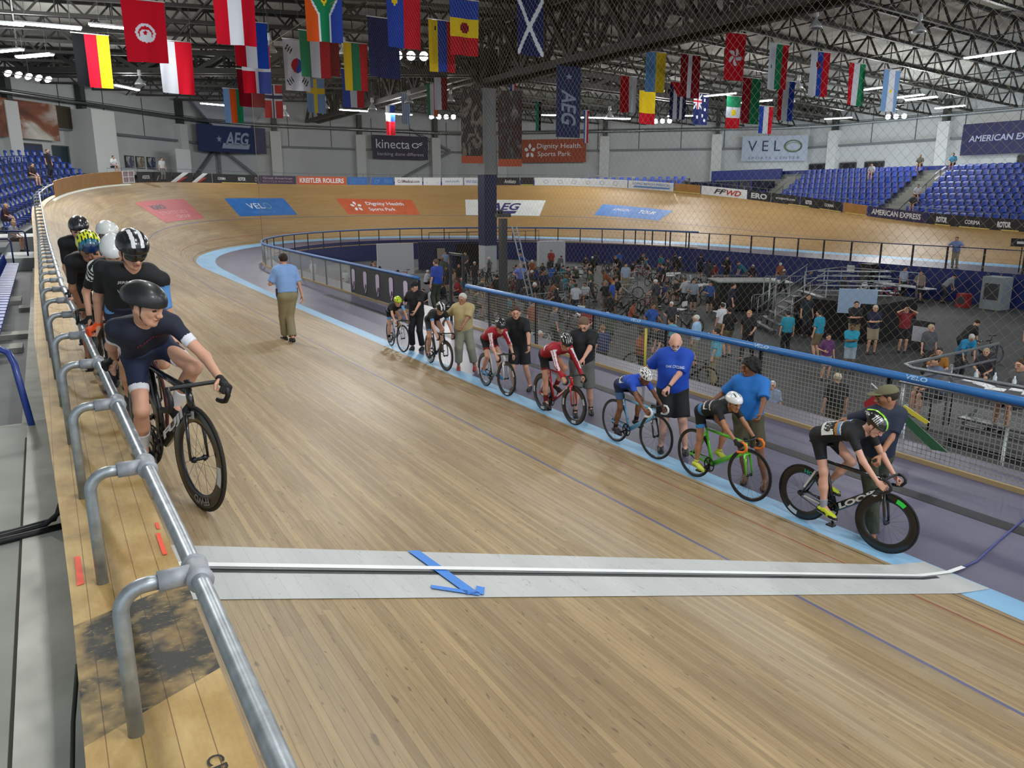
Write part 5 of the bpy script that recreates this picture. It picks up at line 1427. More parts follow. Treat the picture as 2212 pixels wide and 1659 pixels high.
def arm_dirs(J, k, spec):
    d = unit(J['wr' + k] - J['el' + k]); return unit(A3(*spec.get('hd' + k, d))), A3(*spec.get('hn' + k, (0, 0, -1))), A3(*spec.get('ht' + k, J['fwd']))
def person(name, spec, M=None, res=.014, hres=.008, fres=.007):
    """full figure. spec keys: joints (see skeleton) + look of clothes. Returns the root Empty"""
    J = skeleton(spec); s = J['s']; root = empty(name, M=M) if M is not None else empty(name, (0, 0, 0))
    base = A3(*(spec.get('base') or ((spec['footR'][0] + spec['footL'][0]) / 2, (spec['footR'][1] + spec['footL'][1]) / 2, min(spec['footR'][2], spec['footL'][2]) - .09)))
    if M is None: root.location = base; off = base
    else: off = A3(0, 0, 0)
    for k in list(J):
        if k in ('s', 'H', 'wS', 'arch', 'side', 'fwd', 'hs', 'hf', 'hu') or k.startswith('toe'): continue
        J[k] = J[k] - off
    skin = mat(SKIN.get(spec.get('skin', 'fair'), spec.get('skin', '#c99379')), .55, name='skin_' + spec.get('skin', 'fair').strip('#'))
    fat = spec.get('fat', 1.0); sd, fw = J['side'], J['fwd']; up = unit(J['neck'] - J['pel'])
    bel = spec.get('belly', 0)
    limbs = []
    for k in 'RL':
        limbs += [('c', J['sh' + k], J['el' + k], .046 * s * fat, .036 * s * fat, .03), ('c', J['el' + k], J['wr' + k], .037 * s * fat, .024 * s, .02),
                  ('c', J['hp' + k], J['kn' + k], .078 * s * fat, .050 * s * fat, .04), ('c', J['kn' + k], J['kn' + k] * .55 + J['an' + k] * .45, .049 * s * fat, .049 * s * fat, .03),
                  ('c', J['kn' + k] * .55 + J['an' + k] * .45, J['an' + k], .048 * s * fat, .032 * s, .02)]
        calf = J['kn' + k] * .70 + J['an' + k] * .30 - unit(np.cross(unit(np.cross(J['an' + k] - J['kn' + k], J['toe' + k])), J['kn' + k] - J['an' + k])) * .0
        back = unit(J['toe' + k] - unit(J['an' + k] - J['kn' + k]) * (J['toe' + k] @ unit(J['an' + k] - J['kn' + k])))
        limbs.append(('c', calf - back * .022 * s, J['kn' + k] * .45 + J['an' + k] * .55 - back * .014 * s, .040 * s * fat, .034 * s, .03))
        limbs.append(('c', J['an' + k], J['an' + k] + J['toe' + k] * .12 * s - A3(0, 0, .05) * s, .034 * s, .024 * s, .02))
    body = sdf_mesh(torso_prims(J, s * fat ** .5, 0, bel) + limbs + [('c', J['neck'] - up * .05 * s, J['neck'] + up * .03 * s, .055 * s, .052 * s, .03)], res)
    sh = s * spec.get('hsc', 1.07 if spec.get('H', 1.75) > 1.6 else 1.16)
    hd = sdf_mesh(head_prims(J, sh), fres)
    parts = [body, hd]
    for k, sg in (('R', 1), ('L', -1)):
        d, n, t = arm_dirs(J, k, spec)
        parts.append(sdf_mesh(hand_prims(J['wr' + k], d, n, t, s, spec.get('curl' + k, .5)) + [('c', J['wr' + k] - unit(J['wr' + k] - J['el' + k]) * .04 * s, J['wr' + k] + d * .012, .0245 * s, .024 * s, .01)], min(fres, hres)))
    hc = mat(spec.get('hair', '#3a281c'), .8); lipm = mat('#9a5a4c', .6); eyem = mat('#1c1512', .3)
    c, r, f, u = J['head'], J['hs'], J['hf'], J['hu']
    def pk(C):
        q = C - c; x = q @ r; y = q @ f; z = q @ u; o = np.zeros(len(C), int)
        near = (np.abs(x) < .1 * sh) & (np.abs(z) < .13 * sh) & (y > .06 * sh) & (y < .13 * sh)
        o[near & (np.abs(np.abs(x) - .031 * sh) < .013 * sh) & (np.abs(z - .006 * sh) < .0065 * sh)] = 2
        o[near & (np.abs(np.abs(x) - .032 * sh) < .018 * sh) & (np.abs(z - .028 * sh) < .005 * sh)] = 1
        o[near & (np.abs(x) < .021 * sh) & (np.abs(z + .057 * sh) < .006 * sh)] = 3
        if spec.get('beard'):
            o[(np.abs(x) < .075 * sh) & (z < -.035 * sh) & (z > -.12 * sh) & (y > .0) & (y < .13 * sh) & ~((np.abs(x) < .018 * sh) & (np.abs(z + .057 * sh) < .008 * sh))] = 4
        return o
    np_mesh('body', parts, [skin, hc, eyem, lipm, mat(spec.get('beard') or '#888888', .9)], root, pk)
    # ---- jersey / shirt
    if spec.get('top'):
        g = spec.get('loose', .008) * 1.0; sl = spec.get('sleeve', .55); P = torso_prims(J, s * fat ** .5, g + .004, bel + (.01 if g > .012 else 0))
        for k in 'RL':
            a, e, w_ = J['sh' + k], J['el' + k], J['wr' + k]; ra = .048 * s * fat + g
            if sl <= 1:
                ed = a + (e - a) * sl; dv = unit(e - a)
                P.append(('c', a, ed, ra + .004, (.040 * s * fat + g * 1.35), .03, ((ed, dv),)))
                if sl < 1: pass
            else:
                ed = e + (w_ - e) * (sl - 1); dv = unit(w_ - e)
                P.append(('c', a, e, ra + .002, .038 * s * fat + g * 1.1, .03)); P.append(('c', e, ed, .039 * s * fat + g * 1.1, .028 * s + g, .02, ((ed, dv),)))
        hem = J['pel'] + up * spec.get('hem', -.02) * s
        cuts = [(J['neck'] + up * .028 * s + fw * .0, unit(up * .8 - fw * .1 + A3(0, 0, .2)))]
        Vv, Q = sdf_mesh(P, res, [(hem, -up)] if not spec.get('nohemcut') else [])
        # collar cut
        top = np_mesh(spec.get('top_name', 'jersey'), [(Vv, Q)], [mat(cc, spec.get('top_rough', .75)) for cc in spec['top']], root, (lambda C: spec['toppick'](C, J)) if 'toppick' in spec else None)
    # ---- shorts / trousers
    if spec.get('bottom'):
        g = spec.get('bloose', .006); lg = spec.get('leg', .72); P = []
        pel = J['pel']
        for sg in (-1, 1): P.append(('c', pel + sd * sg * .07 * s, pel + up * .10 * s + sd * sg * .06 * s, .104 * s * fat ** .5 + g, .096 * s * fat ** .5 + g + bel * .1, .05))
        for k in 'RL':
            a, kn, an = J['hp' + k], J['kn' + k], J['an' + k]
            if lg <= 1:
                ed = a + (kn - a) * lg; dv = unit(kn - a); P.append(('c', a, ed, .083 * s * fat + g, lerp(.080, .053, lg) * s * fat + g * (1.6 if g > .012 else 1), .05, ((ed, dv),)))
            else:
                ed = kn + (an - kn) * (lg - 1); dv = unit(an - kn); P.append(('c', a, kn, .083 * s * fat + g, .056 * s * fat + g, .05)); P.append(('c', kn, ed, .058 * s * fat + g, .045 * s + g * 1.4, .03, ((ed, dv),)))
        wa = pel + up * .13 * s
        Vv, Q = sdf_mesh(P, res, [(wa, up)])
        np_mesh(spec.get('bottom_name', 'shorts'), [(Vv, Q)], [mat(cc, .8) for cc in spec['bottom']], root, (lambda C: spec['botpick'](C, J)) if 'botpick' in spec else None)
    # ---- shoes and socks
    for k in 'RL':
        an, td = J['an' + k], J['toe' + k]; dn = A3(0, 0, -1)
        dn = unit(J['an' + k] - J['kn' + k]) * .35 + A3(0, 0, -1) * .65 if spec.get('rider') else A3(0, 0, -1)
        dn = unit(dn - td * (dn @ td))
        heel = an - td * .035 * s + dn * .055 * s; ball = an + td * .135 * s + dn * .062 * s; tip = an + td * .185 * s + dn * .066 * s
        P = [('c', an + dn * .03 * s - td * .01, heel, .036 * s, .034 * s, .03), ('c', heel, ball, .033 * s, .034 * s, .03), ('c', ball, tip, .036 * s, .026 * s, .02), ('c', an + dn * .02 * s + td * .02, ball, .038 * s, .030 * s, .04)]
        V_, Q_ = sdf_mesh(P, min(res, .01), [(an + dn * .088 * s, dn), (an - dn * .012 * s, -dn)])
        sm = [mat(cc, .5) for cc in spec.get('shoe', ['#1a1a1c', '#2c2c2e'])]
        def spk(C, an=an, dn=dn, td=td):
            o = ((C - an) @ dn > .072 * s).astype(int)
            if len(sm) > 2: o[((C - an) @ dn < .04 * s) | (((C - an) @ td > .07) & ((C - an) @ td < .10))] = 2
            return o
        np_mesh('shoe', [(V_, Q_)], sm, root, spk)
        if spec.get('sock'):
            t = J['an' + k] + (J['kn' + k] - J['an' + k]) * spec.get('sockh', .25)
            V_, Q_ = sdf_mesh([('c', J['an' + k] + dn * .01, t, .039 * s, (.039 + .03 * spec.get('sockh', .25)) * s, .0, ((t, unit(t - an)),))], min(res, .01)); np_mesh('sock', [(V_, Q_)], mat(spec['sock'], .85), root)
        if spec.get('glove' + k):
            d, n, tt = arm_dirs(J, k, spec); P = hand_prims(J['wr' + k], d, n, tt, s, spec.get('curl' + k, .5)); P = [('c', p[1], p[2], p[3] + .0035, p[4] + .0035, p[5]) for i, p in enumerate(P) if i < 4 or i in (4, 7, 10, 13)] + [('c', J['wr' + k] - unit(J['wr' + k] - J['el' + k]) * .03 * s, J['wr' + k] + d * .02, .029 * s, .028 * s, .01)]
            V_, Q_ = sdf_mesh(P, min(hres, .007)); np_mesh('glove', [(V_, Q_)], mat(spec['glove' + k], .8), root)
    # ---- hair / headgear
    s0_ = s; s = sh
    R = np.stack([r, f, u], 1)
    if spec.get('hairstyle', 'short') != 'none':
        st = spec.get('hairstyle', 'short'); cc = c + u * .028 * s - f * .016 * s
        if st == 'short': P = [('e', cc, (.081 * s, .098 * s, .090 * s), R, .01)]; cut = [(c + f * .055 * s + u * .05 * s, unit(f * .75 - u * .65)), (c - u * .035 * s, -u)]
        elif st == 'curly':
            P = [('e', cc, (.098 * s, .112 * s, .10 * s), R, .01)]; rr = random.Random(3)
            for _ in range(60):
                v = unit(np.array([rr.gauss(0, 1), rr.gauss(-.3, 1), rr.gauss(.2, 1)])); p = cc + R @ (v * np.array([.098, .112, .10]) * s); P.append(('c', p, p + .001, .02 * s, .02 * s, .008))
            cut = [(c + f * .07 * s + u * .045 * s, unit(f * .8 - u * .6)), (c - u * .07 * s, -u)]
        else: P = [('e', cc, (.084 * s, .10 * s, .094 * s), R, .01), ('c', cc - f * .05 * s - u * .03 * s, cc - f * .055 * s - u * .14 * s, .06 * s, .045 * s, .03)]; cut = [(c + f * .055 * s + u * .05 * s, unit(f * .8 - u * .6))]
        V_, Q_ = sdf_mesh(P, min(fres * 1.3, .01), cut); np_mesh('hair', [(V_, Q_)], hc, root)
    if spec.get('cap'):
        col = spec['cap']; cc = c + u * .045 * s - f * .012 * s; tiltb = spec.get('bill', f)
        P = [('e', cc, (.088 * s, .106 * s, .078 * s), R, .01)]
        V_, Q_ = sdf_mesh(P, .008, [(c + u * .042 * s, -u)]); cp = np_mesh('cap_crown', [(V_, Q_)], mat(col, .85), root)
        b = c + u * .052 * s + f * .08 * s
        V2, Q2 = sdf_mesh([('c', b - r * .035 * s, b + r * .035 * s + f * .0, .05 * s, .05 * s, .01), ('c', b + f * .05 * s - r * .02 * s, b + f * .05 * s + r * .02 * s, .045 * s, .045 * s, .03)], .008, [(b + u * .006 * s, u), (b - u * .006 * s, -u)])
        np_mesh('cap_bill', [(V2, Q2)], mat(col, .85), cp)
    if spec.get('helmet'):
        hm = spec['helmet']; cc = c + u * .045 * s - f * .018 * s; lx, ly, lz_ = hm.get('size', (.100, .132, .098)); sz = (lx * s, ly * s, lz_ * s)
        P = [('e', cc, sz, R, .01)]
        if hm.get('tail'): P.append(('c', cc - f * .08 * s, cc - f * .13 * s - u * .01 * s, .065 * s, .035 * s, .05))
        tlt = unit(u * 1.0 + f * hm.get('tilt', -.08)); V_, Q_ = sdf_mesh(P, min(fres, .0065), [(c + u * .022 * s, -tlt)] )
        def hpk(C):
            q = (C - cc) @ R / np.array(sz); x, y, z = q[:, 0], q[:, 1], q[:, 2]; return hm['pick'](x, y, z)
        hh = np_mesh('helmet', [(V_, Q_)], [mat(cc_, hm.get('rough', .25), coat=hm.get('coat', .6)) for cc_ in hm['cols']], root, hpk if 'pick' in hm else None)
        if hm.get('visor'):
            Pv = [('e', c + u * .01 * s - f * .0 * s, (.086 * s, .118 * s, .075 * s), R, .01)]
            V_, Q_ = sdf_mesh(Pv, min(fres, .0065), [(c + f * .052 * s, -f), (c + u * .038 * s, u), (c - u * .028 * s, -u)]); np_mesh('visor', [(V_, Q_)], mat(hm['visor'], .1, coat=1), hh)
        mb = MB()
        for sg in (-1, 1): mb.tube([c + r * sg * .083 * s + u * .02 * s + f * .02 * s, c + r * sg * .066 * s - u * .055 * s + f * .02 * s, c + r * sg * .02 * s - u * .108 * s + f * .04 * s], .004 * s, 5)
        mb.build('chin_strap', mat('#17171a', .7), hh)
    if spec.get('glasses'):
        mb = MB()
        for sg in (-1, 1):
            p = c + f * .096 * s + u * .008 * s; a = 8
            mb.lathe([(0, .0), (.021 * s, -.001)], p + r * sg * .032 * s, 'y', 12, 0, Matrix([[r[0], f[0], u[0]], [r[1], f[1], u[1]], [r[2], f[2], u[2]]])); mb.tube([p + r * sg * .05 * s, c + r * sg * .082 * s + u * .012 * s], .002, 4)
        mb.tube([p - r * .012 * s, p + r * .012 * s], .002, 4); mb.build('glasses', mat(spec['glasses'], .15, .2), root)
    s = s0_
    if spec.get('number'):
        num, cen, uu, vv, w_, h_ = spec['number'](J); cen, uu, vv = A3(*cen), unit(uu), unit(vv); nn_ = unit(np.cross(uu, vv)); mb = MB()
        K = 4; g_ = []
        for i in range(K + 1):
            for j in range(2): x = (i / K - .5) * w_; g_.append(cen + uu * x + vv * (j - .5) * h_ - nn_ * .9 * x * x / max(w_, .01))
        mb.add(g_, [(2 * i, 2 * i + 2, 2 * i + 3, 2 * i + 1) for i in range(K)]); nb = mb.build('race_number', mat('#dfe0e0', .7), root)
        mb = MB(); fit_text(mb, num, lambda x, y: Vector(cen + uu * x + vv * y + nn_ * (.004 - .9 * x * x / max(w_, .01))), w_ * .7, h_ * .55, bold=.03); mb.build('number_digits', mat('#17171a', .6), nb)
    if spec.get('watch'):
        k = spec['watch']; d = unit(J['wr' + k] - J['el' + k]); mb = MB(); p = J['wr' + k] - d * .03 * s; mb.tube([p - d * .012, p + d * .012], .031 * s, 10); mb.build('wristwatch', mat('#1b1b1e', .4), root)
    for fn in spec.get('extras', ()): fn(root, J)
    root['J'] = 1; del root['J']
    return root, J
# ================================================================ track bicycles
WR = .334
def bike(spec, M, name='track_bicycle'):
    """local frame: x forward, z up, rear hub contact at x=0. M: local to world"""
    s = spec.get('size', 1.0); wb = spec.get('wb', .98); root = empty(name, M=M); hi = spec.get('hi', 16)
    R = WR * spec.get('wr', 1.0); fr = mat(spec.get('frame', '#17171a'), .25, coat=.7); tk = spec.get('tk', 1.0)
    bb = V(.40 * s, 0, .275); ra = V(0, 0, R); st = V(.40 * s - .165 * s, 0, .275 + .52 * s); ht = V(wb - .105, 0, .275 + .50 * s + .03); hb = V(wb - .068, 0, .275 + .50 * s - .09); fa = V(wb, 0, R)
    mb = MB()
    mb.tube([bb, bb.lerp(st, .98)], [.017 * tk, .014 * tk], 10, sq=(1, 1.5)); mb.tube([st, ht + V(-.005, 0, -.02)], [.014, .017 * tk], 10, sq=(1, 1.3)); mb.tube([bb + V(.01, 0, .005), hb], [.024 * tk, .022 * tk], 10, sq=(.9, 1.5)); mb.tube([hb + V(.006, 0, -.02), ht + V(-.004, 0, .015)], .021, 10, sq=(1, 1.3))
    mb.tube([bb + V(0, -.03, 0), bb + V(0, .03, 0)], .026, 12)
    for sg in (-1, 1):
        mb.tube([bb + V(-.02, sg * .03, 0), ra + V(.02, sg * .055, 0)], [.012, .010], 8, sq=(.8, 1.4)); mb.tube([st + V(.01, sg * .018, -.05), ra + V(.01, sg * .055, 0)], [.010, .008], 8, sq=(.8, 1.4)); mb.box(ra + V(-.01, sg * .056, 0), (.05, .006, .035))
    f = mb.build('frame', fr, root)
    if spec.get('accent'):
        am = mat(spec['accent'], .3, coat=.4); mb = MB()
        for sg in (-1, 1):
            for (a, b_) in (((bb.lerp(hb, .25), bb.lerp(hb, .8)),) if not spec.get('word') else ()) + ((ra.lerp(st, .2), ra.lerp(st, .7)), (ra.lerp(bb, .15), ra.lerp(bb, .65))):
                y = .027 if a.x > .35 else .068 - .02 * (a.x / .3)
                mb.beam(a + V(0, sg * y, 0), b_ + V(0, sg * (y if a.x > .35 else y - .012), 0), .003, .022)
        mb.build('frame_stripe', am, f)
    if spec.get('word'):
        for sg in (-1, 1):
            mb = MB(); a, b_ = bb.lerp(hb, .12), bb.lerp(hb, .9); c = (a + b_) / 2; d = (b_ - a).normalized(); u_ = V(-d.z, 0, d.x)
            fit_text(mb, spec['word'], lambda x, y: c + d * x * (-sg) + u_ * y + V(0, sg * .031, 0), (b_ - a).length * .95, .062, bold=.05, shear=.1); mb.build('frame_lettering', W_, f)
    # fork + steering group
    steer = spec.get('steer', 0); axis = (ht - hb).normalized(); SM = Matrix.Translation(hb) @ Matrix.Rotation(steer, 4, axis) @ Matrix.Translation(-hb)
    fk = mat(spec.get('fork', spec.get('frame', '#17171a')), .25, coat=.7); mb = MB(); X = lambda p: SM @ Vector(p)
    cr = hb + V(.008, 0, -.035)
    mb.tube([X(cr + V(0, -.045, -.0)), X(cr + V(0, .045, 0))], .017, 8)
    for sg in (-1, 1): mb.tube([X(cr + V(0, sg * .045, 0)), X(cr.lerp(fa, .5) + V(.004, sg * .052, 0)), X(fa + V(0, sg * .055, 0))], [.015, .012, .009], 8, sq=(.8, 1.5))
    mb.build('fork', fk, root)
    bar = mat(spec.get('bar', '#141416'), .5); mb = MB(); sm = ht + V(-.012, 0, .035); fc = sm + V(.075 * s + .01, 0, -.005); bw = .19 * s
    mb.tube([X(ht), X(sm + V(0, 0, .012))], .019, 10); mb.tube([X(sm), X(fc)], .015, 8); mb.build('stem', mat(spec.get('stemc', '#141416'), .4), root)
    mb = MB(); dr = .125 * s
    def side(sg): return [fc + V(0, sg * bw * .55, .0), fc + V(.01, sg * bw * .9, .0), fc + V(.055, sg * bw, -.005), fc + V(.088, sg * bw, -.035), fc + V(.092, sg * bw, -.075), fc + V(.06, sg * bw, -.115), fc + V(.01, sg * bw, -.128), fc + V(-.04, sg * bw, -.13)]
    mb.tube([X(p) for p in reversed(side(-1))] + [X(fc)] + [X(p) for p in side(1)], .0135, 10)
    hb_ = mb.build('handlebar', mat(spec.get('bar2', '#141416'), .5), root)
    mb = MB(); mg = MB()
    for sg in (-1, 1): mb.tube([X(p) for p in side(sg)[1:]], .0165, 10)
    mb.build('bar_tape', bar, hb_)
    # seat
    sp = spec.get('seat', .16) * 1.0; sd_ = (st - bb).normalized(); stp = st + sd_ * sp
    mb = MB(); mb.tube([st - sd_ * .03, stp], .0135, 8); mb.build('seatpost', mat('#18181a', .35, coat=.4), root)
    mb = MB(); c = stp + V(0, 0, .03)
    secs = [(-.13, .068, .02), (-.10, .072, .026), (-.04, .05, .024), (.04, .026, .022), (.11, .020, .016), (.145, .012, .008)]; nn_ = 12; vs_ = []; fs_ = []
    for (x, w2, h2) in secs:
        for k in range(nn_): a = 2 * PI * k / nn_; vs_.append(c + V(x, w2 * math.cos(a), h2 * math.sin(a) + .006 * (abs(x) > .1)))
    for i in range(len(secs) - 1):
        for k in range(nn_): fs_.append((i * nn_ + k, i * nn_ + (k + 1) % nn_, (i + 1) * nn_ + (k + 1) % nn_, (i + 1) * nn_ + k))
    fs_ += [tuple(range(nn_))[::-1], tuple((len(secs) - 1) * nn_ + k for k in range(nn_))]; mb.add(vs_, fs_, 0, True); mb.build('saddle', mat(spec.get('saddle', '#141416'), .4), root)
    # drivetrain
    ca = spec.get('crank', -.9); mb = MB(); L = .165 * s; ped = {}
    mb.lathe([(.094, -.003), (.097, 0), (.094, .003), (.078, .003), (.078, -.003), (.094, -.003)], bb + V(0, -.048, 0), 'y', 28); 
    for k in range(5): a = 2 * PI * k / 5; mb.beam(bb + V(0, -.048, 0), bb + V(.08 * math.cos(a), -.048, .08 * math.sin(a)), .006, .016)
    mb.build('chainring', mat('#2a2a2c', .3, .7), root); mb = MB()
    for sg, a in ((-1, ca), (1, ca + PI)):
        e = bb + V(L * math.cos(a), 0, L * math.sin(a)); mb.beam(bb + V(0, sg * .062, 0), e + V(0, sg * .075, 0), .012, .024); ped[sg] = e + V(0, sg * .115, 0)
    mb.build('crank_arms', mat('#26262a', .3, .6), root)
    for sg in (-1, 1): mb = MB(); mb.box(ped[sg], (.085, .07, .018)); mb.build('pedal', mat('#222', .5) if False else mat('#222224', .5), root)
    mb = MB(); mb.tube([bb + V(0, -.048, .094), ra + V(0, -.048, .034)], .004, 5, sq=(1, 1.6)); mb.tube([bb + V(0, -.048, -.094), ra + V(0, -.048, -.034)], .004, 5, sq=(1, 1.6)); mb.lathe([(.034, -.003), (.034, .003), (.01, .003), (.01, -.003)], ra + V(0, -.048, 0), 'y', 16); mb.build('chain', mat('#3a3a3c', .35, .8), root)
    # wheels
    for nm, cpos, T, key in (('rear_wheel', ra, Matrix.Identity(4), 'rear'), ('front_wheel', fa, SM, 'front')):
        w = spec.get(key, {}); depth = w.get('depth', .03); rimc = w.get('rim', '#18181b')
        N = 40 if hi > 12 else 24; ctr = T @ Vector(cpos); Rm = T.to_3x3()
        mb = MB(); pr = [(R - .022 + .0115 * math.cos(a) + .011, .0115 * math.sin(a)) for a in [2 * PI * k / 8 for k in range(9)]]; mb.lathe([(r_, y_) for (r_, y_) in pr], ctr, 'y', N, 0, Rm); wh = mb.build(nm, mat(w.get('tyre', '#1c1c1e'), .75), root)
        mb = MB(); ro = R - .021; ri = ro - depth; mb.lathe([(ro, -.011), (ro - depth * .35, -.0125), (ri + .004, -.006), (ri, 0), (ri + .004, .006), (ro - depth * .35, .0125), (ro, .011), (ro, -.011)], ctr, 'y', N, 0, Rm); rm = mb.build('rim', mat(rimc, .28, coat=.5), wh)
        mb = MB(); mb.lathe([(0, -.05), (.014, -.05), (.022, -.03), (.012, -.02), (.012, .02), (.022, .03), (.014, .05), (0, .05)], ctr, 'y', 10, 0, Rm); mb.build('hub', mat('#2b2b2e', .3, .7), wh)
        ns = w.get('spokes', 20 if depth < .05 else 16); mb = MB()
        for k in range(ns):
            a = 2 * PI * k / ns; sg = 1 if k % 2 else -1; b_ = a + (.35 if (k // 2) % 2 else -.35)
            p0 = V(.02 * math.cos(b_ + 0), sg * .028, .02 * math.sin(b_)); p1 = V((ri + .004) * math.cos(a), 0, (ri + .004) * math.sin(a)); mb.tube([ctr + Rm @ p0, ctr + Rm @ p1], .0012, 3)
        mb.build('spokes', mat('#55565a', .35, .8), wh)
        if w.get('decal'):
            txt, col, spans = w['decal']; dm = mat(col, .4)
            for sg in (-1, 1):
                mb = MB()
                for (tx, a0, wd) in spans:
                    rr = ro - depth * .5
                    def fn(x, y, sg=sg, a0=a0):
                        a = a0 - x / rr * sg * -1; r_ = rr + y; return ctr + Rm @ V(-math.cos(a) * r_ * 1, sg * .0145, math.sin(a) * r_)
                    def fn2(x, y, sg=sg, a0=a0): a = a0 + (x / rr) * (1 if sg < 0 else -1) * -1; r_ = rr + y; return ctr + Rm @ V(math.cos(a) * r_, sg * .0145, math.sin(a) * r_)
                    fit_text(mb, tx, fn2, wd, depth * .55, bold=.03)
                mb.build('rim_lettering', dm, rm)
        if w.get('arcs'):
            col, spans = w['arcs']; mb = MB()
            for (a0, a1) in spans:
                for sg in (-1, 1):
                    n_ = 8; vs_ = []
                    for i in range(n_ + 1):
                        a = lerp(a0, a1, i / n_)
                        for r_ in (ri + depth * .3, ro - depth * .12): vs_.append(ctr + Rm @ V(math.cos(a) * r_, sg * .0142, math.sin(a) * r_))
                    mb.add(vs_, [(2 * i, 2 * i + 1, 2 * i + 3, 2 * i + 2) for i in range(n_)])
            mb.build('rim_stripe', mat(col, .4), rm)
    P = {'saddle': c + V(-.02, 0, .03), 'fc': fc, 'SM': SM, 'side': side, 'bw': bw, 'ped': ped, 'bb': bb, 'hoodR': SM @ side(-1)[3], 'hoodL': SM @ side(1)[3], 'dropR': SM @ side(-1)[5], 'dropL': SM @ side(1)[5], 'stem': sm, 'topR': SM @ side(-1)[1], 'topL': SM @ side(1)[1]}
    return root, P
def bike_matrix(rear, front, lean=0.0):
    """rear and front contact points in the world; lean = roll about the heading, towards the rider's left positive"""
    r, f = Vector(rear), Vector(front); x = (f - r).normalized(); up = Vector((0, 0, 1)); y = up.cross(x).normalized(); z = x.cross(y)
    M = Matrix((x, y, z)).transposed().to_4x4(); M.translation = r
    return M @ Matrix.Rotation(lean, 4, 'X')
# ================================================================ riders on the blue band and their holders
def arm_t(C, J, k):
    a, e = J['sh' + k], J['el' + k]; d = e - a; L2 = d @ d; t = ((C - a) @ d) / L2
    q = C - a - np.clip(t, 0, 1.3)[:, None] * d; return t, np.sqrt((q * q).sum(1)), q
def tors(C, J):
    up = unit(J['neck'] - J['pel']); q = C - J['pel']; return q @ up, q @ J['side'], q @ J['fwd']
def bands(base=0, sleeveL=None, sleeveR=None, cuff=None, cufft=.45, side=None, hem=None, hemh=.05, stripe=None, yoke=None, backband=None):
    def f(C, J):
        o = np.full(len(C), base); s = J['s']; z, x, y = tors(C, J)
        if hem is not None: o[z < hemh * s] = hem
        if side is not None: o[(np.abs(x) > .11 * s) & (z > 0)] = side
        if yoke is not None: o[(z > .40 * s)] = yoke
        if backband is not None:
            for (z0, z1, ix) in backband: o[(z > z0 * s) & (z < z1 * s) & (y < 0)] = ix
        for k, sl in (('L', sleeveL), ('R', sleeveR)):
            t, d, q = arm_t(C, J, k); near = (d < .085 * s) & (t > .12) & (np.abs(x) > .13 * s)
            if sl is not None: o[near] = sl
            if stripe is not None:
                up = unit(J['neck'] - J['pel']); out = J['side'] * (1 if k == 'R' else -1)
                on = near & ((q @ unit(out * .5 - J['fwd'] * .5 + up * .6)) > .030 * s); o[on] = stripe
                on2 = near & (np.abs((q @ unit(np.cross(J['el' + k] - J['sh' + k], out * .5 + up * .6)))) < .006) & on; o[on2] = 0
            if cuff is not None: o[near & (t > cufft)] = cuff
        return o
    return f
def legband(ix, t0=.60, side=None):
    def f(C, J):
        o = np.zeros(len(C), int)
        for k in 'LR':
            a, e = J['hp' + k], J['kn' + k]; d = e - a; t = ((C - a) @ d) / (d @ d); q = C - a - t[:, None] * d; m = np.sqrt((q * q).sum(1)) < .13
            o[m & (t > t0)] = ix
            if side is not None: o[m & (t > .15) & ((q @ J['side']) * (1 if k == 'R' else -1) > .055)] = side
        return o
    return f
def back_number(txt, w_=.17, h_=.14, up_=.17, off=-.123, sx=0.0):
    def f(J):
        up = unit(J['neck'] - J['pel']); s = J['s']
        a = .75; nn_ = -J['fwd'] * math.cos(a) + J['side'] * math.sin(a)
        cen = J['pel'] + up * (up_ + .03) * s - J['fwd'] * (J['arch'] * .7) + J['side'] * .06 * s + nn_ * .124 * s
        return txt, cen, J['side'] * math.cos(a) + J['fwd'] * math.sin(a), up, w_, h_
    return f
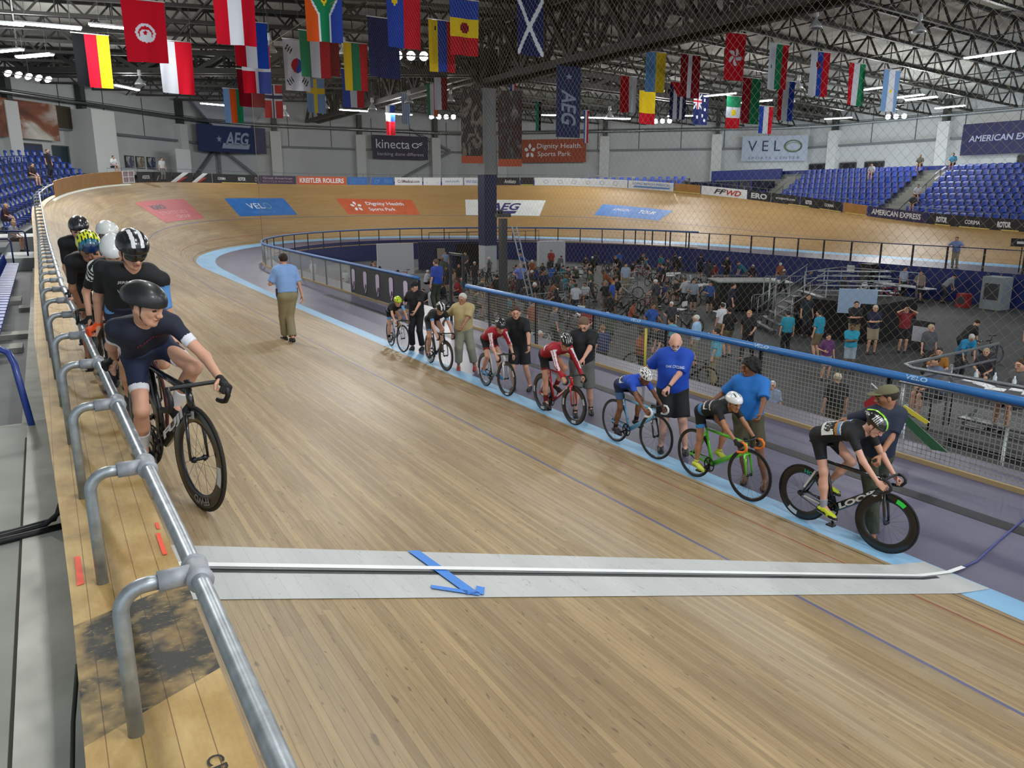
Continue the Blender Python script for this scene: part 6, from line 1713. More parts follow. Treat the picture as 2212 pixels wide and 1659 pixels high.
def rider_spec(P, H=1.55, torso=32, hands='drop', lookd=(1, 0, -.35), lat=0.0, fwdp=0.0, kneeo=.12, hip=.06, **kw):
    s = H / 1.75; sd = P['saddle']; pel = sd + V(.02 + fwdp, lat, hip * s + .02); L = .53 * s; a = math.radians(torso); nk = pel + V(L * math.cos(a), lat * .5, L * math.sin(a))
    gp = P[{'drop': 'drop', 'hood': 'hood', 'top': 'top'}[hands] + 'L']; reach = kw.get('arm', 1.13) * .535 * s * .97; wS_ = kw.get('wS', .178) * s; tgt = Vector(gp) + V(-.08 * s, .01, .04 * s)
    for it in range(14):     # settle the trunk so that the hands reach the bar
        if (nk + V(0, wS_, -.04) - tgt).length < reach: break
        if torso > 16: torso -= 2
        elif pel.x < sd.x + .12: pel.x += .02
        a = math.radians(torso); nk = pel + V(L * math.cos(a), lat * .5, L * math.sin(a))
    sp = dict(H=H, pel=tuple(pel), neck=tuple(nk), fwd=(1, 0, 0), rider=1, arch=.03, arm=1.13, look=lookd, loose=.004, bloose=.003, leg=.66, sleeve=.62, hem=-.03, res=0)
    for k, sg in (('R', -1), ('L', 1)):
        g = P[{'drop': 'drop', 'hood': 'hood', 'top': 'top'}[hands] + k]
        if hands == 'drop': sp['hand' + k] = tuple(g + V(-.075 * s, sg * .012, .045 * s)); sp['hd' + k] = (1, 0, -.45); sp['hn' + k] = (-.2, -sg, -.5); sp['ht' + k] = (.2, -sg * .3, 1)
        else: sp['hand' + k] = tuple(g + V(-.085 * s, 0, .035 * s)); sp['hd' + k] = (1, 0, -.2); sp['hn' + k] = (0, -sg * .5, -1); sp['ht' + k] = (.3, -sg, 0)
        sp['curl' + k] = 1.15; sp['elbow' + k] = (-.3, sg * .75, -.55)
        p = P['ped'][sg]
        sp['foot' + k] = (p.x - .105 * s, p.y * .85, p.z + .085 * s); sp['toe' + k] = (1, 0, -.22); sp['knee' + k] = (1, sg * kneeo, .3)
    sp.update(kw); return sp
def start_rider(front, rear, bspec, rspec, blabel, rlabel, res=.012, lean=0.0):
    wb = math.hypot(front[0] - rear[0], front[1] - rear[1])
    f, r = V(front[0], front[1], 0), V(rear[0], rear[1], 0)
    for v in (f, r): v.z = at(s_of_y(v.y), 7.05 - v.x).z
    M = bike_matrix(r, f, lean); bs = dict(bspec); bs['wb'] = bspec.get('wb', wb)
    b, P = bike(bs, M); tag(b, blabel, 'bicycle')
    sp = rider_spec(P, **rspec); o, J = person('person', sp, M=M, res=res); tag(o, rlabel, 'person')
    return M, P, J
def vents(base, v, n=4.5, w_=.45, top=.05):
    """helmet with long front-to-back vents"""
    def f(x, y, z):
        o = np.full(len(x), base); m = (np.abs(((x * n) % 1) - .5) < w_ / 2) & (z > top) & (np.abs(y) < .85) & (((y * 1.6 + 5 + np.floor(x * n) * .5) % 1) < .72)
        o[m] = v; return o
    return f
KIT_W = ['#17181c', '#cfd3d6', '#6fa8dc', '#b07a3c']
# 1 rightmost: black deep-rim bike with green wheel lettering
DEEP = dict(depth=.085, rim='#17181a', tyre='#1a1a1b')
start_rider((7.34, 4.57), (7.28, 5.60), dict(frame='#1a1b1e', accent='#d9dde0', word='LOOK', fork='#1b1b1e', bar='#1c1c20', size=1.0, tk=1.35, seat=.17, crank=-1.15, steer=.16,
    rear=dict(DEEP, decal=('HOTTUBES', '#20b296', [('HOT TUBES', .8, .42)]), arcs=('#c9cdd0', [(-2.2, -1.75)])), front=dict(DEEP, arcs=('#2fe04e', [(.95, 1.3), (1.75, 1.86)])), hi=20),
    dict(H=1.66, torso=38, hands='drop', lookd=(.85, .12, -.75), top=['#15161a', '#d8dadc', '#5b8fc9', '#b07a3c', '#241c30'], toppick=bands(0, yoke=None, backband=[(.27, .31, 3), (.31, .35, 2), (.35, .37, 1)]), bottom=['#14151a', '#1c2030'],
    botpick=legband(1, .56), shoe=['#1b1c1a', '#e3e6e6', '#c9d62a'], sock='#9a9ea6', sockh=.22, skin='pink', hair='#4a3220', hairstyle='short',
    number=back_number('509', .19, .15, .15), helmet=dict(cols=['#131414', '#8fe02c', '#d5d8d8'], size=(.098, .128, .098), tail=1, coat=1, pick=lambda x, y, z: np.where((x < .28) & (x > .02) & (z > .1), 1, np.where((x > .5) & (np.abs(y) < .35) & (z > .15) & (((y * 6) % 1) < .5), 2, 0)))),
    'black track bicycle with green wheel lettering, rightmost of the start row', 'rider in black kit with black and green helmet, rightmost of the start row', res=.011)
# 2 green road-style bike
SHAL = dict(depth=.028, rim='#1b1b1d')
start_rider((7.12, 6.27), (7.16, 7.27), dict(frame='#58c322', fork='#58c322', bar='#ef7a2a', size=.86, seat=.12, crank=-2.35, steer=.12, rear=SHAL, front=SHAL, saddle='#1a1a1c', wr=.99),
    dict(H=1.42, torso=44, hands='drop', lookd=(1, -.25, -.2), top=['#16171b', '#3e7fb8', '#d2d5d8'], toppick=bands(0, side=None, hem=1, hemh=.10, backband=[(.30, .33, 2)]), bottom=['#15171d', '#3f8fd0'], botpick=legband(1, .5), skin='tan', shoe=['#b7c62c', '#dfe6c0', '#d8e45a'],
    sock='#c6d62c', sockh=.1, hair='#241a14', number=back_number('087', .15, .12, .2), gloveR='#1a1a1c', gloveL='#1a1a1c', helmet=dict(cols=['#e6e8ea', '#34363a'], size=(.102, .135, .094), tail=1, pick=lambda x, y, z: np.where((np.abs(np.abs(x) - .3) < .07) & (z > .3) & (y > -.1) & (y < .6), 1, 0))),
    'bright green bicycle with orange bar tape held at the start', 'child in black kit and smooth white helmet on the green bicycle')
# 3 pale blue bike
start_rider((7.22, 8.11), (7.24, 9.08), dict(frame='#6fb6de', fork='#17181b', bar='#e3e3e0', size=.86, seat=.10, crank=-2.6, steer=.1, rear=dict(depth=.026, rim='#3a3b3e'), front=dict(depth=.026, rim='#2a2b2e'), wr=1.0),
    dict(H=1.42, torso=38, hands='drop', lookd=(1, .0, -.75), top=['#2350c8', '#22325e', '#d9dbdd'], toppick=bands(0, hem=1, hemh=.10), bottom=['#1c2846', '#4a6a9a'], botpick=legband(1, .35), skin='brown', shoe=['#15151a', '#202024'], sock='#15151a', sockh=.2,
    hair='#15100c', number=back_number('28', .15, .13, .17), helmet=dict(cols=['#dfe0dc', '#3c3d40'], size=(.100, .130, .098), pick=vents(0, 1, 4, .5))),
    'pale blue bicycle with white bar tape held at the start', 'child in bright blue jersey and white vented helmet on pale blue bicycle')
# 4 red bike, deep black wheels
D2 = dict(depth=.08, rim='#1a1b1c', arcs=('#c6cacc', [(.2, .55), (2.9, 3.3), (-1.7, -1.3)]))
RW = ['#a5182a', '#d8d8dc', '#221a24']
start_rider((7.19, 10.10), (7.25, 11.15), dict(frame='#c21e22', fork='#c21e22', accent='#e6d8d8', bar='#1a1a1c', size=.98, seat=.14, crank=-1.6, steer=.1, rear=D2, front=D2),
    dict(H=1.68, torso=40, hands='drop', lookd=(1, -.1, -.85), sleeve=1.9, top=RW, toppick=bands(0, stripe=1), bottom=['#1a1a20', '#8c1d2a'], botpick=legband(1, .58), skin='fair', shoe=['#1c1416', '#2a2224'], sock='#6e1b22', sockh=.3, hair='#2c1e16',
    number=back_number('', .14, .13, .2), helmet=dict(cols=['#17181a', '#cfd2d2'], pick=vents(0, 1, 3, .22, .35))),
    'red track bicycle with deep black wheels held at the start', 'rider in red long sleeved jersey and black helmet on the red bicycle', res=.013)
# 5 white and black bike
start_rider((7.20, 12.33), (7.26, 13.28), dict(frame='#d4d7d8', fork='#d4d7d8', bar='#17171a', size=.92, seat=.12, crank=3.0, steer=.1, rear=dict(depth=.06, rim='#1a1b1c', arcs=('#d6d9da', [(.3, .7), (3.2, 3.6)])), front=dict(depth=.06, rim='#1a1b1c', arcs=('#d6d9da', [(.3, .7), (-1.6, -1.2)]))),
    dict(H=1.58, torso=44, hands='drop', lookd=(1, -.15, -.6), sleeve=1.2, top=RW, toppick=bands(0, stripe=1), bottom=['#1c1a24', '#8c1d2a'], botpick=legband(1, .55), skin='pink', shoe=['#3f7ea8', '#d8dcdc'], sock='#8a1c26', sockh=.1, hair='#2c1e16', number=back_number('', .13, .12, .2),
    helmet=dict(cols=['#26272a', '#0c0c0e'], pick=vents(0, 1, 4.5, .35))), 'white track bicycle with black wheels held at the start', 'rider in red jersey with striped sleeves and dark grey helmet', res=.015)
# 6
D3 = dict(depth=.07, rim='#141516', arcs=('#cfd3d4', [(-2.3, -1.5)]))
start_rider((7.16, 14.85), (7.24, 15.85), dict(frame='#1a1b1d', fork='#1a1b1d', accent='#c9cdd0', bar='#17171a', size=.95, seat=.13, crank=-2.6, steer=.12, rear=D3, front=dict(depth=.07, rim='#141516')),
    dict(H=1.62, torso=46, hands='drop', lookd=(1, .1, -.7), top=['#18191d', '#5f93c8', '#c6c9cc'], toppick=bands(0, cuff=1), bottom=['#3c4148', '#5f93c8'], botpick=legband(1, .58), skin='fair', shoe=['#2a2c30', '#3a3c40'], hair='#2c1e16', number=back_number('', .13, .12, .2),
    helmet=dict(cols=['#17181a', '#d4d6d8'], pick=lambda x, y, z: np.where((np.abs(np.abs(x) - .35) < .14) & (z > .1), 1, 0))), 'black track bicycle with one bright arc on its rear rim', 'rider in black with blue cuffs and black and white helmet', res=.016)
# 7
start_rider((7.20, 17.3), (7.26, 18.25), dict(frame='#c4c7cc', fork='#c4c7cc', bar='#17171a', size=.85, seat=.10, crank=-2.2, steer=.15, rear=dict(depth=.03, rim='#2a2b2e'), front=dict(depth=.03, rim='#2a2b2e')),
    dict(H=1.42, torso=50, hands='drop', lookd=(1, .1, -.4), top=['#18191d', '#6fa5d8'], toppick=bands(0, sleeveL=1, hem=1, hemh=.09), bottom=['#17181c', '#6fa5d8'], botpick=legband(1, .5), skin='fair', shoe=['#4a4c50', '#2a2a2e'], sock='#17171a', hair='#2c1e16',
    helmet=dict(cols=['#c3e01e', '#1c2410'], pick=vents(0, 1, 2.6, .28, .2))), 'silver bicycle at the far end of the start row', 'child in black and light blue with neon yellow helmet', res=.017)

# ---- standing holders (world coordinates)
def stand(x, y, H, face, feet=None, lean=(0, 0), **kw):
    """face: direction the body faces (degrees, 0 = +X, 90 = +Y)"""
    s = H / 1.75; a = math.radians(face); f = A3(math.cos(a), math.sin(a), 0); r = A3(f[1], -f[0], 0); z0 = kw.pop('z', 0.0)
    c = A3(x, y, z0); feet = feet or ((0, .11), (0, -.11)); (fR, fL) = feet
    sp = dict(H=H, fwd=tuple(f), pel=tuple(c + A3(0, 0, .93 * s) + f * lean[0] * .25 - f * max(lean[0] - .3, 0) * .6 + r * lean[1] * .3), neck=tuple(c + A3(0, 0, 1.455 * s) + f * lean[0] + r * lean[1] - A3(0, 0, lean[0] ** 2 * .45)),
              footR=tuple(c + f * fR[0] + r * fR[1] + A3(0, 0, .085 * s)), footL=tuple(c + f * fL[0] + r * fL[1] + A3(0, 0, .085 * s)), look=tuple(f))
    sp['handR'] = tuple(c + r * .26 * s + f * .05 + A3(0, 0, .86 * s)); sp['handL'] = tuple(c - r * .26 * s + f * .05 + A3(0, 0, .86 * s)); sp['hnR'] = tuple(-r); sp['hnL'] = tuple(r); sp['curlR'] = sp['curlL'] = .55
    sp['htR'] = sp['htL'] = tuple(f)
    sp.update(kw); return sp
def put(name, sp, label, res=.014, fres=.008):
    o, J = person(name, sp, res=res, fres=fres); tag(o, label, 'person'); return o, J
JEANS = '#3b4a5e'
# holder 1: khaki cap, navy tee, olive trousers; one hand behind the saddle, one on the bars
put('person', stand(7.72, 5.05, 1.80, 245, feet=((.30, .10), (-.22, -.16)), lean=(.12, .0), top=['#1a2338'], loose=.022, sleeve=.78, hem=.0, bottom=['#3c4232'], bloose=.022, leg=1.93, skin='tan', shoe=['#17171a', '#101012'], hair='#2a2018', cap='#6e6b50',
    look=(-.75, .75, -.25), handR=(7.36, 5.55, 1.16), elbowR=(.3, .6, -.2), hnR=(-1, 0, -.4), handL=(7.46, 4.83, .98), elbowL=(1, -.5, -.2), hdL=(-.6, -.4, -.6), hnL=(-1, 0, -1), curlL=.95, top_name='t_shirt', bottom_name='trousers'),
    'man in khaki cap, navy shirt and olive trousers holding the rightmost rider', res=.013, fres=.007)
# holder 2: curly hair, bright blue tee, seen from behind
put('person', stand(7.78, 6.95, 1.72, 215, feet=((.0, -.02), (.16, -.30)), lean=(.02, .0), top=['#1f6fc0'], loose=.026, sleeve=.85, hem=-.03, bottom=['#4a4632'], bloose=.028, leg=.92, skin='brown', shoe=['#5a3d2a', '#3a281c'], hair='#16110e', hairstyle='curly',
    look=(-.9, .35, -.1), handR=(7.42, 7.32, 1.05), hnR=(-1, 0, -.5), handL=(7.42, 6.45, .92), hnL=(-1, 0, -.5), elbowL=(.5, -.6, -.3), elbowR=(.4, .6, -.4), curlL=.9, top_name='t_shirt'),
    'person with curly dark hair in bright blue shirt behind the green bicycle', res=.013)
# holder 3: bald, white goatee, blue tee, black shorts
def chest_text(txt, w_, h_, col, zz=.36, off=.14):
    def f(root, J):
        up = unit(J['neck'] - J['pel']); s = J['s']; c = J['pel'] + up * zz * s + J['fwd'] * off * s; mb = MB()
        L = -J['side']; from mathutils.bvhtree import BVHTree
        me = [q for q in root.children if q.name.split('.')[0] in ('jersey', 't_shirt', 'polo_shirt')][0].data
        bv = BVHTree.FromPolygons([v.co for v in me.vertices], [tuple(q.vertices) for q in me.polygons]); fw_ = Vector(J['fwd'])
        def fn(x, y):      # lettering laid onto the cloth
            p = Vector(c + L * x + up * y) + fw_ * .3; h = bv.ray_cast(p, -fw_)[0]; return (h if h is not None else p - fw_ * .3) + fw_ * .005
        fit_text(mb, txt, fn, w_, h_, bold=.02); mb.build('shirt_lettering', mat(col, .7), root)
    return f
put('person', stand(7.80, 8.45, 1.86, 232, feet=((.05, .14), (.12, -.22)), lean=(.10, .0), fat=1.22, belly=.06, top=['#1648b4'], loose=.03, sleeve=.88, hem=-.05, bottom=['#16171b'], bloose=.03, leg=.93, skin='pink', shoe=['#202226', '#d5d6d6'], hair='#b8a89a', hairstyle='none', beard='#dcdcd8', watch='L',
    look=(-.55, -.65, -.5), handR=(7.52, 8.95, 1.02), elbowR=(.3, 1, -.2), handL=(7.42, 8.22, .95), elbowL=(.4, -.9, -.3), hdL=(-.8, .1, -.5), hnL=(0, 0, -1), curlL=.8, top_name='t_shirt', extras=(chest_text('OAK CYCLING', .26, .035, '#c9d6ee', .37, .165),)),
    'bald man with white goatee in blue shirt and black shorts', res=.014)
# holder 4: black polo, grey shorts
put('person', stand(7.78, 10.75, 1.80, 240, feet=((.12, .1), (-.12, -.2)), lean=(.10, -.02), fat=1.1, top=['#131417'], loose=.024, sleeve=.8, hem=-.04, bottom=['#62645f'], bloose=.032, leg=.98, skin='fair', shoe=['#17171a', '#28282a'], sock='#1a1a1c', sockh=.12, hair='#6a5540',
    look=(-.6, -.5, -.6), handR=(7.5, 11.2, 1.0), elbowR=(.2, 1, 0), handL=(7.40, 10.28, .98), elbowL=(.6, -.8, -.3), hdL=(-.8, -.1, -.5), hnL=(-.2, 0, -1), curlL=.9, top_name='polo_shirt'),
    'man in black polo and grey shorts steadying the red bicycle', res=.015)
# holder 5: black polo, black shorts, leaning in
put('person', stand(7.85, 12.9, 1.76, 225, feet=((.08, .12), (.0, -.2)), lean=(.24, .02), fat=1.05, top=['#121316'], loose=.02, sleeve=.8, hem=-.04, bottom=['#15161a'], bloose=.03, leg=.9, skin='fair', shoe=['#17171a', '#28282a'], hair='#4a3424',
    look=(-.5, -.8, -.2), handR=(7.45, 12.6, 1.0), elbowR=(-.3, .6, -.4), handL=(7.66, 12.25, .84), elbowL=(1, -.5, 0), hnL=(-1, 0, 0), hdR=(-.9, -.5, -.2), curlR=.8, top_name='polo_shirt', watch='L'),
    'man in black polo and black shorts leaning over the white bicycle', res=.016)
# holder 6: old man, cream vest
put('person', stand(7.72, 15.1, 1.74, 240, feet=((.05, .12), (.05, -.24)), lean=(.06, 0), fat=1.08, top=['#b9a677'], loose=.03, sleeve=.85, hem=-.09, bottom=['#8a8878'], bloose=.03, leg=1.75, skin='tan', shoe=['#a03024', '#cfcfca'], hair='#c9c4ba',
    look=(-.7, -.4, -.1), handR=(7.45, 15.6, 1.0), elbowR=(.2, 1, 0), handL=(7.45, 14.75, .92), elbowL=(.8, -.6, -.2), hnL=(-1, 0, -.6), curlL=.8, top_name='vest', bottom_name='trousers'),
    'white haired man in cream vest, grey trousers and red shoes', res=.017, fres=.01)
# holder 7: black cap and tee
put('person', stand(7.80, 17.8, 1.74, 225, feet=((.05, .12), (.05, -.14)), lean=(.06, 0), top=['#141417'], loose=.024, sleeve=.85, hem=-.04, bottom=['#141418'], bloose=.02, leg=1.9, skin='fair', shoe=['#141416', '#202022'], hair='#1a1410', cap='#15151a',
    look=(-.8, -.4, -.3), handR=(7.5, 18.0, 1.0), handL=(7.5, 17.35, .92), elbowL=(.6, -.6, -.3), hnL=(-1, 0, -.6), top_name='t_shirt', bottom_name='trousers'),
    'person in black cap and black clothes behind the neon helmet child', res=.018, fres=.01)
# ---- official walking away up the track
gx, gy = 4.03, 15.54; gz = ground(gx, gy)
a_ = math.radians(97); f_ = A3(math.cos(a_), math.sin(a_), 0)
def belt(root, J):
    mb = MB()
    for sg in (-1, 1): mb.box(Vector(J['pel'] + J['side'] * sg * .175 + A3(0, 0, .06)), (.05, .09, .15), Matrix.Rotation(a_, 3, 'Z'))
    mb.build('belt_pouch', mat('#16161a', .6), root)
put('person', dict(H=1.78, fwd=tuple(f_), pel=(gx, gy + .02, gz + .94), neck=(gx, gy + .09, gz + 1.48), footR=(gx + .02, gy - .12, gz + .10), footL=(gx - .04, gy + .24, gz + .05), toeR=(0, 1, .0), toeL=(-.2, 1, 0), look=tuple(f_),
    handR=(gx + .32, gy + .06, gz + .86), hnR=(-1, 0, 0), htR=(0, 1, 0), handL=(gx - .20, gy + .34, gz + 1.18), elbowL=(-.6, -.7, -.6), hnL=(1, 0, 0), hdL=(.6, 1, .1), elbowR=(.5, -.6, 0), curlR=.5, fat=1.05,
    top=['#84a8dc'], loose=.026, sleeve=.85, hem=.05, bottom=['#8f8464'], bloose=.024, leg=1.93, skin='fair', shoe=['#26241f', '#171614'], hair='#2c1d14', top_name='dress_shirt', bottom_name='trousers', extras=(belt,)),
    'official in pale blue shirt and khaki trousers walking away up the track', res=.014)
# ================================================================ riders queued along the handrail
def rail_rider(rear, front, bspec, rspec, blabel, rlabel, res=.010, fres=.006, handrail=None, hres=.006, lean=0.0):
    f, r = V(front[0], front[1], ground(*front)), V(rear[0], rear[1], ground(*rear))
    M = bike_matrix(r, f, lean); Mi = M.inverted(); bs = dict(bspec); bs['wb'] = (f - r).length
    b, P = bike(bs, M); tag(b, blabel, 'bicycle')
    nw = rspec.pop('neckw', None); pw = rspec.pop('pelw', None); fv = rspec.pop('fwdv', None); hl = rspec.pop('handLw', None); sp = rider_spec(P, **rspec)
    if nw: sp['neck'] = tuple(Mi @ V(*nw))
    if pw: sp['pel'] = tuple(Mi @ V(*pw))
    if hl: sp['handL'] = tuple(Mi @ V(*hl))
    if handrail is not None:
        y = handrail; s = s_of_y(y); g = rail_pt(s); w_ = Mi @ (g + V(.07, .045, .055)); sp['handR'] = tuple(w_)
        R3 = Mi.to_3x3(); sp['hdR'] = tuple(R3 @ V(-.85, -.25, -.25)); sp['hnR'] = tuple(R3 @ V(-.25, 0, -1)); sp['htR'] = tuple(R3 @ V(.3, -1, 0)); sp['elbowR'] = tuple(R3 @ V(-1, -.7, .3) if rear[1] < 6 else R3 @ V(-.3, .6, -.2)); sp['curlR'] = 1.2
    o, J = person('person', sp, M=M, res=res, fres=fres, hres=hres); tag(o, rlabel, 'person'); return M, P, J
def shoulder_mark(root, J): pass
FR = ('#17171a')
# A: navy kit, matt black helmet, nearest
rail_rider((.46, 5.86), (.66, 4.90), dict(frame='#131416', fork='#141517', bar='#141416', size=.92, seat=.10, crank=-1.9, steer=.08, tk=1.4, word='FUJI', saddle='#b01c26', hi=28,
     rear=dict(depth=.085, rim='#131416', tyre='#1c1c1d'), front=dict(depth=.085, rim='#131416', tyre='#2a241e', arcs=('#cfd2d2', [(-.35, .1), (1.6, 1.9)]), decal=('FFWD', '#9a9a9e', [('FFWD', -1.45, .20)]))),
    dict(H=1.62, torso=30, hands='hood', lookd=(.85, .55, -.30), neckw=(.47, 5.27, 2.99), pelw=(.50, 5.61, 2.77), wS=.172, arm=1.12, twist=-.45, top=['#161c30', '#dfe1ea', '#3a1824'], toppick=bands(0, cuff=1, cufft=.42), bottom=['#1a2440', '#e4e4ea'], botpick=legband(1, .58), leg=.68, skin='fair', shoe=['#17171a', '#b8b8bc'], sock='#e8e8ee', sockh=.42,
     sleeve=.60, hair='#3a281c', gloveR='#141416', gloveL='#141416', kneeo=.25, helmet=dict(cols=['#1c1e20'], size=(.108, .142, .108), tail=1, rough=.42, coat=.2), extras=(chest_text('JUNIOR', .22, .035, '#7a2a38', .33, .158),)),
    'black track bicycle with deep black wheels, nearest at the handrail', 'rider in navy kit with matt black helmet, nearest at the handrail', res=.008, fres=.0045, hres=.0045, handrail=5.9)
# B: black and light blue jersey, black helmet with white stripes, orange glove
rail_rider((.54, 7.50), (.60, 6.52), dict(frame='#24181a', fork='#2a1a1c', accent='#c9c9cc', bar='#1c1416', size=.96, seat=.07, crank=-.6, steer=.1, rear=dict(depth=.03, rim='#1a1a1c', tyre='#5c1c1e'), front=dict(depth=.03, rim='#1a1a1c', tyre='#4c1a1c'), hi=20),
    dict(H=1.84, torso=40, hands='hood', lookd=(1, .15, -.5), neckw=(.57, 6.80, 3.20), pelw=(.54, 7.10, 2.82), wS=.20, arm=1.1, twist=-.35, elbowL=(-.5, .15, -1), top=['#121316', '#5c94d4', '#c4c6ca', '#e07a2c'], toppick=bands(0, sleeveL=1, hem=1, hemh=.08), bottom=['#15192a', '#5c94d4'], botpick=legband(1, .52), skin='fair', shoe=['#17171a', '#2a2a2c'], hair='#2a1c14', sleeve=.72,
     gloveR='#f0561e', helmet=dict(cols=['#131417', '#dfe1e2', '#2a2c30'], size=(.104, .132, .106), pick=lambda x, y, z: np.where((np.abs(np.abs(x) - .28) < .12) & (y > -.2) & (z > .35), 1, np.where((x < -.75) & (np.abs(y) < .25) & (z > 0), 1, vents(0, 2, 4, .3, .0)(x, y, z))), visor='#101012'),
     extras=(chest_text('JERRY BAKER', .24, .028, '#b9bbc2', .40, .195), chest_text('VELODROME', .24, .032, '#b9bbc2', .32, .188))),
    'dark red framed bicycle with red tyres at the handrail', 'rider in black and light blue jersey with orange glove and striped black helmet', res=.010, fres=.0055, handrail=7.25)
# C: black jersey, white smooth helmet, zebra sleeve
def zebra(C, J):
    o = bands(0)(C, J); t, d, q = arm_t(C, J, 'R'); z, x, y = tors(C, J); m = (d < .09) & (t > -.2) & (t < .45) & (x > .08)
    o[m & (((t * 6 + q[:, 2] * 22) % 1) < .55)] = 1; o[(z > .02) & (z < .06)] = 2; return o
rail_rider((.52, 8.55), (.52, 7.62), dict(frame='#1a1a1c', bar='#17171a', size=.95, seat=.13, crank=-1.2), dict(H=1.62, torso=38, hands='hood', lookd=(1, -.1, -.8), top=['#141518', '#d9dadc', '#a8763a'], toppick=zebra, bottom=['#141518', '#c4562c'], botpick=legband(1, .56), skin='fair',
     sleeve=.8, shoe=['#17171a', '#2a2a2c'], hair='#2a1c14', gloveR='#1a1a1c', helmet=dict(cols=['#d9dbda'], size=(.106, .140, .100), tail=1)), 'black bicycle third in the queue at the handrail', 'rider with zebra striped shoulder and smooth white helmet', res=.012, fres=.008, handrail=8.1)
# D: yellow to blue helmet, hand over the face
M, P, J = None, None, None
def rider_D():
    f, r = V(.36, 8.25, ground(.36, 8.25)), V(.34, 9.2, ground(.34, 9.2)); M = bike_matrix(r, f); Mi = M.inverted(); b, P = bike(dict(frame='#1b1b1e', size=.95, seat=.13, crank=-1.0, wb=.95), M); tag(b, 'black bicycle under the rider with the yellow and blue helmet', 'bicycle')
    sp = rider_spec(P, H=1.60, torso=55, hands='hood', lookd=(1, .1, -.75), top=['#17181b', '#8d8f92'], toppick=bands(0, backband=[(.2, .22, 1)]), bottom=['#141518'], skin='tan', shoe=['#17171a', '#2a2a2c'], hair='#1c1410', sleeve=.8,
        helmet=dict(cols=['#d8e02a', '#1f6f8c', '#0f2f5a', '#10242c'], size=(.102, .132, .104), pick=lambda x, y, z: np.where(vents(0, 1, 4.2, .45, .05)(x, y, z) == 1, 3, np.where(y > .72, 2, np.where(y > .42, 1, 0)))))
    n = A3(*sp['neck']); sp['handL'] = tuple(n + A3(.22, .07, -.02)); sp['hdL'] = (-.2, -.35, 1); sp['hnL'] = (-1, 0, 0); sp['htL'] = (0, 1, .3); sp['elbowL'] = (.3, .5, -1); sp['curlL'] = .3
    g = rail_pt(s_of_y(8.85)); sp['handR'] = tuple(Mi @ (g + V(.05, .0, .05))); R3 = Mi.to_3x3(); sp['hdR'] = tuple(R3 @ V(-.8, -.3, -.3)); sp['hnR'] = tuple(R3 @ V(-.2, 0, -1)); sp['curlR'] = 1.1
    o, J = person('person', sp, M=M, res=.013, fres=.008); tag(o, 'rider with yellow and blue helmet covering the face with one hand', 'person')
rider_D()
rail_rider((.60, 10.3), (.60, 9.35), dict(frame='#1b1b1e', size=1.0, seat=.16, crank=-1.0), dict(H=1.74, torso=62, hands='hood', lookd=(1, .1, -.2), top=['#17181b'], bottom=['#141518'], skin='fair', sleeve=.8, hair='#2a1c14', helmet=dict(cols=['#dcdedc'], size=(.106, .138, .100), tail=1, visor='#2a1a1c')),
   'black bicycle fifth in the queue at the handrail', 'rider with white helmet and dark visor, fifth at the handrail', res=.015, fres=.009, handrail=9.9)
rail_rider((.36, 11.0), (.36, 10.05), dict(frame='#1b1b1e', size=1.0, seat=.16, crank=-1.0), dict(H=1.74, torso=58, hands='hood', lookd=(1, -.1, -.4), top=['#17181b'], bottom=['#141518'], skin='fair', sleeve=.8, hair='#2a1c14', gloveR='#17171a', helmet=dict(cols=['#1c1d20', '#3a3b3e'], pick=vents(0, 1, 4.5, .3))),
   'black bicycle last in the queue at the handrail', 'rider in black with black helmet, last at the handrail', res=.016, fres=.009, handrail=10.5)
# ================================================================ people farther off: a few poses, copied and dressed one by one
TPL = {}
def tpl(key, sp):
    sp = dict(sp); sp.setdefault('top', ['#555555']); sp.setdefault('bottom', ['#333333']); sp.setdefault('loose', .022); sp.setdefault('bloose', .02); sp['base'] = (0, 0, 0)
    o, J = person('person', sp, res=.026, fres=.014, hres=.012); TPL[key] = o; return o
def S(**kw): return stand(0, 0, 1.72, 0, **kw)
tpl('stand', S(leg=1.9, sleeve=.85, top_name='shirt', bottom_name='trousers'))
tpl('stand_shorts', S(leg=.95, sleeve=.85, handR=(.22, -.18, 1.1), elbowR=(-.4, -.6, -.4), top_name='shirt'))
tpl('walk', S(feet=((.30, .09), (-.28, -.09)), leg=1.9, sleeve=.85, handR=(-.12, -.28, .92), handL=(.30, .24, 1.0), top_name='shirt', bottom_name='trousers'))
tpl('crossed', S(leg=.95, sleeve=.85, handR=(.20, .10, 1.17), handL=(.22, -.12, 1.14), elbowR=(.2, -.9, -.8), elbowL=(.2, .9, -.8), hdR=(0, 1, .1), hdL=(0, -1, .1), hnR=(-1, 0, 0), hnL=(-1, 0, 0), top_name='shirt'))
tpl('phone', S(leg=.9, sleeve=.8, handR=(.16, -.10, 1.62), handL=(.16, .10, 1.62), elbowR=(.3, -.9, -.2), elbowL=(.3, .9, -.2), hdR=(0, .5, .8), hdL=(0, -.5, .8), top_name='shirt'))
tpl('bend', S(lean=(.42, 0), leg=1.9, sleeve=.85, handR=(.55, -.18, .62), handL=(.55, .18, .62), look=(.7, 0, -.7), top_name='shirt', bottom_name='trousers'))
tpl('sit', dict(H=1.72, fwd=(1, 0, 0), pel=(0, 0, .55), neck=(.10, 0, 1.06), footR=(.42, -.12, .09), footL=(.42, .12, .09), handR=(.34, -.12, .66), handL=(.34, .12, .66), elbowR=(-.3, -.6, -.5), elbowL=(-.3, .6, -.5), kneeR=(1, 0, 1), kneeL=(1, 0, 1), leg=.95, sleeve=.85, look=(1, 0, -.1), top_name='shirt'))
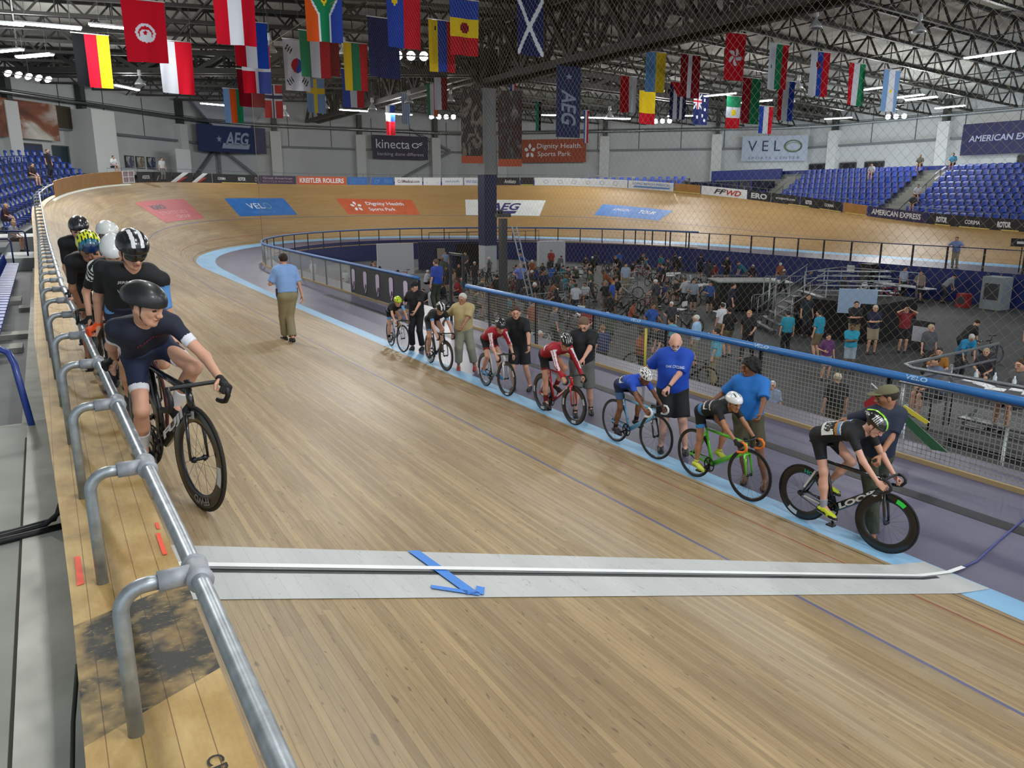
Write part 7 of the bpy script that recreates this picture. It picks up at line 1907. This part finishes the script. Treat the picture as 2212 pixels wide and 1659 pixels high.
tpl('lean_rail', S(lean=(.28, 0), leg=1.9, sleeve=.85, handR=(.5, -.3, 1.12), handL=(.5, .28, 1.12), hdR=(1, 0, 0), hdL=(1, 0, 0), top_name='shirt', bottom_name='trousers'))
USED = set()
def dress(key, x, y, z, face, H, top, bottom, hair='#2a1d14', skin='fair', label='', group=None, extra=None, cat='person'):
    t = TPL[key]
    if key in USED: r = t.copy(); COL.objects.link(r); kids = []
    else: r = t
    if key in USED:
        for ch in t.children:
            c = ch.copy(); COL.objects.link(c); c.parent = r; kids.append(c)
            for g in ch.children: d = g.copy(); COL.objects.link(d); d.parent = c
    else: kids = list(r.children)
    USED.add(key)
    r.location = (x, y, z); r.rotation_euler = (0, 0, math.radians(face)); r.scale = [H / 1.72] * 3
    cols = {'body': mat(SKIN.get(skin, skin), .55), 'shirt': mat(top, .8), 'jersey': mat(top, .8), 'trousers': mat(bottom, .8), 'shorts': mat(bottom, .8), 'hair': mat(hair, .85)}
    for c in kids:
        b = c.name.split('.')[0]
        if b in cols and c.data.materials:
            c.material_slots[0].link = 'OBJECT'; c.material_slots[0].material = cols[b]
            if b == 'body':
                pass
    tag(r, label, cat, group)
    return r
def headgear(r, kind, col, col2=None):
    """helmet or cap on a copied figure, in its own frame"""
    J = {'c': Vector((.05, 0, 1.62))}
    return None
Z0 = ZI
dress('walk', 20.2, 18.3, Z0, 200, 1.75, '#131519', '#15161c', '#b08a5c', label='bald headed man in black tee and black trousers walking across infield')
dress('stand', 21.9, 18.1, Z0, 60, 1.62, '#1d8aa0', '#15161b', label='person in teal tee seen from behind, left of the two in teal shorts')
dress('stand_shorts', 22.4, 17.2, Z0, 95, 1.72, '#1d8ca8', '#7a6a50', label='person in teal tee and khaki shorts standing beside the stage')
dress('crossed', 21.4, 15.2, Z0, 215, 1.62, '#1a93b0', '#8d9aa6', skin='brown', label='person in turquoise tee with crossed arms in front of the stage')
dress('crossed', 25.0, 17.7, Z0, 220, 1.80, '#18191e', '#8c7c5e', label='man in black polo with crossed arms before the pale screen')
dress('crossed', 24.8, 16.8, Z0, 225, 1.78, '#161c36', '#92836a', '#c9bfb2', label='grey haired man in navy polo and khaki shorts, arms crossed')
dress('phone', 26.0, 16.4, Z0, 225, 1.68, '#7c1f26', '#15161b', label='person in dark red top holding a phone up, black shorts')
dress('stand_shorts', 20.0, 15.0, Z0, 240, 1.45, '#5b2c5e', '#9a8f90', label='child in purple top in front of the teal shirts')
dress('stand', 21.4, 20.7, Z0, 80, 1.62, '#cfd2d8', '#8a7a5c', label='person in white and red jacket seen from behind')
dress('stand_shorts', 20.1, 19.1, Z0, 85, 1.76, '#141417', '#6f624a', label='man in black tee and khaki shorts seen from behind, beside the jacket')
dress('stand', 25.6, 20.3, Z0, 250, 1.75, '#16262a', '#1a1c22', label='man in dark green shirt at the foot of the bleacher stairs')
dress('stand_shorts', 26.8, 27.9, Z0, 230, 1.58, '#8c97a6', '#15161b', label='child in light grey tee and black shorts')
dress('stand_shorts', 27.2, 27.2, Z0, 230, 1.5, '#27508c', '#15161b', label='child in blue tee beside the light grey tee')
dress('stand', 25.3, 24.0, Z0, 320, 1.85, '#151c36', '#1a1c26', label='tall man in navy shirt beside the folding chair')
dress('stand', 28.3, 35.0, Z0, 250, 1.8, '#9fb0c8', '#8c7e62', label='man in pale blue tee and khaki trousers standing amid the crowd')
dress('stand', 23.0, 29.4, Z0, 300, 1.6, '#2350a8', '#5a5c60', '#a8622c', label='child with ginger hair in royal blue shirt')
dress('stand_shorts', 17.0, 18.6, Z0, 100, 1.7, '#5aa9bc', '#4a4c50', label='person in pale teal shirt right behind the fence')
dress('stand_shorts', 17.9, 18.4, Z0, 120, 1.75, '#9cc0e0', '#8a8476', '#d8d4cc', label='white haired person in pale blue shirt behind the fence')
dress('stand', 16.5, 16.1, Z0, 120, 1.76, '#54a9c4', '#8a7f64', label='person in teal tee and khaki trousers seen through the mesh')
dress('stand', 14.6, 10.6, Z0, 60, 1.72, '#1a1c20', '#5a5244', '#c2b6a0', label='person in dark jacket and pale cap seen through the square mesh')
dress('stand_shorts', 13.3, 12.3, Z0, 230, 1.50, '#b9c0c8', '#2a3140', '#d8dadc', label='child with white helmet behind mesh, left one')
dress('stand_shorts', 13.7, 11.6, Z0, 210, 1.45, '#8899b8', '#20242c', '#d0d4d8', label='child with white helmet behind mesh, right one')
dress('sit', 15.25, 7.15, -.51, 165, 1.80, '#64666a', '#3a3d44', '#3a2c20', label='man in grey tee holding a paper at the officials table, right edge')
dress('bend', 25.7, 14.2, Z0, 330, 1.62, '#16171a', '#1a1b1f', label='person in black tee leaning on a bicycle, right part of infield')
dress('stand', 22.9, 13.6, Z0, 250, 1.7, '#4c5054', '#2a2c30', '#b9a98c', label='person in grey top and beige cap behind the silver railing')
dress('bend', 23.6, 13.0, Z0, 240, 1.6, '#1d86b4', '#2a2c30', '#c2c2bc', label='person in blue tee bending over behind the silver railing')
dress('sit', 21.5, 12.4, Z0, 200, 1.7, '#a06a22', '#2a2c30', label='seated person in mustard top behind the silver railing')
dress('sit', 22.6, 11.7, Z0, 200, 1.7, '#2a2a30', '#2a2c30', '#a8977a', label='seated person in dark top and straw coloured cap')
dress('sit', 15.0, 8.6, -.60, 150, 1.7, '#5c6a86', '#30343c', label='seated person in blue grey shirt at the near corner of railing')
dress('stand', 40.6, 26.0, Z0, 250, 1.7, '#a8b4c4', '#2a2d34', label='person in pale top at the far blue infield wall')
dress('bend', 40.4, 23.6, Z0, 320, 1.62, '#8c8f94', '#3a3d44', label='person in grey shirt bending over near the far blue wall')
dress('stand_shorts', 39.6, 24.4, Z0, 200, 1.66, '#8e7e74', '#2f3138', label='person in brownish top beside the white table')
dress('stand', 27.7, 13.0, Z0, 230, 1.75, '#8c2a20', '#22242a', label='person in rust red shirt cut by the right edge')
dress('stand', 11.1, 23.6, 0, 110, 1.76, '#1d3f9c', '#3a4034', '#5a4632', label='man in royal blue shirt standing in the gap of the fence')
dress('lean_rail', 20.7, 34.0, -1.2, 240, 1.72, '#6f82cc', '#2a2f3c', '#c8a890', label='official in periwinkle shirt leaning on a barrier beside the camera pole')
dress('lean_rail', 42.4, 24.3, 0, 200, 1.72, '#7f93c8', '#8a8270', label='official in blue shirt at the far railing')
dress('walk', 25.0, 48.4, Z0, 200, 1.75, '#3a3e46', '#2a2d33', label='dark figure beside the white partition wall')
dress('stand', 31.5, 47.5, Z0, 230, 1.72, '#9c2f26', '#2a2c30', label='person in red shirt before the dark blue room')
dress('stand', 24.4, 50.4, Z0, 220, 1.72, '#7f93b4', '#3a3e46', label='person in grey blue top beside the white partition wall')
# spectators in the stands
dress('stand_shorts', -2.0, 45.0, 3.55, 60, 1.72, '#1f9a6a', '#16202a', label='person in green tee and dark shorts climbing the left stand')
dress('sit', -1.5, 44.6, 2.2, -20, 1.6, '#3a2028', '#2a2026', '#b99a78', label='seated spectator in maroon top in the left stand')
dress('sit', -1.15, 39.2, 1.5, -30, 1.65, '#b0b4bc', '#5a4a44', '#c9ae88', label='blond seated spectator in grey top nearest the handrail')
dress('sit', -.2, 54.6, 4.3, -40, 1.75, '#2a1c22', '#8a7a6a', label='spectator in dark top with bare knees high in the left stand')
dress('stand', .8, 58.0, 4.9, -40, 1.75, '#241a26', '#23252c', label='standing spectator in dark shirt high in the left stand')
dress('stand', -3.4, 52.0, 5.9, -60, 1.75, '#2c2a28', '#23252c', label='person in brown top standing at the top of the left stand')
dress('sit', 4.9, 64.5, 5.3, -60, 1.7, '#c9cdd0', '#20222a', label='spectator in white top seated near the framed pictures')
dress('stand', 8.3, 65.6, 4.9, -70, 1.72, '#b9bdbd', '#6a6a68', label='person in pale top standing behind the black boards')
for (x, y, z, c, l) in ((24.5, 79.5, 4.3, '#2a2426', 'dark haired person peeking over the orange board, left of two'), (26.3, 79.7, 4.3, '#7a6050', 'person peeking over the orange board, right of two'), (47.6, 70.5, 4.4, '#a03028', 'person in red sitting above the hexagon board')):
    dress('sit', x, y, z, -100, 1.7, c, '#2a2c30', label=l)
for (x, y, z, c, l) in ((57.8, 40.8, 5.0, '#a8acb2', 'spectator in white top at the back of far stand, left of three'), (59.4, 37.8, 5.6, '#5d6258', 'spectator in grey green top at the back of far stand'), (59.4, 35.2, 5.6, '#4f9ac0', 'spectator in pale blue top at the back of far stand'), (54.6, 34.9, 2.6, '#3a3a40', 'spectator in dark top at the foot of the far aisle'), (55.8, 35.4, 3.3, '#b9bdc4', 'spectator in white top beside the far aisle'), (54.6, 44.5, 2.4, '#8a6a5a', 'spectator in brownish top in the lowest row of the far stand')):
    dress('sit', x, y, z, 200, 1.72, c, '#2a2c30', label=l)
# crowd among the bikes
rr = random.Random(11)
TOPS = [('#17181b', 'black'), ('#141519', 'black'), ('#1b1c20', 'black'), ('#202228', 'charcoal'), ('#33363c', 'dark grey'), ('#17181b', 'black'), ('#2a2d33', 'charcoal'), ('#16213f', 'navy'), ('#1f2f5c', 'navy'), ('#8c1f26', 'dark red'), ('#1b4f9c', 'blue'), ('#1f6f7c', 'teal'), ('#b9bdc4', 'white'), ('#5a5f66', 'grey'), ('#3a4a3a', 'olive'), ('#8c4a2c', 'rust')]
occ = [(15.9, 27.5), (16.9, 27.0), (16.3, 27.2)]
for i in range(118):
    for _ in range(40):
        x = rr.uniform(13.0, 38.5); y = rr.uniform(15.0, 47.5)
        if y < 22 and x > 16.5: continue
        if y < 28 and 23.5 < x < 37: continue
        if math.hypot((x - 27.4), (y - 49.6)) < 1.5: continue
        if all(math.hypot(x - a, y - b) > .95 for a, b in occ): break
    occ.append((x, y)); pose = rr.choice(['sit', 'sit', 'stand', 'bend', 'stand_shorts', 'sit', 'walk']); c, cn = rr.choice(TOPS)
    pn = {'sit': 'seated', 'stand': 'standing', 'stand_shorts': 'standing', 'bend': 'bending', 'walk': 'walking'}[pose]
    lab = 'small %s figure in %s top amid the crowded infield' % (pn, cn)
    dress(pose, x, y, Z0 + (0 if pose != 'sit' else -.02), rr.uniform(0, 360), rr.uniform(1.45, 1.8), c, rr.choice(['#17181b', '#22252c', '#2c3038', '#5a5244']), rr.choice(['#1a120d', '#2a1d14', '#4a3422', '#8a6a44', '#d8dadc']), rr.choice(['fair', 'tan', 'brown', 'pink']), lab, '%s figures in %s amid the infield crowd' % (pn, cn))
# bicycles parked and on stands
def plain_bike(col, size=1.0):
    b, P = bike(dict(frame=col, fork=col, bar='#17171a', size=size, seat=.14, hi=8, rear=dict(depth=.035, rim='#1b1b1d', spokes=10), front=dict(depth=.035, rim='#1b1b1d', spokes=10)), Matrix.Identity(4), 'parked_bicycle'); return b
BT = {c: plain_bike(c) for c in ('#17181a', '#b9bdc0', '#9c1f22')}
BN = {'#17181a': 'black', '#b9bdc0': 'silver', '#9c1f22': 'red'}; usedb = set(); bocc = [(15.9, 27.5), (16.9, 27.0), (16.3, 27.2)]
def put_bike(col, x, y, ang, label, group=None, z=None, roll=.12):
    b = BT[col] if col not in usedb else copy_tree(BT[col]); usedb.add(col)
    b.matrix_world = Matrix.Translation((x, y, (Z0 if z is None else z) + .005)) @ Matrix.Rotation(ang, 4, 'Z') @ Matrix.Rotation(roll, 4, 'X'); tag(b, label, 'bicycle', group)
for i in range(74):
    for _ in range(60):
        x = rr.uniform(12.6, 38); y = rr.uniform(15, 46)
        if y < 22 and x > 16.8: continue
        if y < 28 and 23.5 < x < 37: continue
        if all(math.hypot(x - a, y - b) > .8 for a, b in occ) and all(math.hypot(x - a, y - b) > 1.0 for a, b in bocc): break
    bocc.append((x, y)); c = rr.choice(['#17181a', '#17181a', '#b9bdc0', '#9c1f22']); put_bike(c, x, y, rr.uniform(0, 6.28), '%s track bicycle parked amid the crowded infield' % BN[c], '%s bicycles parked in the infield' % BN[c])
put_bike('#9c1f22', 38.3, 24.6, 2.6, 'red and white bicycle beside the far white table'); put_bike('#17181a', 26.9, 13.6, 2.9, 'black bicycle held by the person in black tee')
put_bike('#b9bdc0', 13.9, 12.7, 1.2, 'silver bicycle of the helmeted children behind the mesh')

# ================================================================ infield furniture
M_ALU = mat('#8d9296', .35, .7)
def table(x, y, z, w_, d, ang, top, label, h=.74, name='table'):
    r = empty(name, (x, y, z), ang); mb = MB(); mb.box((0, 0, h - .02), (w_, d, .04)); mb.build('table_top', mat(top, .6), r)
    for sx in (-1, 1):
        for sy in (-1, 1): mb = MB(); mb.tube([(sx * (w_ / 2 - .06), sy * (d / 2 - .06), h - .04), (sx * (w_ / 2 - .06), sy * (d / 2 - .06), 0)], .018, 6); mb.build('leg', M_DARK, r)
    tag(r, label, 'table'); return r
def chair_():
    r = empty('folding_chair'); mb = MB(); mb.box((0, 0, .45), (.42, .40, .03)); mb.build('seat', W_, r); mb = MB(); mb.box((0, -.22, .72), (.42, .03, .22)); mb.build('backrest', W_, r)
    for sx in (-1, 1): mb = MB(); mb.tube([(sx * .21, -.24, .84), (sx * .21, .2, 0)], .012, 5); mb.tube([(sx * .19, .18, .45), (sx * .19, -.22, 0)], .012, 5); mb.build('leg', M_ALU, r)
    return r
def barrier_(L=2.3):
    r = empty('crowd_barrier'); mb = MB(); mb.tube([(-L / 2, 0, .15), (-L / 2, 0, 1.0), (-L / 2 + .1, 0, 1.1), (L / 2 - .1, 0, 1.1), (L / 2, 0, 1.0), (L / 2, 0, .15)], .02, 6); mb.tube([(-L / 2, 0, .2), (L / 2, 0, .2)], .016, 5); mb.build('barrier_frame', M_ALU, r)
    mb = MB(); [mb.tube([(-L / 2 + .13 * k, 0, .2), (-L / 2 + .13 * k, 0, 1.1)], .007, 4) for k in range(1, int(L / .13))]; mb.build('barrier_bars', M_ALU, r)
    for sx in (-1, 1): mb = MB(); mb.tube([(sx * L * .35, -.28, .01), (sx * L * .35, 0, .16), (sx * L * .35, .28, .01)], .015, 5); mb.build('foot', M_ALU, r)
    return r
BR = barrier_()
for i, (x, y, a) in enumerate([(19.0, 30, .2), (21.4, 30.4, .15), (24.0, 33.0, -.3), (26.5, 32.2, -.3), (29.5, 36, .5), (23, 38.5, 0), (25.5, 38.3, 0), (31.5, 33.5, -.6), (33.5, 31.8, -.6), (35.6, 29.9, -.6), (18.6, 24.5, .3), (28.6, 24.6, -.2)]):
    r = BR if i == 0 else copy_tree(BR); r.location = (x, y, Z0); r.rotation_euler.z = a; tag(r, 'grey steel crowd barrier standing in the infield', 'barrier', 'steel crowd barriers of the infield')
CH = chair_(); ci = 0
for (x, y, a) in [(39.0, 26.3, .3), (38.7, 25.2, .8), (38.9, 27.4, 0), (37.9, 26.6, .5), (25.6, 25.0, 1.2), (24.6, 26.4, .3), (30.5, 30.5, 2.), (33.2, 35.2, 1.), (34.4, 34.5, .4), (22.4, 33.5, 2.4), (19.6, 27.4, 1.8), (31.6, 38.5, .9), (29.5, 41.3, 0), (36.2, 33.0, 1.4)]:
    r = CH if ci == 0 else copy_tree(CH); ci += 1; r.location = (x, y, Z0); r.rotation_euler.z = a; tag(r, 'white folding chair in the infield', 'chair', 'white folding chairs of the infield')
table(40.1, 25.6, Z0, 3.6, .8, 1.35, '#d9dcdf', 'long white table at the far blue wall'); table(33.5, 37.0, Z0, 2.4, .8, .6, '#c9ccd0', 'white table in the middle of the crowd'); table(30.8, 31.5, Z0, 2.2, .8, .2, '#b9bcc0', 'grey white table left of the dark awning')
table(36.4, 31.0, Z0, 2.6, .9, 1.0, '#e3e5e8', 'white clothed table behind the bleachers')
# dark stage, bleachers, screen
c = empty('stage', (27.9, 19.8, Z0)); tag(c, 'black draped stage with a dark front, right of the bleachers', 'stage')
mb = MB(); mb.box((0, 0, .75), (3.4, 3.4, 1.5), Matrix.Rotation(.15, 3, 'Z')); mb.build('stage_drape', mat('#0c0c0e', .9), c)
mb = MB()
for k in range(6): mb.box((.35 + .26 * k, .4 + .2 * k, 1.5 + .17 * k), (3.0, .07, .05), Matrix.Rotation(-.65, 3, 'Z'))
mb.build('bench_rows', M_ALU, c)
mb = MB()
for z in (1.9, 2.2, 2.5):
    mb.tube([(-1.6, 1.3, z), (1.5, 1.9, z)], .02, 6); mb.tube([(1.5, 1.9, z), (1.8, -1.4, z)], .02, 6)
for (x, y) in ((-1.6, 1.3), (0, 1.6), (1.5, 1.9), (1.65, .2), (1.8, -1.4)): mb.tube([(x, y, 1.5), (x, y, 2.5)], .02, 6)
mb.build('guard_rails', M_ALU, c)
mb = MB(); mb.box((0, 0, 0), (1.35, .04, .95), Matrix.Rotation(-.9, 3, 'Z') @ Matrix.Rotation(.12, 3, 'X')); o = mb.build('projection_sheet', mat('#9fb4d0', .6)); o.location = (26.3, 18.6, -.12)
tag(o, 'pale blue sheet hung on the front of the dark stage', 'sheet')
c = empty('bleacher_stairs', (25.4, 22.4, Z0)); tag(c, 'silver bleacher stairs with railings left of the stage', 'bleachers')
mb = MB(); R_ = Matrix.Rotation(-.55, 3, 'Z')
for k in range(7): mb.box(R_ @ Vector((.2 + .3 * k, 0, .2 + .22 * k)), (.28, 2.4, .04), R_); mb.box(R_ @ Vector((.33 + .3 * k, 0, .1 + .22 * k)), (.02, 2.4, .15), R_)
mb.build('treads', M_ALU, c); mb = MB()
for sg in (-1.2, 1.2):
    for h in (.5, .95): mb.tube([R_ @ Vector((.1, sg, .2 + h)), R_ @ Vector((2.2, sg, 1.7 + h))], .02, 6)
    for k in range(4): mb.tube([R_ @ Vector((.2 + .65 * k, sg, 0)), R_ @ Vector((.2 + .65 * k, sg, 1.2 + .45 * k))], .018, 5)
mb.build('hand_rails', M_ALU, c)
c = empty('lighting_truss', (26.4, 22.9, Z0)); tag(c, 'upright silver lattice truss at the foot of the bleacher stairs', 'truss')
mb = MB()
for (x, y) in ((0, 0), (.35, 0), (0, .35), (.35, .35)): mb.tube([(x, y, 0), (x, y, 2.1)], .022, 6)
for k in range(5): mb.tube([(0, 0, .4 * k), (.35, 0, .4 * k + .4)], .012, 4); mb.tube([(.35, .35, .4 * k), (.35, 0, .4 * k + .4)], .012, 4); mb.tube([(0, .35, .4 * k), (0, 0, .4 * k + .4)], .012, 4)
mb.build('lattice', M_ALU, c)
c = empty('black_awning', (29.3, 27.2, Z0)); tag(c, 'dark canopy stall left of the bleacher stairs', 'stall')
mb = MB(); mb.box((0, 0, .75), (2.6, 1.6, 1.3), Matrix.Rotation(-.5, 3, 'Z')); mb.build('stall_body', mat('#121214', .8), c)
mb = MB(); mb.box((0, 0, 1.45), (2.9, 1.9, .06), Matrix.Rotation(-.5, 3, 'Z')); mb.build('counter', mat('#7d8683', .6), c)
# speaker, board, arrow stand at the far wall
for nm, x, y, d, m_, lab, ct in (('loudspeaker', 40.6, 28.2, (.7, .7, 1.7), '#0f0f11', 'black loudspeaker stack before the far blue wall', 'loudspeaker'), ('machine', 40.4, 20.9, (.9, 1.0, 1.6), '#8b9496', 'grey machine cabinet at the far blue wall', 'cabinet'),
        ('red_case', 39.6, 22.0, (.5, .5, .7), '#8c1f22', 'red case beside the grey machine', 'case'), ('notice_board', 26.9, 16.3, (.05, .9, 1.1), '#25252b', 'dark notice board behind the person with the phone', 'board')):
    c = empty(nm, (x, y, Z0)); mb = MB(); mb.box((0, 0, d[2] / 2), d); mb.build('body_shell', mat(m_, .6), c)
    mb = MB(); mb.box((-d[0] / 2 - .01, 0, d[2] * .55), (.02, d[1] * .7, d[2] * .5)); mb.build('front_plate', mat('#33353b' if nm != 'notice_board' else '#b9bcc4', .5), c); tag(c, lab, ct)
mb = MB(); mb.box((0, 0, 0), (.02, .5, .42)); o = mb.build('paper_notice', W_); o.location = (41.33, 29.9, -.45); tag(o, 'small white paper notice on the far blue wall', 'notice')
c = empty('lap_board', (42.2, 20.9, 0)); tag(c, 'small black lap board on a post at the far railing', 'sign'); mb = MB(); mb.tube([(0, 0, 0), (0, 0, 1.3)], .03, 6); mb.build('post', M_DARK, c)
mb = MB(); mb.box((0, 0, 1.5), (.1, 1.1, .4)); bd = mb.build('panel', mat('#131316', .5), c); mb = MB(); mb.box((-.055, 0, 1.5), (.01, .5, .12)); mb.build('digits', W_, bd)
# dark fence-gap gate posts, white things behind
c = empty('gate_post', (10.6, 21.3, 0)); tag(c, 'tall dark gate posts with a crossbar at the gap of the near fence', 'gate'); mb = MB()
mb.box((0, -.6, 1.05), (.07, .07, 2.1)); mb.build('post', M_DARK, c); mb = MB(); mb.box((0, .25, 1.05), (.07, .07, 2.1)); mb.build('post', M_DARK, c); mb = MB(); mb.beam((0, -.6, 2.06), (0, .25, 2.06), .07); mb.build('crossbar', M_DARK, c)
c = empty('camera_pole', (15.9, 27.5, Z0)); tag(c, 'dark pole carrying a small camera, beside the ladder', 'pole'); mb = MB(); mb.box((0, 0, 2.3), (.26, .26, 4.6)); mb.build('pole_shaft', mat('#2a2a2e', .5), c)
mb = MB(); mb.box((0, 0, 4.72), (.6, .25, .14)); mb.box((-.15, 0, 4.85), (.22, .16, .16)); mb.lathe([(.05, -.18), (.05, 0)], (-.1, -.1, 4.85), 'x', 10); mb.build('camera_head', mat('#1d1d20', .4), c)
c = empty('ladder', (16.9, 27.0, Z0)); tag(c, 'aluminium extension ladder leaning beside the camera pole', 'ladder'); mb = MB()
A0, A1 = Vector((.35, -.1, 0)), Vector((-.6, .3, 4.3)); sd_ = Vector((.2, .16, 0)) 
mb.beam(A0 - sd_, A1 - sd_, .05); mb.beam(A0 + sd_, A1 + sd_, .05); mb.build('rails', M_ALU, c)
mb = MB(); [mb.beam(A0.lerp(A1, k / 14) - sd_, A0.lerp(A1, k / 14) + sd_, .035) for k in range(1, 14)]; mb.build('rungs', M_ALU, c)
# partitions, room, boxes under the left end of the infield
for (x, y, w_, d, h, m_, lab) in ((21.5, 52.6, 2.6, .3, 2.2, '#c9ccd0', 'white partition wall under the curved rail, leftmost'), (27.2, 54.6, 5.6, .3, 2.1, '#141d45', 'dark blue room front in the infield'), (34.8, 52.5, 2.2, .6, 2.0, '#c3c6ca', 'white partition right of the column')):
    mb = MB(); mb.box((x, y, Z0 + h / 2), (w_, d, h), Matrix.Rotation(-.25, 3, 'Z')); tag(mb.build('partition', mat(m_, .7)), lab, 'partition')
mb = MB(); mb.box((28.2, 54.2, Z0 + .95), (1.9, .06, 1.9), Matrix.Rotation(-.25, 3, 'Z')); tag(mb.build('doorway', mat('#08080a', .8)), 'black doorway in the dark blue room front', 'doorway')
mb = MB(); mb.box((26.1, 54.65, Z0 + 1.2), (.6, .04, .8), Matrix.Rotation(-.25, 3, 'Z')); tag(mb.build('poster', mat('#9a8f7c', .7)), 'beige poster on the dark blue room front', 'poster')
c = empty('lounge_stage_rail', (31.0, 49.5, 0)); tag(c, 'dark railing of the walkway ramp left of the column', 'railing'); mb = MB()
mb.tube([(-6, 4.9, 1.1), (3.2, 3.9, 1.1), (3.2, 3.9, 0)], .03, 6); [mb.tube([(-6 + 1.6 * k, 4.9 - .18 * k, -.2), (-6 + 1.6 * k, 4.9 - .18 * k, 1.1)], .03, 6) for k in range(6)]; mb.build('ramp_rail', mat('#1e2440', .5), c)
# officials' stand behind the fence at the right: bleacher rows, railing, table
c = empty('officials_stand', (12.6, 5.2, Z0)); tag(c, 'silver bleacher with rails close behind the fence at the right edge', 'bleachers'); mb = MB()
for k in range(5): mb.box((.3 + .45 * k, 0, .35 + .25 * k), (.26, 5.4, .04)); mb.box((.3 + .45 * k, 0, .16 + .25 * k), (.04, 5.4, .12))
mb.build('bench_boards', M_ALU, c); mb = MB()
for y in (-2.6, -.9, .9, 2.6): mb.tube([(.1, y, 0), (.1, y, 1.9)], .03, 6); mb.beam((.1, y, .1), (2.4, y, 1.5), .05)
mb.build('uprights', M_ALU, c); mb = MB()
mb.tube([(.0, -2.7, 2.68), (.0, 2.5, 2.58), (.15, 2.75, 2.58), (3.4, 2.9, 2.62), (3.4, 2.9, 1.4)], .032, 8); mb.tube([(.0, -2.7, 2.38), (.0, 2.7, 2.3), (3.4, 2.9, 2.3)], .028, 8); mb.tube([(.1, 2.7, 2.3), (.1, 2.7, 1.2)], .03, 8); mb.tube([(1.7, 2.8, 2.4), (1.7, 2.8, 1.2)], .028, 8)
mb.tube([(3.7, 1.2, 1.4), (3.7, 1.2, 2.6), (3.8, 1.0, 2.65), (6.4, -1.2, 2.7)], .03, 8); mb.tube([(3.7, 1.2, 2.2), (6.4, -1.2, 2.3)], .026, 8); mb.tube([(.1, -.9, 2.4), (.1, -.9, 1.2)], .03, 8)
mb.build('hand_rails', M_ALU, c)
mb = MB(); mb.box((2.6, 1.4, 1.13), (2.4, 5.0, .08)); mb.build('platform', mat('#55585c', .7), c)
t = table(14.2, 6.6, -.51, .8, 3.0, 0, '#33343c', 'dark officials table covered with papers behind the blue rail', .98)
for k in range(9):
    mb = MB(); mb.box((0, 0, 0), (.22, .30, .012), Matrix.Rotation(rr.uniform(-.5, .5), 3, 'Z')); o = mb.build('paper_sheet', W_); o.location = (14.0 + .14 * (k % 3), 5.4 + .27 * k, .478); tag(o, 'white paper sheet lying on the officials table', 'paper', 'papers on the officials table')
for k in range(3):
    mb = MB(); mb.lathe([(0, 0), (.035, 0), (.035, .14), (.014, .18), (.014, .22), (0, .22)], (0, 0, 0), 'z', 10); o = mb.build('water_bottle', mat('#c9d2da', .2)); o.location = (14.35, 6.9 + .33 * k, .472); tag(o, 'small clear bottle standing on the officials table', 'bottle', 'bottles on the officials table')
# flags on sticks tied to the mesh
M_STK = mat('#dfe3e0', .5)
def stick_flag(a, b, pf, col, lab):
    c = empty('stick_flag', a); A, B_ = Vector(a), Vector(b); o = A; mb = MB(); mb.tube([A - o, B_ - o], .010, 6); mb.build('stick', M_STK, c)
    mb = MB(); mb.prism([Vector(p) - o for p in pf], (-.012, 0, 0)); mb.build('cloth', mat(col, .8), c); tag(c, lab, 'flag')
stick_flag((10.44, 7.00, 1.02), (10.44, 5.75, .30), [(10.43, 6.55, .78), (10.43, 5.72, .30), (10.43, 5.95, .28), (10.43, 6.35, .52)], '#2c5a3a', 'furled green flag on a white stick tied to the mesh')
stick_flag((10.42, 7.30, .38), (10.42, 6.50, .62), [(10.41, 6.85, .92), (10.41, 6.50, .80), (10.41, 6.62, .45), (10.41, 7.02, .52), (10.41, 7.06, .72)], '#a01e24', 'red flag on a white stick tied to the mesh')
stick_flag((10.40, 6.42, .82), (10.40, 6.02, .66), [(10.39, 6.42, .83), (10.39, 6.02, .68), (10.39, 6.05, .63), (10.39, 6.42, .76)], '#d8c83a', 'small yellow furled flag beside the green one')
mb = MB(); mb.tube([(10.5, 12.25, .05), (10.5, 12.25, 1.1)], .025, 8); tag(mb.build('yellow_pole', mat('#c9bd4a', .6)), 'yellow upright pole at the fence above the bald man', 'pole')
# cables by the deck
mb = MB(); mb.tube([(-3, 5.2, 1.63), (-1.2, 5.5, 1.63), (-.5, 5.62, 1.63), (-.22, 5.68, 1.64), (-.11, 5.6, 1.75), (-.10, 5.5, 1.88), (-.085, 5.45, 1.93)], .018, 6); tag(mb.build('black_cable', mat('#151517', .6)), 'thick black cable crossing the concrete and climbing the deck edge', 'cable')
mb = MB(); mb.tube([(-3, 5.26, 1.63), (-1.2, 5.56, 1.63), (-.4, 5.70, 1.63), (-.16, 5.70, 1.66), (-.11, 5.62, 1.80)], .016, 6); tag(mb.build('black_cable', mat('#1c1c1f', .6)), 'black cable lying on the far side of its thicker neighbour', 'cable')
mb = MB(); mb.tube([(-3, 5.12, 1.625), (-.3, 5.60, 1.625), (-.12, 5.63, 1.63)], .022, 6); tag(mb.build('black_cable', mat('#121214', .6)), 'flat black cable on the near side of the cable bundle', 'cable')
mb = MB(); mb.tube([(-.09, 3.35, 1.88), (-.13, 3.2, 1.72), (-.15, 3.0, 1.63), (-.15, 2.8, 1.63), (-.13, 2.4, 1.63)], .009, 6); tag(mb.build('grey_cable', mat('#3c3f3c', .6)), 'thin dark cable looping beside the deck at the bottom', 'cable')
